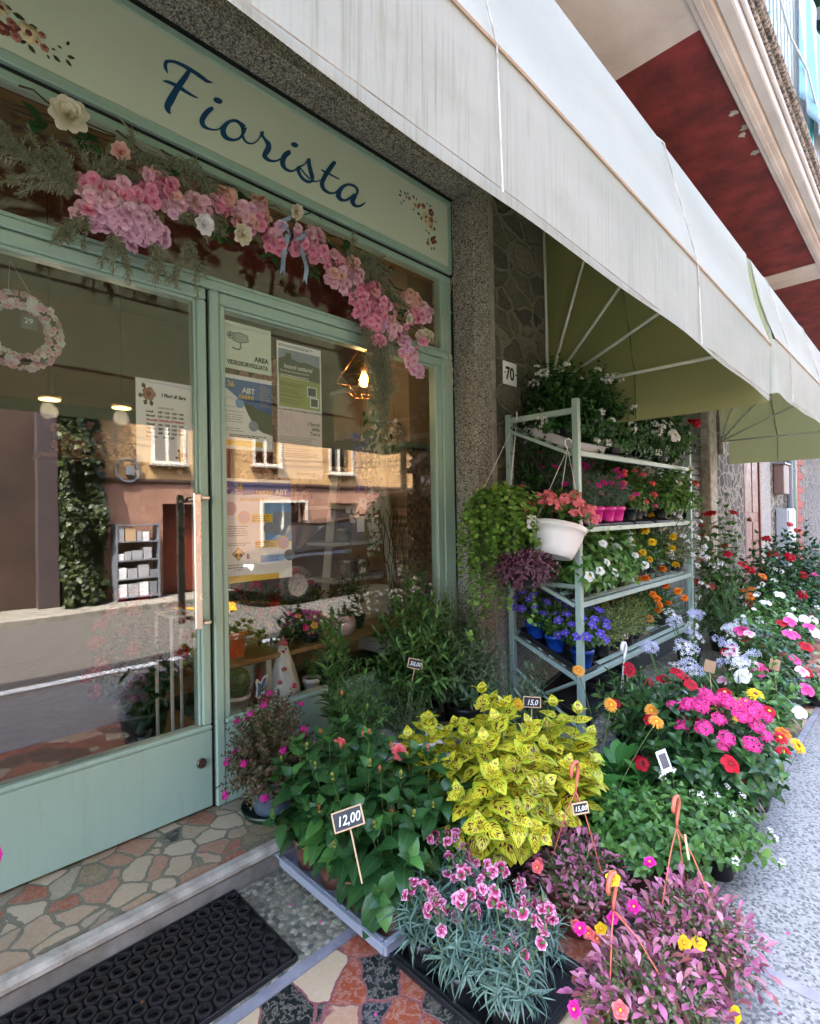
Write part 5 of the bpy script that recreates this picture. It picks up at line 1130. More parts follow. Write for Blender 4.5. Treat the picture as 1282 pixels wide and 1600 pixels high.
FLW('geranium_coral', cluster(st5b, 20, .03, .028, 1.2, rngF), P['coral'])
FLW('agap_head', cluster(flower([dict(n=6, L=.020, W=.0055, elev=.9, droop=.45, seg=3)]), 12, .036, .030, .9, rngF, .8), P['agap'])
FLW('agap_white', cluster(flower([dict(n=6, L=.018, W=.0055, elev=.9, droop=.45, seg=3)]), 9, .034, .03, .9, rngF, .8), P['white'])
FLW('euph_head', join([flower([dict(n=2, L=.015, W=.021, elev=.05, droop=.1, seg=4, shape='round'), dict(n=2, L=.009, W=.012, elev=.7, seg=3, shape='round')], (.0022, .003, 1)).tf(face_frame(p, nrm(np.array(p) * 2 + [0, 0, .03] + rngF.normal(0, .02, 3)), rngF.random() * 6)) for p in dome_pts(rngF, 7, .024, .024, .02)]), P['euph'], CEN_Y)
FLW('starlet_white', cluster(st5, 9, .02, .012, 1, rngF), P['white']); FLW('starlet_pink', cluster(st5, 12, .02, .012, 1.1, rngF), P['hotpink']); FLW('starlet_mag', cluster(st5, 14, .018, .012, 1, rngF), P['magenta'])
PM('garnet', 'garnet_petal', [(0, (90, 6, 26)), (1, (160, 26, 48))])

def put(parent, key, Mx, name='flower', label=None):
    o = bpy.data.objects.new(name, FM[key]); COL.objects.link(o); o.parent = parent; o.matrix_local = Matrix(np.asarray(Mx).tolist())
    if label: o['label'] = label
    return o
def stalks(parent, pts, z0, r=.0016, spread=.3, m=None):
    out = []
    for p in pts:
        b = np.array([p[0] * spread, p[1] * spread, z0]); mid = (b + p) / 2 + [0, 0, .15 * abs(p[2] - z0)]; ts = np.linspace(0, 1, 7)[:, None]
        out.append(tube((1 - ts) ** 2 * b + 2 * ts * (1 - ts) * mid + ts ** 2 * np.array(p), r, 4, cap=False))
    return build('stem', join(out), m or STEM, parent, smooth=True)

# leaf templates
def TL(Lr, W, shape, n=3, **k): return [leaf(Lr * (1 + .12 * (i - n / 2) / n), W, shape, seed=i, **k) for i in range(n)]
T_hib = TL(.078, .056, 'ovate', fold=.22, droop=.38, n=4, serr=.05, wav=.1)
T_hib = [leaf(.088 + .008 * i, .064, 'ovate', .2, .32 + .08 * i, 7, .05, .12, seed=i) for i in range(4)]
T_col = [leaf(.108, .084, 'ovate', .10, .26 + .1 * i, 12, .045, .14, seed=i) for i in range(4)]
T_lance = [leaf(.085, .022, 'lance', .25, .2 + .15 * i, 5, seed=i) for i in range(3)]
T_lances = [leaf(.045, .009, 'lance', .25, .2 + .15 * i, 4, seed=i) for i in range(3)]
T_needle = [leaf(.028, .0035, 'lance', .1, .2 * i, 3, seed=i) for i in range(3)]
T_dian = [leaf(.075, .0062, 'strap', .35, .25 + .3 * i, 5, seed=i, twist=.6) for i in range(4)]
T_dians = [leaf(.045, .005, 'strap', .35, .25 + .3 * i, 4, seed=i) for i in range(3)]
T_spoon = [leaf(.15, .058, 'spoon', .18, .3 + .15 * i, 7, .03, .2, seed=i) for i in range(3)]
T_oval = [leaf(.046, .028, 'ovate', .22, .3 + .15 * i, 5, .04, .1, seed=i) for i in range(3)]
T_ovals = [leaf(.026, .017, 'ovate', .2, .3 + .1 * i, 4, seed=i) for i in range(3)]
T_big = [leaf(.095, .048, 'ovate', .2, .3 + .2 * i, 6, seed=i, wav=.1) for i in range(3)]
T_port = [leaf(.024, .0105, 'spoon', .3, .1 + .2 * i, 4, seed=i) for i in range(3)]
T_portb = [leaf(.037, .0150, 'spoon', .35, .1 + .25 * i, 4, seed=i) for i in range(3)]
T_tiny = [leaf(.013, .008, 'ovate', .2, .1 + .1 * i, 3, seed=i) for i in range(3)]
T_trad = [leaf(.055, .018, 'lance', .3, .3 + .2 * i, 5, seed=i) for i in range(3)]
T_round = [leaf(.025, .026, 'round', .1, .2, 4, seed=i, stalk=.004) for i in range(3)]
T_strap = [leaf(.30, .016, 'strap', .3, .25 + .25 * i, 7, seed=i) for i in range(3)]

def bush(seed, r_, h, nst, nodes, T, key, base_r=.05, z0=.09, low=.3, ry_=None, parent=None, full=.05, extra=None, **k):
    rng = np.random.default_rng(seed); tips = dome_pts(rng, nst, r_, ry_ or r_, h - low * h, z0 + low * h - z0 * low, full)
    Ms, st, ends = shoots(rng, tips, base_r, z0, nodes, **k)
    ch = join([insts(T, Ms, rng), st]); 
    build('foliage', ch, [LF[key], STEM], parent); return ends, rng

def potted(name, label, cat, loc, r=.055, h=.10, m='blackplastic', group=None, rotz=0, tall=0, sq=False, pz=0):
    t = thing(name, label, cat, loc, rotz, group)
    if r: pot(r, h, M[m], parent=t, sq=sq, n=8 if sq == 8 else 24, z=pz); soil(r - .006, h - .014 + pz, t, M['soil'])
    return t

def tray(name, label, loc, w, l, h, m, rotz=0, feet=True, group=None, holes=None):
    t = thing(name, label, 'tray', loc, rotz, group); z0 = .028 if feet else 0
    parts = [box(0, w, 0, l, z0, z0 + .004, .001), box(-.012, w + .012, -.014, -.001, z0, z0 + h, .004), box(-.012, w + .012, l + .001, l + .014, z0, z0 + h, .004), box(-.014, -.001, 0, l, z0, z0 + h - .001, .004), box(w + .001, w + .014, 0, l, z0, z0 + h - .001, .004),
             box(-.026, w + .026, -.024, -.0141, z0 + h - .005, z0 + h, .002), box(-.026, w + .026, l + .0141, l + .024, z0 + h - .005, z0 + h, .002), box(-.026, -.0141, -.014, l + .014, z0 + h - .005, z0 + h, .002), box(w + .0141, w + .026, -.014, l + .014, z0 + h - .005, z0 + h, .002)]
    build('body', join(parts), m, t)
    if feet:
        for x in (.03, w - .03):
            for y in (.03, l - .03): build('foot', lathe([(.022, 0), (.03, .0275)], 16, x=x, y=y), m, t, smooth=True)
    return t

# ================================================================== plants on the ground, front to back
# hibiscus in a grey tray
tray('plant_tray', 'pale grey plastic tray under the potted hibiscus', (1.020, 1.150, 0), .34, .55, .045, M['greytray'], feet=True)
protos = []
for v in range(3):
    h = (.38, .43, .40)[v]; t = thing('hibiscus', '', 'potted hibiscus', (0, 0, 0), 0, 'hibiscus plants in the grey tray')
    pot(.058, .10, M['terracotta'], parent=t); soil(.052, .086, t, M['soil'])
    ends, rng = bush(20 + v, .125, h, 15, 6, T_hib, 'hib', .02, .09, .28, parent=t, size=(.75, 1.15), ang=80, mode='alt', start=.12, curve=.15, leaf_up=-.1)
    for i, (e, d) in enumerate(ends):
        if i % 2 == 0: put(t, 'bud' if i % 5 else 'budo', face_frame(e + np.array([0, 0, .012]), nrm(d + [0, 0, .8]), i, rng.uniform(.8, 1.1)), 'bud')
    protos.append(t)
i = 0
names = {(0, 0): 'hibiscus nearest the kerb end of the grey tray, beside the 12,00 price tag', (0, 1): 'second hibiscus along the open edge of the grey tray', (0, 2): 'third hibiscus along the open edge of the grey tray with a coral bloom', (0, 3): 'hibiscus at the step end of the grey tray', (1, 0): 'hibiscus between the grey tray edge and the spotted yellow coleus', (1, 1): 'second hibiscus on the coleus side of the grey tray', (1, 2): 'third hibiscus on the coleus side of the grey tray', (1, 3): 'hibiscus at the back corner of the grey tray by the white planter'}
for a in range(2):
    for b in range(4):
        loc = (1.095 + a * .185, 1.212 + b * .142, .033); src = protos[(a + b) % 3]
        if i < 3 and (a + b) % 3 == i and not src.get('placed'): pass
        if not src.get('used_'): src['used_'] = 1; src.location = loc; src.rotation_euler = (0, 0, i * 1.3); src['label'] = names[(a, b)]; o = src
        else: o = copy_thing(src, names[(a, b)], loc, i * 1.3, .94 + .03 * (i % 4))
        i += 1
        if (a, b) == (0, 2): put(o, 'double_coral', face_frame((-.03, -.02, .46), (-.75, -.7, .35), 0, 1.1), 'flower', 'fully open coral double bloom')
for p_ in protos: del p_['used_']
price('chalkboard price tag 12,00 tilted in front of the hibiscus', (.912, 1.178, .452), -42, '12,00', .088, .052, -30, -17, .13, .034)

# small pink flowered bush on the step
t = thing('bronze_leaf_bush', 'low bronze leaved bush with tiny magenta flowers in a slate blue pot on the step', 'potted plant', (1.12, 1.95, .098))
pot(.095, .15, M['slatepot'], parent=t); soil(.088, .13, t, M['soil'])
build('saucer', lathe([(.085, .0), (.115, .004), (.125, .03), (.120, .03), (.11, .010)], 28), M['darkgreen_p'], t, smooth=True)
ends, rng = bush(5, .19, .30, 190, 10, T_tiny, 'bronze', .06, .14, -.25, parent=t, size=(1.3, 1.9), ang=65, start=.35, curve=.3, stem_r=.0012)
for k in range(0, 190, 9):
    e, d = ends[k]; put(t, 'starlet_mag', face_frame(e, nrm(d + [0, 0, .5]), k, .8), 'flower_cluster')

# coleus
def make_coleus(label, loc, r_, h, n, seed, rotz=0, m='blackplastic'):
    t = thing('coleus', label, 'potted coleus', loc, rotz, 'yellow coleus with dark red spots')
    pot(.09, .13, M[m], parent=t); soil(.082, .115, t, M['soil'])
    bush(seed, r_, h, n, 5, T_col, 'coleus', .05, .12, .25, parent=t, size=(.62, 1.02), ang=78, mode='opp', start=.30, curve=.35, leaf_up=.1); return t
make_coleus('largest yellow coleus with maroon spots, in the middle of the display', (1.49, 1.09, 0), .215, .57, 34, 31)
make_coleus('smaller yellow spotted coleus behind the terracotta hook, on the rack side', (1.76, .98, .02), .12, .47, 14, 32, 1)
make_coleus('half hidden yellow spotted coleus next to the hibiscus', (1.42, 1.37, 0), .11, .46, 12, 33, 2)
make_coleus('low yellow spotted coleus at the back of the group under the 15,0 tag', (1.72, 1.24, 0), .12, .47, 13, 34, 2)
price('chalkboard price tag 15,00 between the yellow coleus and the rack post', (1.93, 1.22, .50), -45, '15,0', .075, .045, -10, 4, .12, .03)

# dianthus in a black tray
tray('plant_tray', 'shallow black plastic tray full of dianthus', (1.045, .71, 0), .30, .43, .035, M['blackplastic'], feet=False)
def make_dianthus(seed, label):
    t = thing('dianthus', label, 'potted dianthus', (0, 0, 0), 0, 'pink dianthus in the black tray')
    pot(.055, .095, M['blackplastic'], parent=t); soil(.049, .08, t, M['soil'])
    rng = np.random.default_rng(seed); tips = dome_pts(rng, 17, .08, .08, .14, .10, .05); Ms, st, ends = shoots(rng, tips, .03, .085, 8, size=(.75, 1.1), ang=50, mode='opp', start=.1, curve=.2, stem_r=.0016)
    fl = []
    for k in range(6):
        a = rng.random() * 6.28; rr = rng.uniform(.01, .12); top = np.array([rr * math.cos(a), rr * math.sin(a), rng.uniform(.17, .31)]); hd = []
        for q in range(rng.integers(2, 6)):
            p_ = top + rng.normal(0, .016, 3) * [1, 1, .6]; hd.append(p_); put(t, 'dianthus', face_frame(p_, nrm((p_ - [0, 0, .2]) * [1, 1, .6] + rng.normal(0, .25, 3)), q, rng.uniform(.9, 1.15)))
        mid = top * [.6, .6, .55] + [0, 0, .03]
        fl.append(tube([(0, 0, .09), mid, top - [0, 0, .03]], .0018, 5)); fl += [tube([top - [0, 0, .03], h_ - [0, 0, .012]], .0014, 4) for h_ in hd]
    build('foliage', join([insts(T_dian, Ms, rng), st]), [LF['dian'], STEM], t); build('flower_stems', join(fl), STEM, t, smooth=True); return t
dl_ = ['nearest dianthus, at the pavement corner of the black tray', 'dianthus at the front of the black tray beside the mauve portulaca', 'dianthus in the middle of the black tray, doormat side', 'dianthus in the middle of the black tray, pavement side', 'dianthus at the back of the black tray, next to the hibiscus tray', 'dianthus at the back of the black tray below the yellow coleus']
dp = [(1.10, .775), (1.235, .79), (1.085, .915), (1.235, .935), (1.09, 1.06), (1.25, 1.075)]
for k in range(6):
    o = make_dianthus(40 + k, dl_[k]); o.location = (*dp[k], .006); o.rotation_euler = (0, 0, k * 1.7)

# portulaca baskets with terracotta coloured hangers
def hook(t, top, feet, label=None, m='hook', r=.0032, hs=1.0):
    top = np.array(top, float); a = [tube([f, np.array(f) * .3 + (top - [0, 0, .04]) * .7 + [0, 0, .0], top - [0, 0, .06 * hs]], r * .62, 5) for f in map(np.array, feet)]
    hk = [top + np.array(q) * hs for q in ((0, 0, -.06), (.002, 0, -.045), (.012, 0, -.02), (.016, .0, -.002), (.008, 0, .014), (-.008, 0, .016), (-.019, 0, .006), (-.022, 0, -.010), (-.020, 0, -.018))]
    build('hanger', join(a), M[m], t, smooth=True); build('hook', tube(hk, [r, r, r * 1.5, r * 1.6, r * 1.6, r * 1.6, r * 1.6, r * 1.5, r], 7, squash=1.3), M[m], t, smooth=True)
def make_port(label, loc, seed, r_, top, feet, flowers_, green=.55, rotz=0, hs=1.0):
    t = thing('portulaca_basket', label, 'flower basket', loc, rotz, 'portulaca baskets with terracotta coloured hooks')
    pot(.118, .125, M['brownpot'], parent=t); soil(.11, .11, t, M['soil']); rng = np.random.default_rng(seed)
    tips = dome_pts(rng, 150, r_, r_, .14, .10, -.12); Ms, st, ends = shoots(rng, tips, .09, .115, 11, size=(.7, 1.15), ang=60, mode='alt', start=.30, curve=.35, stem_r=.002)
    Ms = np.array(Ms); pk_ = rng.random(len(Ms)) < green
    build('foliage', join([insts(T_port, Ms[pk_], rng), st]), [LF['portg'], STEM], t)
    tipM = [frame(e + nrm(rng.normal(0, 1, 3)) * .012, nrm(d * .8 + rng.normal(0, .55, 3) + [0, 0, .5]), (0, 0, 1), rng.uniform(.7, 1.15)) for e, d in ends for _ in range(2)]
    build('mauve_leaves', join([insts(T_port, Ms[~pk_], rng), insts(T_portb, tipM, rng)]), [LF['portp']], t)
    if top is not None: hook(t, top, feet, hs=hs)
    for key, p_, n_ in flowers_: put(t, key, face_frame(p_, n_, 0, 1.0))
    return t
ft = [(.11 * math.cos(a), .11 * math.sin(a), .125) for a in (.4, 2.5, 4.6)]
make_port('portulaca basket behind the dianthus, with red and magenta blooms and a tall hook', (1.56, .83, 0), 51, .150, (0.00, .0, .48), ft, [('flat_red', (-.13, .06, .21), (-.8, .2, .6)), ('flat_red', (-.155, .05, .215), (-.8, -.2, .5)), ('flat_red', (-.16, -.08, .11), (-1, -.3, .3)), ('flat_red', (-.15, -.11, .10), (-1, -.5, .3)), ('flat_yellow', (-.135, -.14, .12), (-.8, -.8, .3)), ('flat_red', (-.14, -.13, .09), (-1, -.4, .2)), ('flat_magenta', (-.10, -.16, .14), (-.6, -.8, .5))], .7, 0, 1.25)
make_port('portulaca basket nearest the open pavement, with yellow blooms and hook leaning back', (1.56, .49, 0), 52, .152, (.10, .07, .43), ft, [('flat_yellow', (-.13, -.02, .20), (-.8, -.3, .6)), ('flat_yellow', (-.10, -.045, .195), (-.7, -.4, .7)), ('flat_magenta', (-.12, .11, .22), (-.8, .1, .7)), ('flat_magenta', (.02, .12, .27), (-.4, .1, .9))], .5, 0, 1.2)
make_port('portulaca basket beside the black tray with a yellow bloom inside its hook', (1.27, .49, 0), 53, .158, (.02, .10, .37), ft, [('flat_yellow', (.02, .10, .375), (-.7, -.5, .6)), ('flat_yellow', (.08, -.15, .16), (-.2, -.9, .6)), ('flat_red', (-.13, .02, .2), (-.8, -.4, .6)), ('flat_magenta', (-.15, .12, .15), (-.8, .2, .5)), ('flat_magenta', (-.02, .17, .235), (-.5, .2, .8))], .6, 0, 1.25)
price('chalkboard price tag 15,00 on the tall terracotta coloured hook', (1.53, .80, .375), -40, '15,00', .052, .034, -10, -6, 0, .020)
price('price tag seen from its side on the hook of the pavement side basket', (1.62, .52, .335), 20, '15,00', .05, .05, -8, 10, 0, .019)

# low green rosettes and leafy fillers between the coleus and the pavement
def rosette(label, loc, seed, n=46, heads=(), T=T_spoon, key='gerb', r=.07, cat='potted plant', name='calendula', size=(.55, 1.1), hz=.1, flat=1.0):
    t = potted(name, label, cat, loc, r, .11, 'blackplastic'); rng = np.random.default_rng(seed); Ms = []
    for i in range(n):
        a = i * 2.4; u = i / n; el = .15 + 1.2 * (1 - u) ** 1.2; Ms.append(frame((.02 * math.cos(a), .02 * math.sin(a), .10 + .05 * (1 - u)), (math.cos(a) * math.cos(el), math.sin(a) * math.cos(el), math.sin(el) * flat), (0, 0, 1), size[0] + (size[1] - size[0]) * rng.random()))
    build('foliage', insts(T, Ms, rng), LF[key], t)
    if heads:
        for k, p_ in heads: put(t, k, face_frame(p_, nrm((-.5, -.45, .75) + rng.normal(0, .2, 3)), rng.random() * 6))
        stalks(t, [np.array(p_) - [0, 0, .004] for _, p_ in heads], .1, .0022)
    return t
rosette('bright green calendula with long rounded leaves beside the yellow coleus', (1.98, 1.0, 0), 61, 60, [('daisy_apricot', (.22, .0, .47)), ('daisy_apricot', (.24, -.18, .44))])
rosette('calendula with two apricot heads standing before the rack post', (2.28, 1.02, 0), 62, 50, [('daisy_apricot', (.10, .22, .53)), ('daisy_apricot', (.16, -.10, .40)), ('daisy_yellow', (-.25, .34, .43))])
rosette('calendula without flowers at the pavement side of the bright green leaves', (1.98, .80, 0), 63, 50)
rosette('low green rosette plant under the apricot calendula heads', (2.22, .82, 0), 64, 46)
def leafy(name, label, cat, loc, seed, r_, h, nst, nodes, T, key, flowers_=(), fl_n=0, crest=None, pr=.07, ph=.11, pm='blackplastic', fscale=1.0, group=None, rotz=0, up=.5, stem=True, fname='flower', face=(-.45, -.4, 0), low=.3, **k):
    t = potted(name, label, cat, loc, pr, ph, pm, group, rotz); kw = dict(size=(.7, 1.1), ang=70, mode='opp', start=.25, curve=.3); kw.update(k)
    ends, rng = bush(seed, r_, h, nst, nodes, T, key, pr * .6, ph - .01, low, parent=t, **kw)
    if flowers_:
        idx = rng.permutation(len(ends))[:fl_n]; pts = []
        if crest is not None: idx = np.argsort([-e[2] + .55 * math.hypot(e[0] - crest[0], e[1] - crest[1]) for e, d in ends])[:fl_n]
        for q, i_ in enumerate(idx):
            e, d = ends[i_]; p_ = e + np.array([0, 0, .012]) + d * .012; ff = np.array([face[0] * math.cos(-rotz) - face[1] * math.sin(-rotz), face[0] * math.sin(-rotz) + face[1] * math.cos(-rotz), 0])
            put(t, flowers_[q % len(flowers_)], face_frame(p_, nrm(d * .6 + [0, 0, up] + ff + rng.normal(0, .15, 3)), rng.random() * 6, fscale * rng.uniform(.85, 1.12)), fname); pts.append(p_)
    return t
leafy('lantana', 'spreading green lantana with a few tiny white flowers at the pavement edge', 'potted plant', (1.93, .65, 0), 71, .20, .27, 60, 6, T_oval, 'lant', ('starlet_white',), 6, fscale=.6)
leafy('lantana', 'low green lantana trailing onto the granite pavement below the pink pentas', 'potted plant', (2.10, .575, 0), 72, .17, .21, 46, 6, T_oval, 'lant', ('starlet_white',), 12, fscale=.6)
leafy('lantana', 'green lantana tucked behind the pavement side portulaca basket', 'potted plant', (1.80, .76, 0), 73, .17, .26, 40, 6, T_oval, 'lant')
leafy('pentas', 'pentas with wide heads of bright pink flowers standing at the pavement edge', 'potted pentas', (2.44, .64, 0), 74, .22, .42, 70, 6, T_big, 'dark', ('pentas_head',), 27, crest=(-.02, .0), fscale=1.08, fname='flower_cluster', size=(.6, .95), up=.9)
mand = [('trumpet_red', 9)]
leafy('mandevilla', 'dark leaved mandevilla with red trumpets behind the white card', 'potted mandevilla', (2.32, .74, 0), 75, .19, .40, 30, 6, T_big, 'dark', ('trumpet_red',), 7, fscale=.85, size=(.6, 1))
leafy('mandevilla', 'red mandevilla in front of the blue flowered agapanthus', 'potted mandevilla', (2.62, .90, 0), 76, .20, .44, 34, 6, T_big, 'dark', ('trumpet_red',), 9, fscale=.85, size=(.6, 1))
leafy('mandevilla', 'red mandevilla against the foot of the rack', 'potted mandevilla', (2.78, 1.16, 0), 77, .17, .42, 26, 6, T_lance, 'olean', ('trumpet_red',), 5, fscale=.8)
leafy('zinnia', 'zinnia with yellow, orange and red daisy heads behind the pentas', 'potted zinnia', (2.80, .64, 0), 78, .17, .36, 26, 5, T_big, 'mid', ('zinnia_yellow', 'zinnia_red', 'zinnia_orange', 'zinnia_yellow'), 12, fscale=1.0, size=(.5, .8), up=.9)
leafy('zinnia', 'small zinnia of red and white heads right of the pink pentas', 'potted zinnia', (2.68, .58, 0), 79, .13, .30, 18, 5, T_big, 'mid', ('zinnia_red', 'daisy_yellow'), 6, fscale=1.0, size=(.5, .8), up=.9)
# strappy agapanthus
def agap(label, loc, seed, heads, hh=.62):
    t = potted('agapanthus', label, 'potted agapanthus', loc, .09, .14); rng = np.random.default_rng(seed); Ms = []
    for i in range(90):
        a = i * 2.4; el = rng.uniform(.5, 1.35); rr = rng.uniform(0, .05); Ms.append(frame((rr * math.cos(a), rr * math.sin(a), .12), (math.cos(a) * math.cos(el), math.sin(a) * math.cos(el), math.sin(el)), (0, 0, 1), rng.uniform(.7, 1.15)))
    build('foliage', insts(T_strap, Ms, rng), LF['calib'], t); pts = []
    for i in range(heads):
        a = rng.random() * 6.28; r_ = rng.uniform(.02, .2); p_ = np.array([r_ * math.cos(a), r_ * math.sin(a), rng.uniform(hh - .16, hh)]); pts.append(p_)
        put(t, 'agap_head' if i % 3 else 'agap_white', face_frame(p_, nrm((-.2, -.2, .9) + rng.normal(0, .25, 3)), i, rng.uniform(.85, 1.15)), 'flower_cluster')
    stalks(t, pts, .12, .0025, .15); return t
agap('agapanthus with pale blue heads and long strap leaves beside the rack', (3.02, 1.02, 0), 81, 9, .58)
agap('second pale blue agapanthus, nearer the pavement', (3.25, .78, 0), 82, 8, .56)
agap('agapanthus with whitish blue heads at the far corner of the rack', (3.62, 1.10, 0), 83, 10, .64)
agap('agapanthus of mixed blue and white heads behind the pink mandevilla', (3.85, .88, 0), 84, 8, .58)
for i, (x, y, r_, h, fk, n_, key, lab) in enumerate((
    (3.30, .67, .20, .42, ('trumpet_white',), 5, 'mid', 'mandevilla with large white trumpets in front of the pink ones'),
    (3.62, .72, .21, .52, ('trumpet_pink', 'trumpet_pale'), 13, 'dark', 'mandevilla with hot pink trumpets at the pavement edge'),
    (4.05, .73, .20, .52, ('trumpet_pink', 'trumpet_red'), 12, 'dark', 'farther hot pink and red mandevilla at the pavement edge'),
    (3.75, .78, .16, .62, ('spiky_dahlia',), 3, 'mid', 'plant with two large spiky dark red flowers'),
    (4.35, .88, .24, .60, ('trumpet_white', 'flat_white'), 12, 'mid', 'white trumpet mandevilla beyond the pink ones'),
    (4.85, .82, .24, .56, ('trumpet_white', 'flat_white'), 12, 'mid', 'farther white flowering mandevilla along the pavement edge'),
    (4.35, .58, .13, .12, ('trumpet_pink',), 6, 'mid', 'low pink petunia spilling onto the paving border'))):
    leafy('mandevilla' if i != 6 else 'petunia', lab, 'potted plant', (x, y, 0), 90 + i, r_, h, 34, 5, T_big, key, fk, n_, fscale=.95, size=(.5, .9), up=.6)
for i, (x, y, r_, h, T, key, fk, n_, lab) in enumerate((
    (4.95, 1.20, .28, .78, T_lances, 'olive', ('starlet_white',), 6, 'fine grey green shrub just beyond the far rack post'),
    (4.75, 1.48, .26, .86, T_needle, 'dusty', ('starlet_white', 'agap_white'), 14, 'silvery bush with small white flowers at the far rack post'),
    (5.45, 1.42, .22, 1.22, T_big, 'mid', ('trumpet_red',), 16, 'tall climbing mandevilla with red flowers against the stone wall'),
    (5.75, 1.10, .30, .86, T_big, 'dark', ('geranium_head',), 9, 'dark bush with red flower heads below the brown door'),
    (6.5, 1.15, .32, .90, T_big, 'dark', ('geranium_head',), 6, 'second dark bush with red flower heads, further away'),
    (5.6, .92, .28, .68, T_oval, 'dark', ('flat_white', 'starlet_white'), 8, 'dark green bush with small white flowers at the pavement edge'),
    (6.6, .98, .36, .88, T_big, 'dark', ('starlet_pink',), 6, 'tall dark bush with a few pink flowers farthest along the pavement'),
    (7.6, 1.15, .38, .95, T_big, 'dark', ('geranium_coral',), 6, 'last dark bush before the letter box wall'),
    (5.2, .98, .22, .62, T_oval, 'mid', ('zinnia_orange', 'starlet_white'), 7, 'green bush with small orange and white flowers beyond the agapanthus'))):
    leafy('flowering_bush', lab, 'potted bush', (x, y, 0), 110 + i, r_, h, 46, 6, T, key, fk, n_, fscale=1.15, size=(.8, 1.3), up=.5, pr=.1, ph=.16, low=.15)
# plants on the step before the display window
leafy('oleander', 'young oleander with upright bright leaves in front of the ceramic hen', 'potted shrub', (1.46, 1.98, .098), 131, .07, .72, 7, 11, T_lance, 'olean', pr=.07, ph=.12, size=(.8, 1.1), ang=50, low=.5, curve=.1, full=.5)
leafy('oleander', 'bushy lance leaved shrub low against the window sill, left of the white planter', 'potted shrub', (1.52, 1.88, .098), 132, .15, .46, 44, 11, T_lances, 'olean', pr=.08, ph=.12, size=(.9, 1.3), ang=55)
leafy('oleander', 'large dark oleander bush in front of the window by the pier', 'potted shrub', (2.02, 1.98, .098), 133, .25, .72, 70, 12, T_lance, 'olean', pr=.11, ph=.18, size=(.7, 1.0), ang=55, low=.2)
leafy('oleander', 'second oleander bush between the white planter and the stone pier', 'potted shrub', (2.25, 1.84, .098), 134, .19, .55, 50, 10, T_lance, 'olive', pr=.10, ph=.16, size=(.6, .9), ang=55, low=.2)
leafy('grey_conifer', 'narrow grey green conifer against the window frame beside the pier', 'potted conifer', (2.36, 2.02, .098), 135, .085, .72, 60, 14, T_needle, 'lav', pr=.07, ph=.12, size=(.9, 1.2), ang=45, low=.08, curve=.05, full=.02)
leafy('willow_herb', 'thin pale leaved shoots rising behind the yellow coleus by the pier', 'potted plant', (2.22, 1.52, 0), 136, .15, .52, 12, 10, T_lances, 'olive', pr=.07, ph=.12, size=(1.1, 1.5), ang=45, low=.4, curve=.1)
leafy('willow_herb', 'thin pale shoots at the foot of the rack end', 'potted plant', (2.48, 1.56, 0), 137, .12, .46, 9, 10, T_lances, 'olive', pr=.07, ph=.12, size=(1.1, 1.5), ang=45, low=.4, curve=.1)
t = thing('white_planter', 'white square planter with dull small leaved herbs and the 50,00 tag', 'planter', (1.80, 1.83, .098))
build('box', join([box(-.14, .14, -.11, -.10, 0, .15, .003), box(-.14, .14, .10, .11, 0, .15, .003), box(-.14, -.13, -.0995, .0995, 0, .15, .003), box(.13, .14, -.0995, .0995, 0, .15, .003), box(-.129, .129, -.099, .099, .005, .12)]), M['whiteplastic'], t)
bush(138, .15, .30, 60, 8, T_tiny, 'olive', .1, .11, .2, parent=t, size=(1, 1.4), ang=60)
price('chalkboard price tag 50,00 on a tall stick above the white planter', (1.86, 1.84, .56), -45, '50,00', .075, .05, -6, 12, .30, .028)
cd = thing('white_card', 'white plastic care card standing among the red mandevilla', 'plant label', (2.06, .735, .36), R(-30)); cd.scale = (.8, .8, .8)
build('card', box(-.028, .028, -.0006, .0006, -.05, .05, .0), M['paper'], cd, rot=(R(-15), R(-12), 0)); build('print', box(-.02, .02, -.0012, -.0008, -.03, .035), M['ink_grey'], cd, rot=(R(-15), R(-12), 0))
for lab, loc, rz_ in (('plain brown price card on a stick among the agapanthus leaves', (2.98, .83, .50), -50), ('plain brown price card above the pentas heads', (2.52, .62, .48), -40), ('plain brown price card between the pink and white mandevilla', (3.35, .62, .47), -45)):
    c_ = thing('brown_card', lab, 'plant label', loc, R(rz_)); build('card', box(-.028, .028, -.001, .001, -.03, .03), plain('kraft_card', (150, 122, 96), .8), c_, rot=(R(-8), R(15), 0)); build('stick', tube([(0, .003, -.02), (.02, .004, -.28)], .002, 5), M['wood_pale'], c_)
# ================================================================== the rack and its plants
RX0, RX1, RF, RB = 2.80, 4.72, 1.445, 1.90
rk = thing('plant_rack', 'tall pale green metal rack of four sloping shelves against the wall', 'rack', (0, 0, 0))
for x in (RX0, RX1):
    for y, h in ((RF, 1.95), (RB, 1.92)): build('post', box(x - .018, x + .018, y - .018, y + .018, .004, h, .002), M['rack'], rk)
    build('top_bar', box(x - .012, x + .012, RF + .019, RB - .019, 1.865, 1.90, .002), M['rack'], rk)
SH = (1.64, 1.20, .77, .35)
def sz(i, y): return SH[i] + (y - RF) / (RB - RF) * .20
for i, z in enumerate(SH):
    s_ = build('shelf', join([box(RX0 + .019, RX1 - .019, RF - .014, RF + .012, z - .018, z + .012, .002), box(RX0 + .019, RX1 - .019, RB - .014, RB + .012, z + .18, z + .21, .002)]), M['rack'], rk)
    Mx = tr(0, RF, z + .002) @ rx(math.atan2(.20, RB - RF)); sl = [box(RX0 + .02, RX1 - .02, .03 + q * .085, .03 + q * .085 + .03, -.008, .0, .001).tf(Mx) for q in range(5)]
    for xe in (RX0, RX1): sl.append(box(xe - .012, xe + .012, .02, .47, -.03, -.009, .002).tf(Mx))
    build('slats', join(sl), M['rack'], s_)
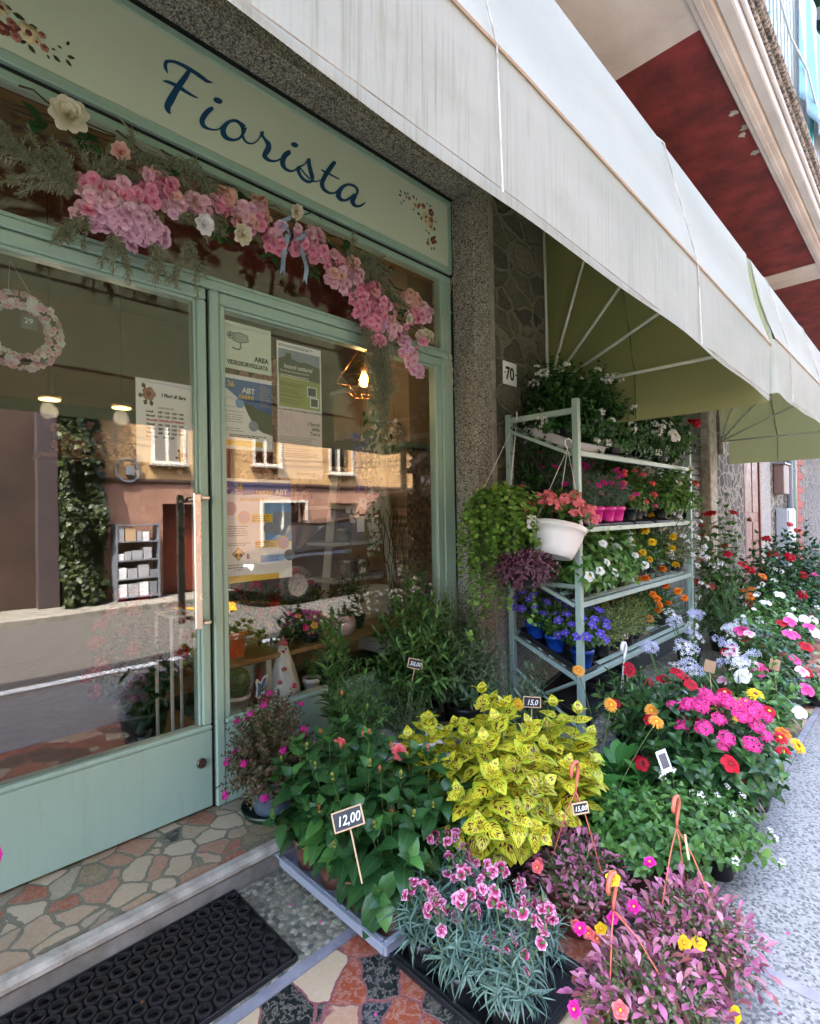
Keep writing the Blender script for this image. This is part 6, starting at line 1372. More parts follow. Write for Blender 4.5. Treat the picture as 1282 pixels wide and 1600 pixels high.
build('brace', tube([(RX0, RB - .02, 1.84), (RX0, RF + .02, 1.25)], .010, 4), M['gap'], rk)
build('brace', tube([(RX0, RB - .02, .10), (RX0, RF + .02, .33)], .010, 4), M['rack'], rk)
build('brace', tube([(RX0, RB - .02, .32), (RX0, RF + .02, .06)], .010, 4), M['rack'], rk)
build('brace', tube([(RX0, RF + .02, .87), (RX0, RB - .02, .88)], .014, 4), M['rack'], rk)

def sp(x, y, i): return (x, y, sz(i, y) + .008)
def rackplants(name, cat, group, mk, items):
    """mk(label) builds the first; the rest are copies. items: (x, y, shelf, scale, label)"""
    src = None
    for k, (x, y, i, s, lab) in enumerate(items):
        s *= 1.12
        if src is None: src = mk(lab); src.location = sp(x, y, i); src.scale = (s, s, s); tree = kids(src)
        else: copy_thing(src, lab, sp(x, y, i), k * 1.9, s, tree=tree)
SHN = ('top', 'second', 'third', 'lowest')
# lowest shelf
def mk_camp(lab): 
    t = leafy('campanula', lab, 'potted campanula', (0, 0, 0), 201, .12, .24, 46, 6, T_ovals, 'lant', ('bell',), 30, pr=.055, ph=.09, pm='bluepot', group='campanula in cobalt blue pots', up=.7, fscale=1.1); return t
rackplants('campanula', '', '', mk_camp, [(2.93, 1.50, 3, 1.05, 'violet blue campanula in a blue pot, front of the lowest shelf by the near post'), (3.07, 1.56, 3, .95, 'violet blue campanula behind the front one on the lowest shelf'), (2.90, 1.66, 3, 1.0, 'violet campanula in a blue pot, middle of the black tray seen through the rack end'), (2.90, 1.80, 3, 1.0, 'violet campanula in a blue pot, back of the black tray seen through the rack end')])
t_ = tray('plant_tray', 'long black tray of blue pots sloping on the lowest rack shelf', (2.83, 1.46, .362), .16, .43, .035, M['blackplastic'], feet=False); t_.rotation_euler = (math.atan2(.2, .455), 0, 0)
def mk_sed(key, g, heads=()):
    def f(lab):
        return leafy('sedum', lab, 'potted sedum', (0, 0, 0), 211 + len(key), .12, .19, 100, 8, T_tiny, key, heads, 3, pr=.05, ph=.08, group=g, size=(.9, 1.3), ang=60, up=.8, low=-.1)
    return f
rackplants('sedum', '', '', mk_sed('sedum', 'pale sedums on the lowest shelf'), [(3.22, 1.52, 3, 1.1, 'pale green sedum next to the blue pots on the lowest shelf'), (3.22, 1.70, 3, 1.2, 'pale green sedum at the back of the lowest shelf near the blue pots'), (3.40, 1.52, 3, 1.1, 'pale green sedum with the price square, front of the lowest shelf'), (3.38, 1.72, 3, 1.2, 'pale green sedum between the yellow spike and the red sedum'), (3.58, 1.52, 3, 1.1, 'farther pale green sedum at the front of the lowest shelf'), (3.76, 1.54, 3, 1.1, 'pale green sedum half hidden by agapanthus leaves')])
rackplants('sedum', '', '', mk_sed('sedumred', 'dark red sedums on the lowest shelf'), [(3.56, 1.70, 3, 1.2, 'dark red sedum in the middle of the lowest shelf'), (3.72, 1.74, 3, 1.2, 'second dark red sedum towards the far end of the lowest shelf'), (3.50, 1.84, 3, 1.1, 'dark red sedum at the very back of the lowest shelf')])
def mk_mari(key, lab_, g, seed, n=12):
    def f(lab): return leafy('marigold', lab, 'potted marigold', (0, 0, 0), seed, .12, .24, 44, 7, T_tiny, 'lant', (key,), n, pr=.05, ph=.085, group=g, size=(1.2, 1.8), ang=60, up=.9, fscale=1.35, low=-.3)
    return f
rackplants('marigold', '', '', mk_mari('marigold_orange', '', 'orange marigolds on the rack', 221), [(3.92, 1.56, 3, 1.1, 'orange marigold at the front of the lowest shelf'), (3.95, 1.74, 3, 1.2, 'orange marigold behind another on the lowest shelf'), (4.12, 1.62, 3, 1.2, 'orange marigold towards the far rack post'), (4.32, 1.56, 3, 1.2, 'last orange marigold beside the far rack post')])
price('small framed price square on the pale sedum of the lowest shelf', (3.37, 1.44, .50), -40, '5,00', .06, .042, -30, 10, .08, .022)
# third shelf
def mk_imp(lab): return leafy('impatiens', lab, 'potted impatiens', (0, 0, 0), 231, .15, .24, 34, 6, T_big, 'imp', ('flat_white',), 10, pr=.055, ph=.09, group='white impatiens on the third shelf', size=(.55, .9), up=.5, fscale=1.25, leaf_up=-.3, low=-.25)
rackplants('impatiens', '', '', mk_imp, [(2.93, 1.50, 2, 1.05, 'white impatiens with large soft leaves, first on the third shelf'), (3.13, 1.52, 2, 1.05, 'second white impatiens along the third shelf'), (3.33, 1.51, 2, 1.05, 'third white impatiens along the third shelf'), (3.52, 1.53, 2, 1.0, 'fourth white impatiens, beside the yellow marigolds'), (2.98, 1.73, 2, 1.0, 'white impatiens at the back of the third shelf by the near post'), (3.24, 1.74, 2, 1.0, 'white impatiens at the back, between the front ones')])
rackplants('marigold', '', '', mk_mari('marigold', '', 'yellow marigolds on the third shelf', 222, 9), [(3.50, 1.78, 2, 1.2, 'yellow marigold at the back of the third shelf'), (3.72, 1.56, 2, 1.2, 'yellow marigold in front beside the white impatiens'), (3.74, 1.78, 2, 1.3, 'yellow marigold at the back, second from the impatiens'), (3.94, 1.56, 2, 1.2, 'yellow marigold over the brown card'), (3.98, 1.78, 2, 1.3, 'yellow marigold at the back before the white starry plant'), (4.16, 1.56, 2, 1.2, 'last yellow marigold at the front of the third shelf'), (3.15, 1.86, 2, 1.25, 'yellow marigold just under the second shelf edge')])
def mk_bac(lab): return leafy('bacopa', lab, 'potted bacopa', (0, 0, 0), 241, .17, .28, 90, 9, T_tiny, 'dusty', ('starlet_white',), 40, pr=.055, ph=.09, group='white starry plants at the far rack end', size=(.9, 1.3), up=.6, fscale=.9, low=-.3)
rackplants('bacopa', '', '', mk_bac, [(4.38, 1.54, 2, 1.1, 'white starry plant at the front of the third shelf near the far post'), (4.58, 1.52, 2, 1.2, 'white starry plant spilling over the far rack post'), (4.45, 1.76, 2, 1.2, 'white starry plant at the back of the third shelf')])
# second shelf
def mk_dn(pm, key, seed, g, n=7):
    def f(lab): return leafy('small_dianthus', lab, 'potted dianthus', (0, 0, 0), seed, .105, .22, 60, 8, T_dians, 'dian', (key,), n, pr=.055, ph=.085, pm=pm, group=g, size=(.7, 1.0), ang=50, up=.8, fscale=.9, rotz=0)
    return f
rackplants('small_dianthus', '', '', mk_dn('magentapot', 'starlet_mag', 251, 'small dianthus in magenta pots'), [(2.98, 1.51, 1, 1.0, 'small pink dianthus in a magenta pot, first on the second shelf'), (3.13, 1.51, 1, 1.0, 'small pink dianthus in a magenta pot, second along'), (3.30, 1.51, 1, 1.0, 'small pink dianthus in a magenta pot, third along'), (3.44, 1.51, 1, 1.0, 'small pink dianthus in a magenta pot, fourth along'), (3.02, 1.70, 1, 1.1, 'small pink dianthus behind the first magenta pot'), (3.22, 1.72, 1, 1.15, 'small pink dianthus behind the second magenta pot'), (3.42, 1.72, 1, 1.1, 'small pink dianthus behind the fourth magenta pot')])
for k, (xa, lab) in enumerate(((2.92, 'black tray under the first two magenta pots'), (3.24, 'black tray under the third and fourth magenta pots'), (3.60, 'black tray under the coral kalanchoe'), (3.98, 'black tray at the far end of the second shelf'))):
    q = tray('plant_tray', lab, (xa, 1.455, sz(1, 1.455) + .006), .27, .13, .022, M['blackplastic'], feet=False); q.rotation_euler = (math.atan2(.2, .455), 0, 0)
def mk_kal(lab): return leafy('kalanchoe', lab, 'potted kalanchoe', (0, 0, 0), 261, .11, .21, 24, 5, T_oval, 'mid', ('geranium_coral',), 6, pr=.05, ph=.085, group='coral kalanchoe on the second shelf', size=(.8, 1.2), up=.8, fscale=.55, low=-.1)
rackplants('kalanchoe', '', '', mk_kal, [(3.66, 1.51, 1, 1.0, 'coral kalanchoe in a black pot beside the magenta pots'), (3.80, 1.52, 1, 1.0, 'second coral kalanchoe, beside the first'), (3.66, 1.72, 1, 1.2, 'taller coral kalanchoe behind the magenta pots')])
def mk_dk(lab): return leafy('dark_filler', lab, 'potted plant', (0, 0, 0), 271, .16, .33, 60, 9, T_lances, 'dark', ('starlet_pink',), 5, pr=.055, ph=.09, group='dark fine leaved plants on the second shelf', size=(.7, 1.0), up=.8, fscale=.8, low=-.1)
rackplants('dark_filler', '', '', mk_dk, [(2.92, 1.80, 1, 1.0, 'dark fine leaved plant at the back by the near post'), (3.14, 1.84, 1, 1.0, 'dark fine leaved plant behind the magenta pots'), (3.86, 1.80, 1, 1.1, 'dark fine leaved plant behind the kalanchoe'), (4.10, 1.76, 1, 1.1, 'dark fine leaved plant towards the far end'), (4.34, 1.80, 1, 1.1, 'dark fine leaved plant behind the white petunia'), (4.00, 1.56, 1, .9, 'dark fine leaved plant in front beside the petunia')])
def mk_pet(lab): return leafy('petunia', lab, 'potted petunia', (0, 0, 0), 281, .17, .27, 36, 6, T_oval, 'imp', ('trumpet_white',), 6, pr=.055, ph=.09, group='white petunias on the rack', size=(.9, 1.4), up=.4, fscale=.7, low=-.25)
rackplants('petunia', '', '', mk_pet, [(4.28, 1.52, 1, 1.0, 'white petunia at the front of the second shelf'), (4.52, 1.52, 1, 1.1, 'white petunia leaning past the far rack post')])
price('small price square among the pink dianthus of the second shelf', (3.20, 1.54, 1.42), -40, '3,50', .052, .038, -12, -12, .10, .018)
# top shelf
def mk_jas(lab): return leafy('jasmine', lab, 'potted jasmine', (0, 0, 0), 291, .22, .33, 90, 9, T_oval, 'hib', ('starlet_white', 'agap_white', 'starlet_white'), 12, pr=.065, ph=.10, group='dark jasmine with white clusters on the top shelf', size=(.7, 1.05), up=.5, low=-.5, full=.03)
rackplants('jasmine', '', '', mk_jas, [(2.98, 1.62, 0, .95, 'dark jasmine over the grey tray at the near end of the top shelf'), (3.24, 1.56, 0, 1.0, 'second dark jasmine along the top shelf'), (3.50, 1.54, 0, 1.0, 'third dark jasmine, hanging over the shelf edge'), (3.76, 1.58, 0, 1.0, 'fourth dark jasmine, before the white impatiens'), (3.10, 1.80, 0, .9, 'dark jasmine at the back of the top shelf'), (3.62, 1.80, 0, .95, 'dark jasmine at the back towards the far end')])
tray('plant_tray', 'pale grey tray on the near end of the top shelf', (2.86, 1.50, 1.665), .36, .30, .055, M['greytray2'], feet=False).rotation_euler = (math.atan2(.2, .455), 0, 0)
rackplants('impatiens', '', '', lambda lab: leafy('impatiens', lab, 'potted impatiens', (0, 0, 0), 295, .19, .29, 50, 7, T_oval, 'hib', ('flat_white', 'trumpet_white'), 12, pr=.06, ph=.10, group='white flowering plants on the top shelf', size=(.9, 1.3), up=.3, low=-.45, fscale=1.1), [(4.04, 1.54, 0, 1.0, 'white flowering plant beside the red plastic tag on the top shelf'), (4.30, 1.52, 0, 1.0, 'white flowering plant towards the far end of the top shelf'), (4.20, 1.76, 0, 1.0, 'white flowering plant at the back of the top shelf')])
rackplants('geranium', '', '', lambda lab: leafy('geranium', lab, 'potted geranium', (0, 0, 0), 297, .22, .33, 30, 5, T_big, 'mid', ('geranium_head',), 9, pr=.07, ph=.11, group='red geraniums at the far rack end', size=(.5, .8), up=.5, low=-.2), [(4.56, 1.56, 0, 1.0, 'red geranium on the far end of the top shelf')])
leafy('geranium', 'coral geranium hanging outside the far rack post', 'potted geranium', (4.86, 1.50, 1.22), 298, .12, .24, 14, 4, T_big, 'imp', ('geranium_coral',), 5, pr=.05, ph=.08, size=(.4, .7), up=.5)
for k, (x, z, lab) in enumerate(((2.98, .02, 'empty black tray leaning on the ground under the rack'), (3.5, .03, 'second empty black tray under the rack, further in'))):
    q = tray('plant_tray', lab, (x, 1.50, z), .34, .32, .05, M['blackplastic'], feet=False); q.rotation_euler = (.35, -.1, .1)
hk = thing('white_hanger', 'loose white plastic pot hanger standing up in front of the rack', 'pot hanger', (2.86, 1.22, .36))
hook(hk, (0, 0, .20), [(.02, .02, -.10), (-.02, .02, -.12), (0, -.03, -.10)], m='whiteplastic', r=.005, hs=1.3)

# hanging baskets at the near end of the rack
def strands(t, top, rim, r=.0016, m='whiteplastic'):
    build('hanger', join([tube([p_, np.array(p_) * .4 + np.array(top) * .6, top], r, 5) for p_ in rim]), M[m], t, smooth=True)
eb = thing('hanging_basket', 'white tilted hanging basket of salmon pink flowers at the near end of the rack', 'hanging basket', (2.60, 1.487, 1.055))
from mathutils import Quaternion
_vd = Vector((.868, .497, 0)); eb.rotation_mode = 'QUATERNION'; eb.rotation_quaternion = Quaternion(_vd, R(10)) @ Quaternion(Vector((-.497, .868, 0)), R(13))
build('pot', lathe([(.06, .006), (.09, 0), (.098, .004), (.112, .04), (.135, .115), (.142, .150), (.148, .152), (.150, .158), (.150, .178), (.144, .182), (.138, .176)], 36), M['whiteplastic'], eb, smooth=True); soil(.136, .165, eb, M['soil'])
build('rim_ring', lathe([(.1505, .162), (.153, .164), (.1505, .167)], 36), M['whiteplastic'], eb, smooth=True)
rng = np.random.default_rng(301); tips = dome_pts(rng, 16, .16, .15, .20, .17, .2); Ms, st, ends = shoots(rng, tips, .08, .17, 4, size=(.7, 1.0), ang=60, mode='alt', start=.45, stem_r=.005)
build('foliage', join([insts(T_big, Ms, rng), st]), [LF['lant'], TWIG], eb)
for k in range(30):
    a = k * 2.4 + .3; rr = rng.uniform(.05, .25); p_ = np.array([rr * math.cos(a), rr * math.sin(a), .235 + .12 * (1 - rr / .25) * rng.uniform(.5, 1.4) - .8 * max(0, rr - .17)])
    put(eb, 'euph_head', face_frame(p_, nrm((-.55, -.45, .45) + rng.normal(0, .3, 3)), a, rng.uniform(1.1, 1.45)), 'flower_cluster')
bpy.context.view_layer.update()
T_ = eb.matrix_world.inverted() @ Vector((2.752, 1.475, 1.665)); T_ = np.array(T_)
rimp = [(.142 * math.cos(a), .142 * math.sin(a), .18) for a in (.6, 2.6, 4.7)]
strands(eb, T_, rimp); Td = nrm(np.array(eb.matrix_world.inverted().to_3x3() @ Vector((0, 0, 1)))); sd = nrm(np.array(eb.matrix_world.inverted().to_3x3() @ Vector((.6, -.5, 0))))
build('hook', tube([T_, T_ + Td * .02 + sd * -.014, T_ + Td * .045 + sd * -.012, T_ + Td * .055 + sd * .006, T_ + Td * .042 + sd * .022, T_ + Td * .028 + sd * .022], .0038, 7), M['whiteplastic'], eb, smooth=True)

cb_ = thing('hanging_basket', 'trailing creeping plant of small round leaves hanging from the rack top bar', 'hanging basket', (2.50, 1.77, 1.27))
pot(.12, .13, M['blackplastic'], parent=cb_); soil(.11, .115, cb_, M['soil'])
rng = np.random.default_rng(311); Ms = []; st = []
for k in range(150):
    a = rng.random() * 6.28; rr = rng.uniform(.10, .30); ln = rng.uniform(.05, .38) if k > 26 else rng.uniform(.38, .62)
    ca, sa = math.cos(a), math.sin(a); out_ = min(rr, .23 + .1 * (ca < 0)); y_lim = 1.0 if sa < .1 else .45
    pts = [np.array([.06 * ca, .06 * sa * y_lim, .13]), np.array([out_ * .6 * ca, out_ * .6 * sa * y_lim, .16 + rng.normal(0, .015)]), np.array([out_ * ca, out_ * sa * y_lim, .12 - .1 * rng.random()]), np.array([out_ * 1.08 * ca + rng.normal(0, .02), out_ * 1.08 * sa * y_lim, .06 - ln * .6]), np.array([out_ * 1.05 * ca + rng.normal(0, .03), out_ * 1.05 * sa * y_lim + rng.normal(0, .015), .03 - ln])]
    pts = np.array(pts); ts = np.linspace(0, 1, 11); P_ = np.array([[np.interp(t * 4, range(5), pts[:, d]) for d in range(3)] for t in ts]); st.append(tube(P_, .0012, 3, 1, cap=False))
    for t in np.linspace(.10, 1, int(14 + ln * 44)):
        p_ = np.array([np.interp(t * 4, range(5), pts[:, d]) for d in range(3)]); aa = rng.random() * 6.28
        Ms.append(frame(p_, (math.cos(aa) + ca * .6, math.sin(aa) + sa * .6 - .25, rng.normal(-.1, .4)), (ca * .5 - .2, sa * .5 - .3, 1), rng.uniform(.7, 1.25)))
for k, ang in enumerate((3.3, 3.6, 4.1, 2.9)):   # a few runners reaching out to the side
    P_ = np.array([[-.2, -.05, .05 - .25 * (k % 3)], [-.33 - .02 * k, -.08, .03 - .22 * k], [-.42, -.1, .05 - .2 * k]]); st.append(tube(P_, .0012, 3, 1, cap=False))
    for t in np.linspace(0, 2, 12): Ms.append(frame([np.interp(t, range(3), P_[:, d]) for d in range(3)], rng.normal(0, 1, 3), (-.3, -.4, 1), rng.uniform(.7, 1.2)))
build('foliage', join([insts(T_round, Ms, rng), join(st)]), [LF['creep'], STEM], cb_)
strands(cb_, (.28, .06, .61), [(.11, 0, .13), (-.08, .08, .13), (-.05, -.10, .13)]); build('hook', tube([(.28, .06, .60), (.27, .05, .625), (.275, .055, .655), (.295, .07, .66), (.31, .075, .645)], .004, 7), M['whiteplastic'], cb_, smooth=True)
put(cb_, 'flat_yellow', face_frame((-.13, -.06, .17), (-.5, -.7, .4), 0, .9), 'flower', 'single yellow bloom on top')
tg = thing('white_tag', 'white plastic tag hanging between the two hanging baskets', 'plant label', (2.50, 1.56, 1.25)); build('card', box(-.03, .03, -.001, .001, -.035, .035), M['paper'], tg, rot=(0, 0, R(-30)))
tb = thing('hanging_basket', 'purple leaved tradescantia in a black basket under the white basket', 'hanging basket', (2.37, 1.525, .915))
pot(.10, .10, M['blackplastic'], parent=tb)
rng = np.random.default_rng(321); tips = dome_pts(rng, 110, .20, .15, .10, .09, -.9); Ms, st, ends = shoots(rng, tips, .07, .10, 7, size=(.6, .95), ang=50, mode='alt', start=.35, curve=.5, stem_r=.002)
build('foliage', join([insts(T_trad, Ms, rng), st]), [LF['trad'], LF['trad']], tb)
strands(tb, (.12, .22, .36), [(.09, 0, .10), (-.06, .07, .10), (-.06, -.07, .10)], .002, 'gap')

# ================================================================== artificial flower garland over the door
gd = thing('flower_garland', 'garland of pink and cream artificial flowers fixed along the transom', 'garland', (0, 2.065, 0))
rng = np.random.default_rng(401)
def dbl(r_, s): return flower([dict(n=5, L=r_, W=r_ * 1.05, elev=.15, droop=.25, seg=4, wav=.6), dict(n=5, L=r_ * .8, W=r_ * .9, elev=.6, droop=.2, seg=4, wav=.7), dict(n=4, L=r_ * .55, W=r_ * .65, elev=1.05, seg=3, wav=.6)], None, s)
D1 = [dbl(.030, s) for s in (1, 2, 3)]; D2 = [dbl(.023, s) for s in (4, 5, 6)]
def blob(x, z, a, b, n, key, Ts=D1, dep=.05, s=1.0, name='blossom_cluster', rot=0):
    Ms = []
    for k in range(n):
        u = math.sqrt((k + .5) / n); an = k * 2.4; px_, pz_ = a * u * math.cos(an), b * u * math.sin(an); px_, pz_ = px_ * math.cos(rot) - pz_ * math.sin(rot), px_ * math.sin(rot) + pz_ * math.cos(rot)
        nrm_ = nrm((px_ / max(a, b) * .7, -1, pz_ / max(a, b) * .7 + .0) + rng.normal(0, .35, 3))
        Ms.append(face_frame((x + px_, -dep * (1 - u * u) + rng.normal(0, .008), z + pz_), nrm_, rng.random() * 6, s * rng.uniform(.8, 1.15)))
    return build(name, insts(Ts, Ms, rng), P[key], gd)
blob(.63, 2.365, .155, .062, 60, 'lilac', D1, .09, .95); blob(.545, 2.40, .08, .05, 16, 'pinkpale', D1, .08); blob(.53, 2.455, .055, .05, 11, 'pinkdeep'); blob(.61, 2.465, .07, .028, 9, 'pinkdeep'); blob(.69, 2.50, .05, .055, 10, 'pinkdeep'); blob(.765, 2.555, .045, .045, 8, 'pinkdeep'); blob(.80, 2.50, .04, .04, 6, 'pinkpale'); blob(.71, 2.58, .03, .03, 4, 'blush')
blob(.885, 2.545, .05, .04, 8, 'pinkpale'); blob(.96, 2.565, .06, .035, 10, 'pinkdeep'); blob(1.0, 2.62, .05, .03, 7, 'blush'); blob(1.08, 2.585, .05, .04, 9, 'pinkpale'); blob(1.16, 2.645, .035, .05, 8, 'blush'); blob(1.15, 2.57, .05, .035, 8, 'pinkdeep'); blob(1.235, 2.50, .045, .04, 7, 'pinkdeep', rot=.4)
blob(1.36, 2.555, .045, .04, 8, 'pinkdeep'); blob(1.44, 2.615, .05, .04, 9, 'pinkpale'); blob(1.46, 2.55, .05, .045, 10, 'pinkdeep'); blob(1.55, 2.545, .05, .04, 8, 'pinkdeep'); blob(1.57, 2.49, .05, .035, 8, 'pinkpale'); blob(1.66, 2.56, .05, .04, 8, 'blush'); blob(1.68, 2.50, .05, .045, 10, 'pinkpale'); blob(1.60, 2.435, .045, .03, 6, 'pinkpale')
blob(1.73, 2.435, .06, .05, 13, 'pinkdeep'); blob(1.72, 2.36, .05, .045, 10, 'pinkdeep'); blob(1.80, 2.47, .05, .05, 10, 'pinkdeep'); blob(1.86, 2.40, .055, .05, 10, 'pinkdeep'); blob(1.80, 2.30, .055, .06, 13, 'pinkdeep'); blob(1.83, 2.21, .05, .035, 8, 'pinkdeep'); blob(1.88, 2.33, .05, .045, 9, 'lilac')
blob(1.95, 2.30, .05, .05, 10, 'pinkpale'); blob(2.02, 2.24, .045, .06, 10, 'lilac'); blob(2.07, 2.17, .05, .05, 11, 'pinkpale'); blob(2.13, 2.11, .04, .035, 7, 'lilac')
blob(2.10, 2.50, .06, .05, 10, 'blush'); blob(2.12, 2.42, .045, .045, 8, 'pinkdeep'); blob(2.20, 2.455, .05, .05, 9, 'pinkpale'); blob(2.20, 2.325, .06, .035, 8, 'cream')
for k in range(70):   # loose single blossoms along the strand
    x = rng.uniform(.45, 2.15); z = np.interp(x, [.45, .63, .8, 1.0, 1.25, 1.5, 1.75, 1.9, 2.15], [2.42, 2.42, 2.52, 2.58, 2.57, 2.54, 2.42, 2.36, 2.28]) + rng.normal(0, .05)
    if k % 7 == 0: lc = []
    lc.append((x, z))
    if k % 7 == 6:
        Ms = [face_frame((a, -.03 - .03 * rng.random(), b), nrm((rng.normal(0, .5), -1, rng.normal(0, .5))), rng.random() * 6, rng.uniform(.7, 1.1)) for a, b in lc]
        build('loose_blossoms', insts(D1, Ms, rng), P[('pinkpale', 'pinkdeep', 'blush', 'pinkpale', 'lilac')[k // 7 % 5]], gd)
def bigf(x, z, r_, key, nn, label=None):
    c = flower([dict(n=8, L=r_, W=r_ * .7, elev=.25, droop=.1, seg=5, wav=.3), dict(n=8, L=r_ * .9, W=r_ * .65, elev=.6, seg=5, wav=.3, droop=-.1), dict(n=6, L=r_ * .7, W=r_ * .5, elev=.95, seg=4, droop=-.1), dict(n=5, L=r_ * .5, W=r_ * .4, elev=1.25, seg=3)], None, nn)
    o = build('large_flower', c.tf(face_frame((x, -.05, z), (-.3 + .1 * nn, -1, -.1 * nn), nn)), P[key], gd)
    if label: o['label'] = label
bigf(.445, 2.645, .062, 'cream', 1, 'large cream peony at the start of the garland'); bigf(.60, 2.60, .034, 'blush', 2, 'small pale bloom behind grey sprigs'); bigf(.90, 2.455, .042, 'white', 3, 'small white bloom under the garland'); bigf(1.06, 2.475, .045, 'cream', 4, 'cream bloom under the garland centre'); bigf(1.325, 2.675, .036, 'cream', 5, 'round cream bud above the ribbon'); bigf(2.03, 2.37, .032, 'cream', 6)
# twigs
tw_ = []
for k in range(26):
    x = rng.uniform(.25, 2.1); z = 2.62 - .0 * x + rng.normal(0, .05) - max(0, x - 1.5) * .35; l_ = rng.uniform(.15, .45); sl = rng.normal(0, .1) - (.3 if x > 1.4 else 0)
    P_ = [(x + l_ * t, rng.normal(0, .01), z + sl * l_ * t + .02 * math.sin(t * 5 + k)) for t in np.linspace(0, 1, 6)]; tw_.append(tube(P_, [.0035, .0032, .003, .0026, .002, .001], 5))
for k in range(8):
    z = 2.44 + k * .03; tw_.append(tube([(-.3, 0, z + rng.normal(0, .01)), (.15, -.01, z + rng.normal(0, .015)), (.6, .0, z + .03 + rng.normal(0, .02))], .0025, 5))
build('twigs', join(tw_), TWIG, gd, smooth=True)
for (x, z, dx, dz) in ((.60, 2.74, .2, -.1), (.83, 2.45, .14, .07), (2.30, 2.48, .14, .04), (2.36, 2.52, .04, -.42), (2.40, 2.35, .03, -.3), (2.34, 2.22, .10, -.06), (2.28, 2.10, .18, -.06), (2.42, 2.6, .05, .2)):
    pw = []; P_ = [(x + dx * t + .012 * math.sin(t * 9), -.012 + .01 * math.sin(t * 7), z + dz * t + .012 * math.cos(t * 8)) for t in np.linspace(0, 1, 8)]; pw.append(tube(P_, .0022, 5))
    for q in (3, 5): b = np.array(P_[q]); pw.append(tube([b, b + [.03 * (1 if q == 3 else -1), -.01, -.03], b + [.045 * (1 if q == 3 else -1), -.01, -.07]], .0014, 4))
    build('pale_twig', join(pw), TWIGP, gd, smooth=True)
# feathery grey sprigs
T_sp = [leaf(.018, .0028, 'lance', .1, .3 * i, 2, seed=i) for i in range(3)]
def sprig(path, key='moss', n=46, spread=.018, name='sprig', r_=.0018, sc_=1.0):
    path = np.array(path, float); Ms = []; m = len(path)
    tt = np.linspace(0, m - 1, n * 3)
    for t in tt:
        p_ = np.array([np.interp(t, range(m), path[:, d]) for d in range(3)]); i = min(int(t), m - 2); d_ = nrm(path[i + 1] - path[i])
        for q in range(2): Ms.append(frame(p_ + rng.normal(0, spread * .25, 3), d_ * .8 + rng.normal(0, .65, 3), (0, -1, .3), sc_ * rng.uniform(.7, 1.5)))
    return join([insts(T_sp, Ms, rng), tube(path, r_, 4, 0)])
def sprigs(center, dirs, ln, n=5):
    out = []
    for k in range(n):
        a = dirs + rng.normal(0, .35); L_ = ln * rng.uniform(.6, 1.1); dr = rng.normal(0, .25)
        P_ = [(center[0] + L_ * t * math.cos(a + dr * t), -.03 + rng.normal(0, .01), center[1] + L_ * t * math.sin(a + dr * t) - .04 * t * t) for t in np.linspace(0, 1, 6)]; out.append(sprig(P_, n=int(14 + L_ * 130)))
    return join(out)
sg_ = [sprigs((.47, 2.42), 3.0, .24, 7), sprigs((.46, 2.44), 2.0, .16, 5), sprigs((.50, 2.36), 4.3, .14, 6), sprigs((.58, 2.32), 4.6, .12, 5), sprigs((.72, 2.32), 4.7, .10, 4), sprigs((.85, 2.38), 4.7, .16, 6), sprigs((.55, 2.52), .9, .16, 6), sprigs((.62, 2.62), .3, .20, 7), sprigs((.78, 2.67), -.2, .18, 6), sprigs((.90, 2.64), -1.2, .18, 6), sprigs((.80, 2.45), .6, .12, 4), sprigs((.52, 2.48), 1.2, .14, 4)]
sg_ += [sprigs((1.62, 2.60), -.1, .26, 9), sprigs((1.7, 2.62), -.5, .24, 8), sprigs((1.9, 2.5), -.9, .16, 6), sprigs((.34, 2.46), 2.6, .2, 4)]
for k, c_ in enumerate(sg_): build('sprig', c_, LF['moss'], gd)
for k in range(3):
    out = [sprig([(1.76 + .05 * k + rng.normal(0, .03), -.02, 2.26), (1.80 + .04 * k + rng.normal(0, .02), -.03 + rng.normal(0, .02), 2.12), (1.84 + .03 * k + rng.normal(0, .03), -.02, 1.99 + rng.normal(0, .03)), (1.86 + rng.normal(0, .03), -.01, 1.88 + rng.normal(0, .06))], n=60, spread=.03) for _ in range(7)]
    build('hanging_moss', join(out), LF['moss'], gd)
# green leaves
Ms = []
for (x, z, n_) in ((.38, 2.60, 5), (.50, 2.60, 5), (.98, 2.46, 5), (1.04, 2.64, 4), (1.22, 2.45, 3), (1.33, 2.57, 6), (1.53, 2.60, 6), (1.6, 2.63, 5), (1.92, 2.44, 5), (2.02, 2.42, 4), (1.42, 2.46, 4), (1.86, 2.2, 5), (.77, 2.62, 3)):
    for k in range(n_): Ms.append(frame((x + rng.normal(0, .02), -.02, z + rng.normal(0, .015)), (rng.normal(0, 1), -.5, rng.normal(-.2, .7)), (0, -1, .4), rng.uniform(.8, 1.5)))
build('green_leaves', insts(T_oval, Ms, rng), LF['dark'], gd)
# ribbon
rm = plain('blue_grey_satin_ribbon', (132, 152, 176), .3, var=.08)
rb = build('ribbon', join([grid(lambda u, v, s=s, o=o: (1.265 + o + s * .03 * v + (u - .5) * .022 + .01 * math.sin(v * 3), -.055 - .012 * math.cos(v * 6 + o * 20), 2.545 - .17 * v - (.02 * abs(u - .5) * 2 if v > .97 else 0)), 2, 12) for s, o in ((-1, 0), (.2, .085))] + [grid(lambda u, v, s=s: (1.30 + s * (.012 + .05 * math.sin(v * 3.14)), -.06 - .02 * math.sin(v * 3.14 * 2), 2.55 + .09 * v - .02 * u), 2, 12) for s in (-1, 1)]), rm, gd, smooth=True)

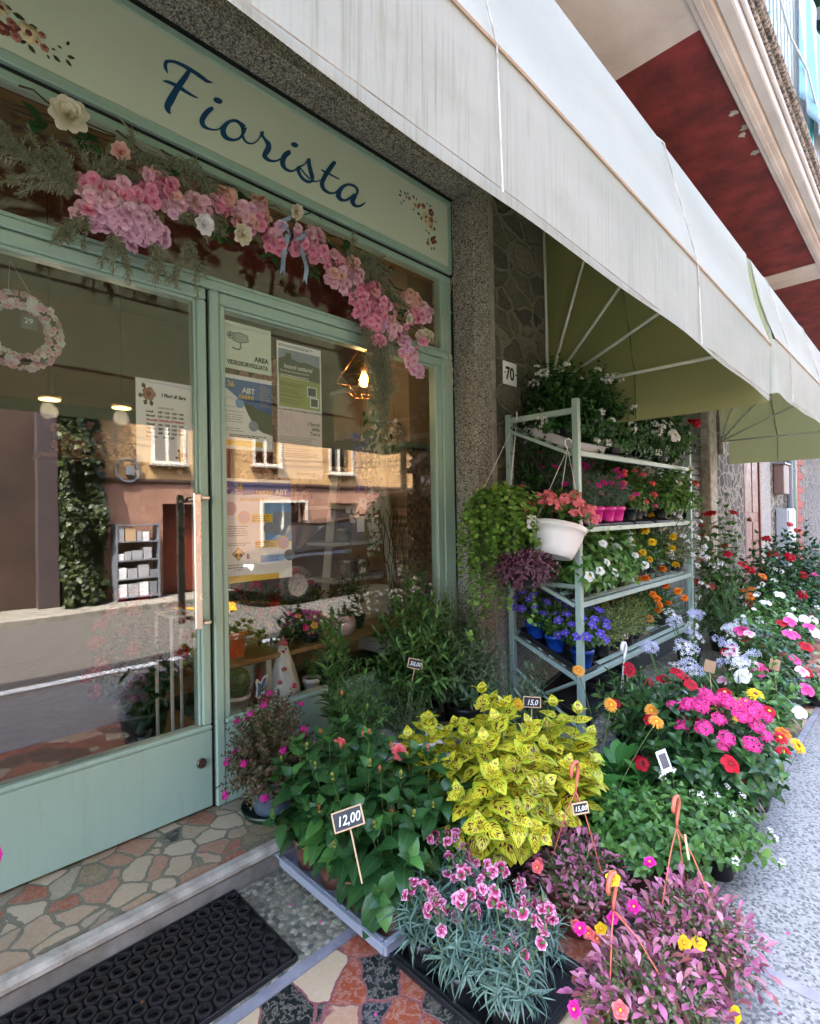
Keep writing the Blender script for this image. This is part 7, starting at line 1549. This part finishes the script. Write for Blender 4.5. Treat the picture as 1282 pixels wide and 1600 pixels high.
# ================================================================== wreath and things behind the glass
wr = thing('flower_wreath', 'round wreath of small pale pink flowers hanging inside the door glass', 'wreath', (.337, 2.235, 1.963))
Ms = []
for k in range(330):
    a = rng.random() * 6.283; b = rng.random() * 6.283; rr = .104 + .024 * math.cos(b); p_ = (rr * math.cos(a), .020 * math.sin(b) - .0, rr * math.sin(a) * 1.03); Ms.append(face_frame(p_, nrm((math.cos(b) * math.cos(a), -abs(math.sin(b)) - .4, math.cos(b) * math.sin(a)) + rng.normal(0, .3, 3)), rng.random() * 6, rng.uniform(.9, 1.3)))
pk_ = rng.random(330) < .55; Ms = np.array(Ms)
build('blossom_ring', insts([st5b], Ms[pk_], rng), P['pinkpale'], wr); build('white_blossoms', insts([st5b], Ms[~pk_], rng), P['white'], wr)
build('hoop', tube([(.104 * math.cos(a), 0, .104 * math.sin(a) * 1.03) for a in np.linspace(0, 6.283, 40)], .012, 6), TWIG, wr); build('string', join([tube([(-.03, 0, .13), (-.025, 0, .235)], .0012, 4), tube([(.04, 0, .12), (-.024, 0, .235)], .0012, 4)]), TWIGP, wr)
pt = build('price_card', box(.0, .046, -.032, -.030, .0, .048), M['ink_grey'], wr); text('price', '29', .026, M['white_ink'], pt, (.008, -.0325, .02), depth=.0002); 
def inside(name, label, cat, loc, **k): return potted(name, label, cat, loc, **k)
rp = inside('potted_carnation', 'plant with small dark red flowers in an orange red pot on the window shelf', 'potted plant', (1.19, 2.40, .637), r=.058, h=.12, m='terracotta')
for c in kids(rp):
    if c.name.startswith('pot'): c.data.materials[0] = plain('orange_red_glazed_pot', (206, 66, 40), .35, var=.25, scale=14)
def dk_plant(label, loc, seed, r_, h, fk, n_, key='dark', T=T_lance, pm='blackplastic', pr=.05, ph=.08, par=None, **kw):
    return leafy('shelf_plant', label, 'potted plant', loc, seed, r_, h, 22, 7, T, key, fk, n_, pr=pr, ph=ph, pm=pm, **{**dict(size=(.6, .9), up=.7), **kw})
ends, rg2 = bush(501, .10, .27, 16, 7, T_lance, 'dark', .03, .11, .4, parent=rp, size=(.6, .9), ang=55)
for e, d in ends[::2]: put(rp, 'geranium_head', face_frame(e, nrm(d + [0, 0, .6]), 0, .5), 'flower_cluster')
dk_plant('dark plant with deep red flowers behind the glass beside the orange pot', (1.40, 2.48, .637), 502, .14, .26, ('geranium_head',), 9, fscale=.7)
dk_plant('dark red flowering plant in the middle of the window shelf', (1.62, 2.50, .637), 503, .14, .28, ('geranium_head',), 7, fscale=.6)
dk_plant('low purple and yellow primulas on the window shelf', (1.42, 2.36, .637), 504, .11, .13, ('flat_magenta', 'flat_yellow'), 9, 'dark', T_oval, ph=.06)
dk_plant('second low primula with yellow flowers on the window shelf', (1.60, 2.36, .637), 505, .10, .12, ('flat_yellow', 'flat_magenta'), 7, 'imp', T_oval, ph=.06)
dk_plant('tall thin twining plant behind the pink ball pot', (1.98, 2.44, .637), 506, .10, .40, ('starlet_white',), 3, 'dark', T_ovals)
t = thing('ball_pot_plant', 'dark leaved plant in a round pale pink ceramic pot on the window shelf', 'potted plant', (1.82, 2.36, .637))
build('pot', lathe([(.03, 0), (.05, .004), (.068, .045), (.068, .07), (.052, .108), (.048, .11), (.045, .10)], 28), plain('pale_pink_ceramic', (222, 180, 186), .3, var=.06), t, smooth=True); bush(508, .10, .28, 16, 6, T_oval, 'dark', .03, .10, .4, parent=t, size=(.6, 1))
leafy('geranium', 'large red geranium bush standing inside behind the door glass', 'potted geranium', (.86, 2.66, .25), 509, .22, .58, 46, 7, T_oval, 'dark', ('geranium_head',), 20, pr=.11, ph=.16, fscale=.9, up=.3)
sto = thing('plant_stool', 'small dark stool under the red geranium inside the door', 'stool', (.86, 2.66, .095)); build('seat', lathe([(.14, .125), (.14, .153), (.01, .154)], 20), M['wood_shelf'], sto)
for a in (0.8, 2.4, 4.0, 5.5): build('leg', tube([(.11 * math.cos(a), .11 * math.sin(a), .124), (.13 * math.cos(a), .13 * math.sin(a), 0)], .012, 6), M['wood_shelf'], sto)
es = thing('wire_stand', 'white wire stand inside the door next to the handle', 'display stand', (.93, 2.36, .10))
build('frame', join([tube([(x, y, .0), (x, y, .78)], .008, 6) for x, y in ((-.05, 0), (.06, 0), (-.05, .18), (.06, .18))] + [tube([(-.05, 0, z), (.06, 0, z), (.06, .18, z), (-.05, .18, z), (-.05, 0, z)], .007, 6) for z in (.06, .77)]), M['white_wood'], es)
# cactus, hens, small pot on the display floor
ct = thing('cactus', 'round spiny cactus in a white pot behind the kick panel of the window', 'potted cactus', (1.145, 2.30, .401)); pot(.062, .085, M['whiteplastic'], parent=ct)
nr = 20; V_ = lathe([(.001, .07), (.045, .085), (.062, .12), (.064, .15), (.052, .185), (.025, .205), (.001, .21)], 40); a_ = np.arctan2(V_.V[:, 1], V_.V[:, 0]); k_ = 1 + .07 * np.cos(a_ * nr); V_.V[:, 0] *= k_; V_.V[:, 1] *= k_
build('body', V_, plain('cactus_green', (84, 110, 70), .6, var=.2, scale=30), ct); Ms = []
for k in range(420):
    a = (k % nr) / nr * 6.283; h_ = .09 + .115 * ((k * .618) % 1); pr_ = np.interp(h_, [.085, .12, .15, .185, .205], [.045, .062, .064, .052, .025]) * 1.07; Ms.append(frame((pr_ * math.cos(a), pr_ * math.sin(a), h_), (math.cos(a) + rng.normal(0, .5), math.sin(a) + rng.normal(0, .5), rng.normal(.2, .5)), (0, 0, 1), .6))
build('spines', insts([leaf(.020, .0012, 'lance', 0, 0, 2)], Ms, rng), TWIGP, ct)
bf = thing('butterfly_tag', 'white and blue butterfly shaped tag in front of the cactus pot', 'tag', (1.225, 2.215, .50)); build('wings', prism([(.0, 0), (.025, .035), (.035, .07), (.012, .065), (-.004, .04), (-.02, .06), (-.03, .05), (-.024, .015), (-.03, -.02), (-.012, -.035), (0, -.012), (.014, -.02), (.018, -.005)], 'y', -.001, .001), M['paper'], bf); build('print', prism([(.004, .006), (.020, .034), (.027, .058), (.010, .052), (-.001, .03), (-.018, .044), (-.018, .016), (-.02, -.012), (-.008, -.022), (0, -.004), (.01, -.01)], 'y', -.0018, -.0012), plain('blue_print', (70, 110, 170), .5), bf)
def hen(label, loc, s, body_m, rot):
    h = thing('ceramic_hen', label, 'ornament', loc, rot, 'ceramic hens in the display window'); h.scale = (s,) * 3
    build('body', lathe([(.070, 0), (.082, .01), (.078, .06), (.062, .13), (.044, .19), (.030, .235), (.020, .262), (.001, .275)], 26), body_m, h, smooth=True)
    pinkc = plain('rose_glaze', (206, 84, 104), .3)
    build('comb', join([ico(.014, 0, y, z, 6) for y, z in ((-.012, .272), (.004, .284), (.018, .272))] + [lathe([(.014, .25), (.010, .29), (.001, .315)], 10)]), pinkc, h, smooth=True); build('beak', lathe([(.008, 0), (.001, .02)], 8).tf(tr(-.02, -.02, .238) @ ry(-1.2)), M['ink_red'], h); build('eye', ico(.004, -.012, -.026, .25, 6), M['ink'], h)
    for a, z in ((3.9, .16), (3.6, .10), (4.6, .075)): build('painted_dot', ico(.013 if z > .09 else .018, .058 * math.cos(a) * (1.15 if z < .11 else .95), .058 * math.sin(a) * (1.15 if z < .11 else .95), z, 8, sz=.8), pinkc, h, smooth=True)
    return h
hen('white ceramic hen with rose comb and dots standing in the display window', (1.395, 2.30, .401), 1.0, plain('white_glaze', (220, 220, 218), .25, var=.05), .3)
hen('small rose coloured ceramic hen beside the white one', (1.30, 2.36, .401), .55, plain('rose_body_glaze', (214, 96, 120), .3), .8)
mu = thing('toadstool_ornament', 'small red toadstool ornament on the display floor', 'ornament', (1.285, 2.25, .401)); build('stalk', lathe([(.010, 0), (.007, .03)], 10), M['whiteplastic'], mu); build('cap', lathe([(.024, .026), (.022, .038), (.010, .048), (.001, .05)], 14), M['ink_red'], mu, smooth=True)
sp_ = potted('small_white_pot', 'small cactus in a white pot at the window sill behind the oleander', 'potted cactus', (1.545, 2.28, .401), r=.045, h=.075, m='whiteplastic'); bush(520, .05, .2, 10, 6, T_ovals, 'mid', .02, .07, .4, parent=sp_, size=(.6, 1))
# orchid, hanging flowers, interior colour
oc = thing('orchid', 'white moth orchid with a paper tag inside the window', 'potted orchid', (2.10, 2.62, .637)); pot(.055, .11, M['whiteplastic'], parent=oc)
stm = [(0, 0, .1), (-.02, 0, .35), (-.01, 0, .6), (.03, 0, .74), (.1, 0, .76)]; build('stem', tube(stm, .003, 6), STEM, oc, smooth=True)
FLW('orchid', flower([dict(n=3, L=.036, W=.022, elev=.05, seg=4), dict(n=2, L=.04, W=.044, elev=.1, seg=4, shape='round')], (.006, .012, 1)), P['white'], P['magenta'])
for k, p_ in enumerate(((-.02, -.02, .70), (.03, -.02, .735), (.075, -.02, .75), (.0, -.02, .65), (.11, -.02, .735))): put(oc, 'orchid', face_frame(p_, (-.5, -.8, .1), k * .3))
build('leaf', insts([leaf(.2, .06, 'spoon', .2, .5, 6)], [frame((0, 0, .10), (math.cos(a), math.sin(a), .5), (0, 0, 1)) for a in (0, 2, 4)], rng), LF['dark'], oc); build('paper_tag', box(.015, .075, -.03, -.029, .56, .66), M['paper'], oc)
def drape(name, label, x, y, z0, z1, key, w=.06, n=220, flower_=None, leafk='dark'):
    t = thing(name, label, 'hanging flowers', (x, y, z0)); Ms = []; Ml = []
    for k in range(n):
        u = rng.random(); wd = w * (1 - .6 * u); p_ = (rng.normal(0, wd * .5), rng.normal(0, wd * .4), (z1 - z0) * u); Ms.append(face_frame(p_, nrm(np.array([p_[0], p_[1] - .05, .0]) + rng.normal(0, .04, 3)), rng.random() * 6, rng.uniform(.9, 1.5)))
        if k % 3 == 0: Ml.append(frame(p_, rng.normal(0, 1, 3), (0, -1, 0), rng.uniform(.7, 1.2)))
    build('blossoms', insts([st5b], Ms, rng), P[key], t); build('leaves', insts(T_ovals, Ml, rng), LF[leafk], t); build('cord', tube([(0, 0, .1), (0, 0, z1 - z0)], .002, 4), TWIG, t); return t
drape('wisteria', 'string of blue artificial wisteria inside the window', 2.10, 2.52, 1.80, 1.45, 'blue', .08, 120)
drape('wisteria', 'string of white artificial wisteria inside the window, beside the blue one', 2.22, 2.55, 1.82, 1.05, 'white', .09, 260)
drape('wisteria', 'short string of white artificial wisteria nearest the mosaic pillar', 2.42, 2.56, 1.95, 1.55, 'white', .06, 90)
lv_ = thing('hanging_leaves', 'dark artificial leaves hanging below the cage lamp', 'hanging leaves', (2.12, 2.42, 1.95)); Ms = [frame((rng.normal(0, .07), rng.normal(0, .03), -rng.random() * .38 + .06), (rng.normal(0, .5), -.3, -1), (0, -1, .2), rng.uniform(1.2, 2)) for _ in range(60)]; build('foliage', insts(T_ovals, Ms, rng), LF['dark'], lv_); build('cord', tube([(0, 0, .9), (0, 0, -.25)], .002, 4), TWIG, lv_)
pwl = thing('blossom_panel', 'panel of dusty pink artificial blossoms on the far inner wall', 'flower wall', (2.1, 3.6, 1.35)); Ms = [face_frame((rng.uniform(-.25, .35), rng.normal(0, .03), rng.uniform(0, 1.15)), nrm((0, -1, 0) + rng.normal(0, .5, 3)), rng.random() * 6, rng.uniform(1, 1.7)) for _ in range(300)]; build('blossoms', insts(D2, Ms, rng), P['blush'], pwl); build('panel', box(-.3, .4, .05, .08, -.1, 1.2), M['in_brown'], pwl)
yl = thing('yellow_foliage', 'bunch of yellow artificial leaves on top of the beige cabinet', 'artificial foliage', (2.58, 2.85, 2.22)); Ms = [frame((rng.normal(0, .12), rng.normal(0, .06), rng.uniform(0, .3)), rng.normal(0, 1, 3), (0, -1, 0), rng.uniform(1, 2)) for _ in range(260)]; build('foliage', insts(T_ovals, Ms, rng), LF['yel'], yl)
cbn = thing('beige_cabinet', 'beige wall cabinet above the ladder shelving', 'cabinet', (2.62, 2.95, 1.86)); build('body', box(-.22, .3, -.1, .25, 0, .34, .006), M['in_beige'], cbn); build('cornice', box(-.24, .32, -.12, .27, .341, .375, .008), M['white_wood'], cbn)
cu_ = thing('curly_branches', 'bunch of bare curly branches inside by the mosaic pillar', 'branches', (2.42, 2.58, .64)); br_ = []
for k in range(9):
    a = rng.random() * 6; br_.append(tube([(.01 * k - .04 + .05 * t * math.cos(a) + .02 * math.sin(t * 9 + k), .04 * t * math.sin(a), t * rng.uniform(.40, .44)) for t in np.linspace(0, 1.6, 14)], .003, 5))
build('twigs', join(br_), TWIG, cu_, smooth=True)
wb = thing('white_box', 'white cardboard box behind the plants inside the window', 'box', (2.15, 2.58, .637)); build('carton', box(-.12, .22, 0, .12, 0, .20, .003), M['paper'], wb)
hfl = thing('mantel_flowers', 'row of faded yellow and pink artificial flowers on the back wall ledge', 'artificial flowers', (1.6, 5.2, 1.95)); Ms = [face_frame((rng.uniform(-.6, .6), rng.normal(0, .05), rng.normal(0, .07)), nrm((0, -1, 0) + rng.normal(0, .5, 3)), 0, rng.uniform(1, 2)) for _ in range(150)]; build('blossoms', insts(D2, Ms, rng), P['blush'], hfl); build('ledge', box(-.7, .7, -.08, .27, -.12, -.09), M['wood_shelf'], hfl)
# magenta petunia at the left edge of the step
pe = leafy('petunia', 'tall potted petunia with magenta flowers just beside the doormat', 'potted petunia', (-.115, 1.23, 0), 601, .19, .70, 26, 8, T_oval, 'dark', ('trumpet_pink',), 0, pr=.10, ph=.18, low=.3)
FLW('trumpet_magenta', C_trump(.036, 5), P['magenta'], CEN_Y); FLW('trumpet_garnet', C_trump(.030, 5), P['garnet'], CEN_Y)
for k, (p_, key) in enumerate((((.235, -.03, .70), 'trumpet_magenta'), ((.17, -.06, .73), 'trumpet_magenta'), ((.225, -.04, .655), 'trumpet_garnet'), ((.20, .03, .56), 'trumpet_magenta'), ((.1, -.1, .75), 'trumpet_magenta'))): put(pe, key, face_frame(p_, (.5, -.8, .3), k))

# a few petals fallen on the paving and the step
pm_ = mesh_of(leaf(.014, .011, 'petal', .3, .4, 3), [P['hotpink']])
for k, (x, y, z) in enumerate(((.62, 1.20, .002), (.90, 1.05, .002), (.98, 1.42, .002), (.95, 1.55, .002), (.72, 1.93, .10), (1.62, .30, .002), (1.95, .34, .002), (2.25, .28, .002), (.80, 1.88, .10), (1.40, .30, .002))):
    o = bpy.data.objects.new('fallen_petal', pm_); COL.objects.link(o); o.location = (x, y, z); o.rotation_euler = (.1, .1, k * 1.3); tag(o, 'small pink petal fallen on the ground near the plants', 'petal', 'fallen petals')
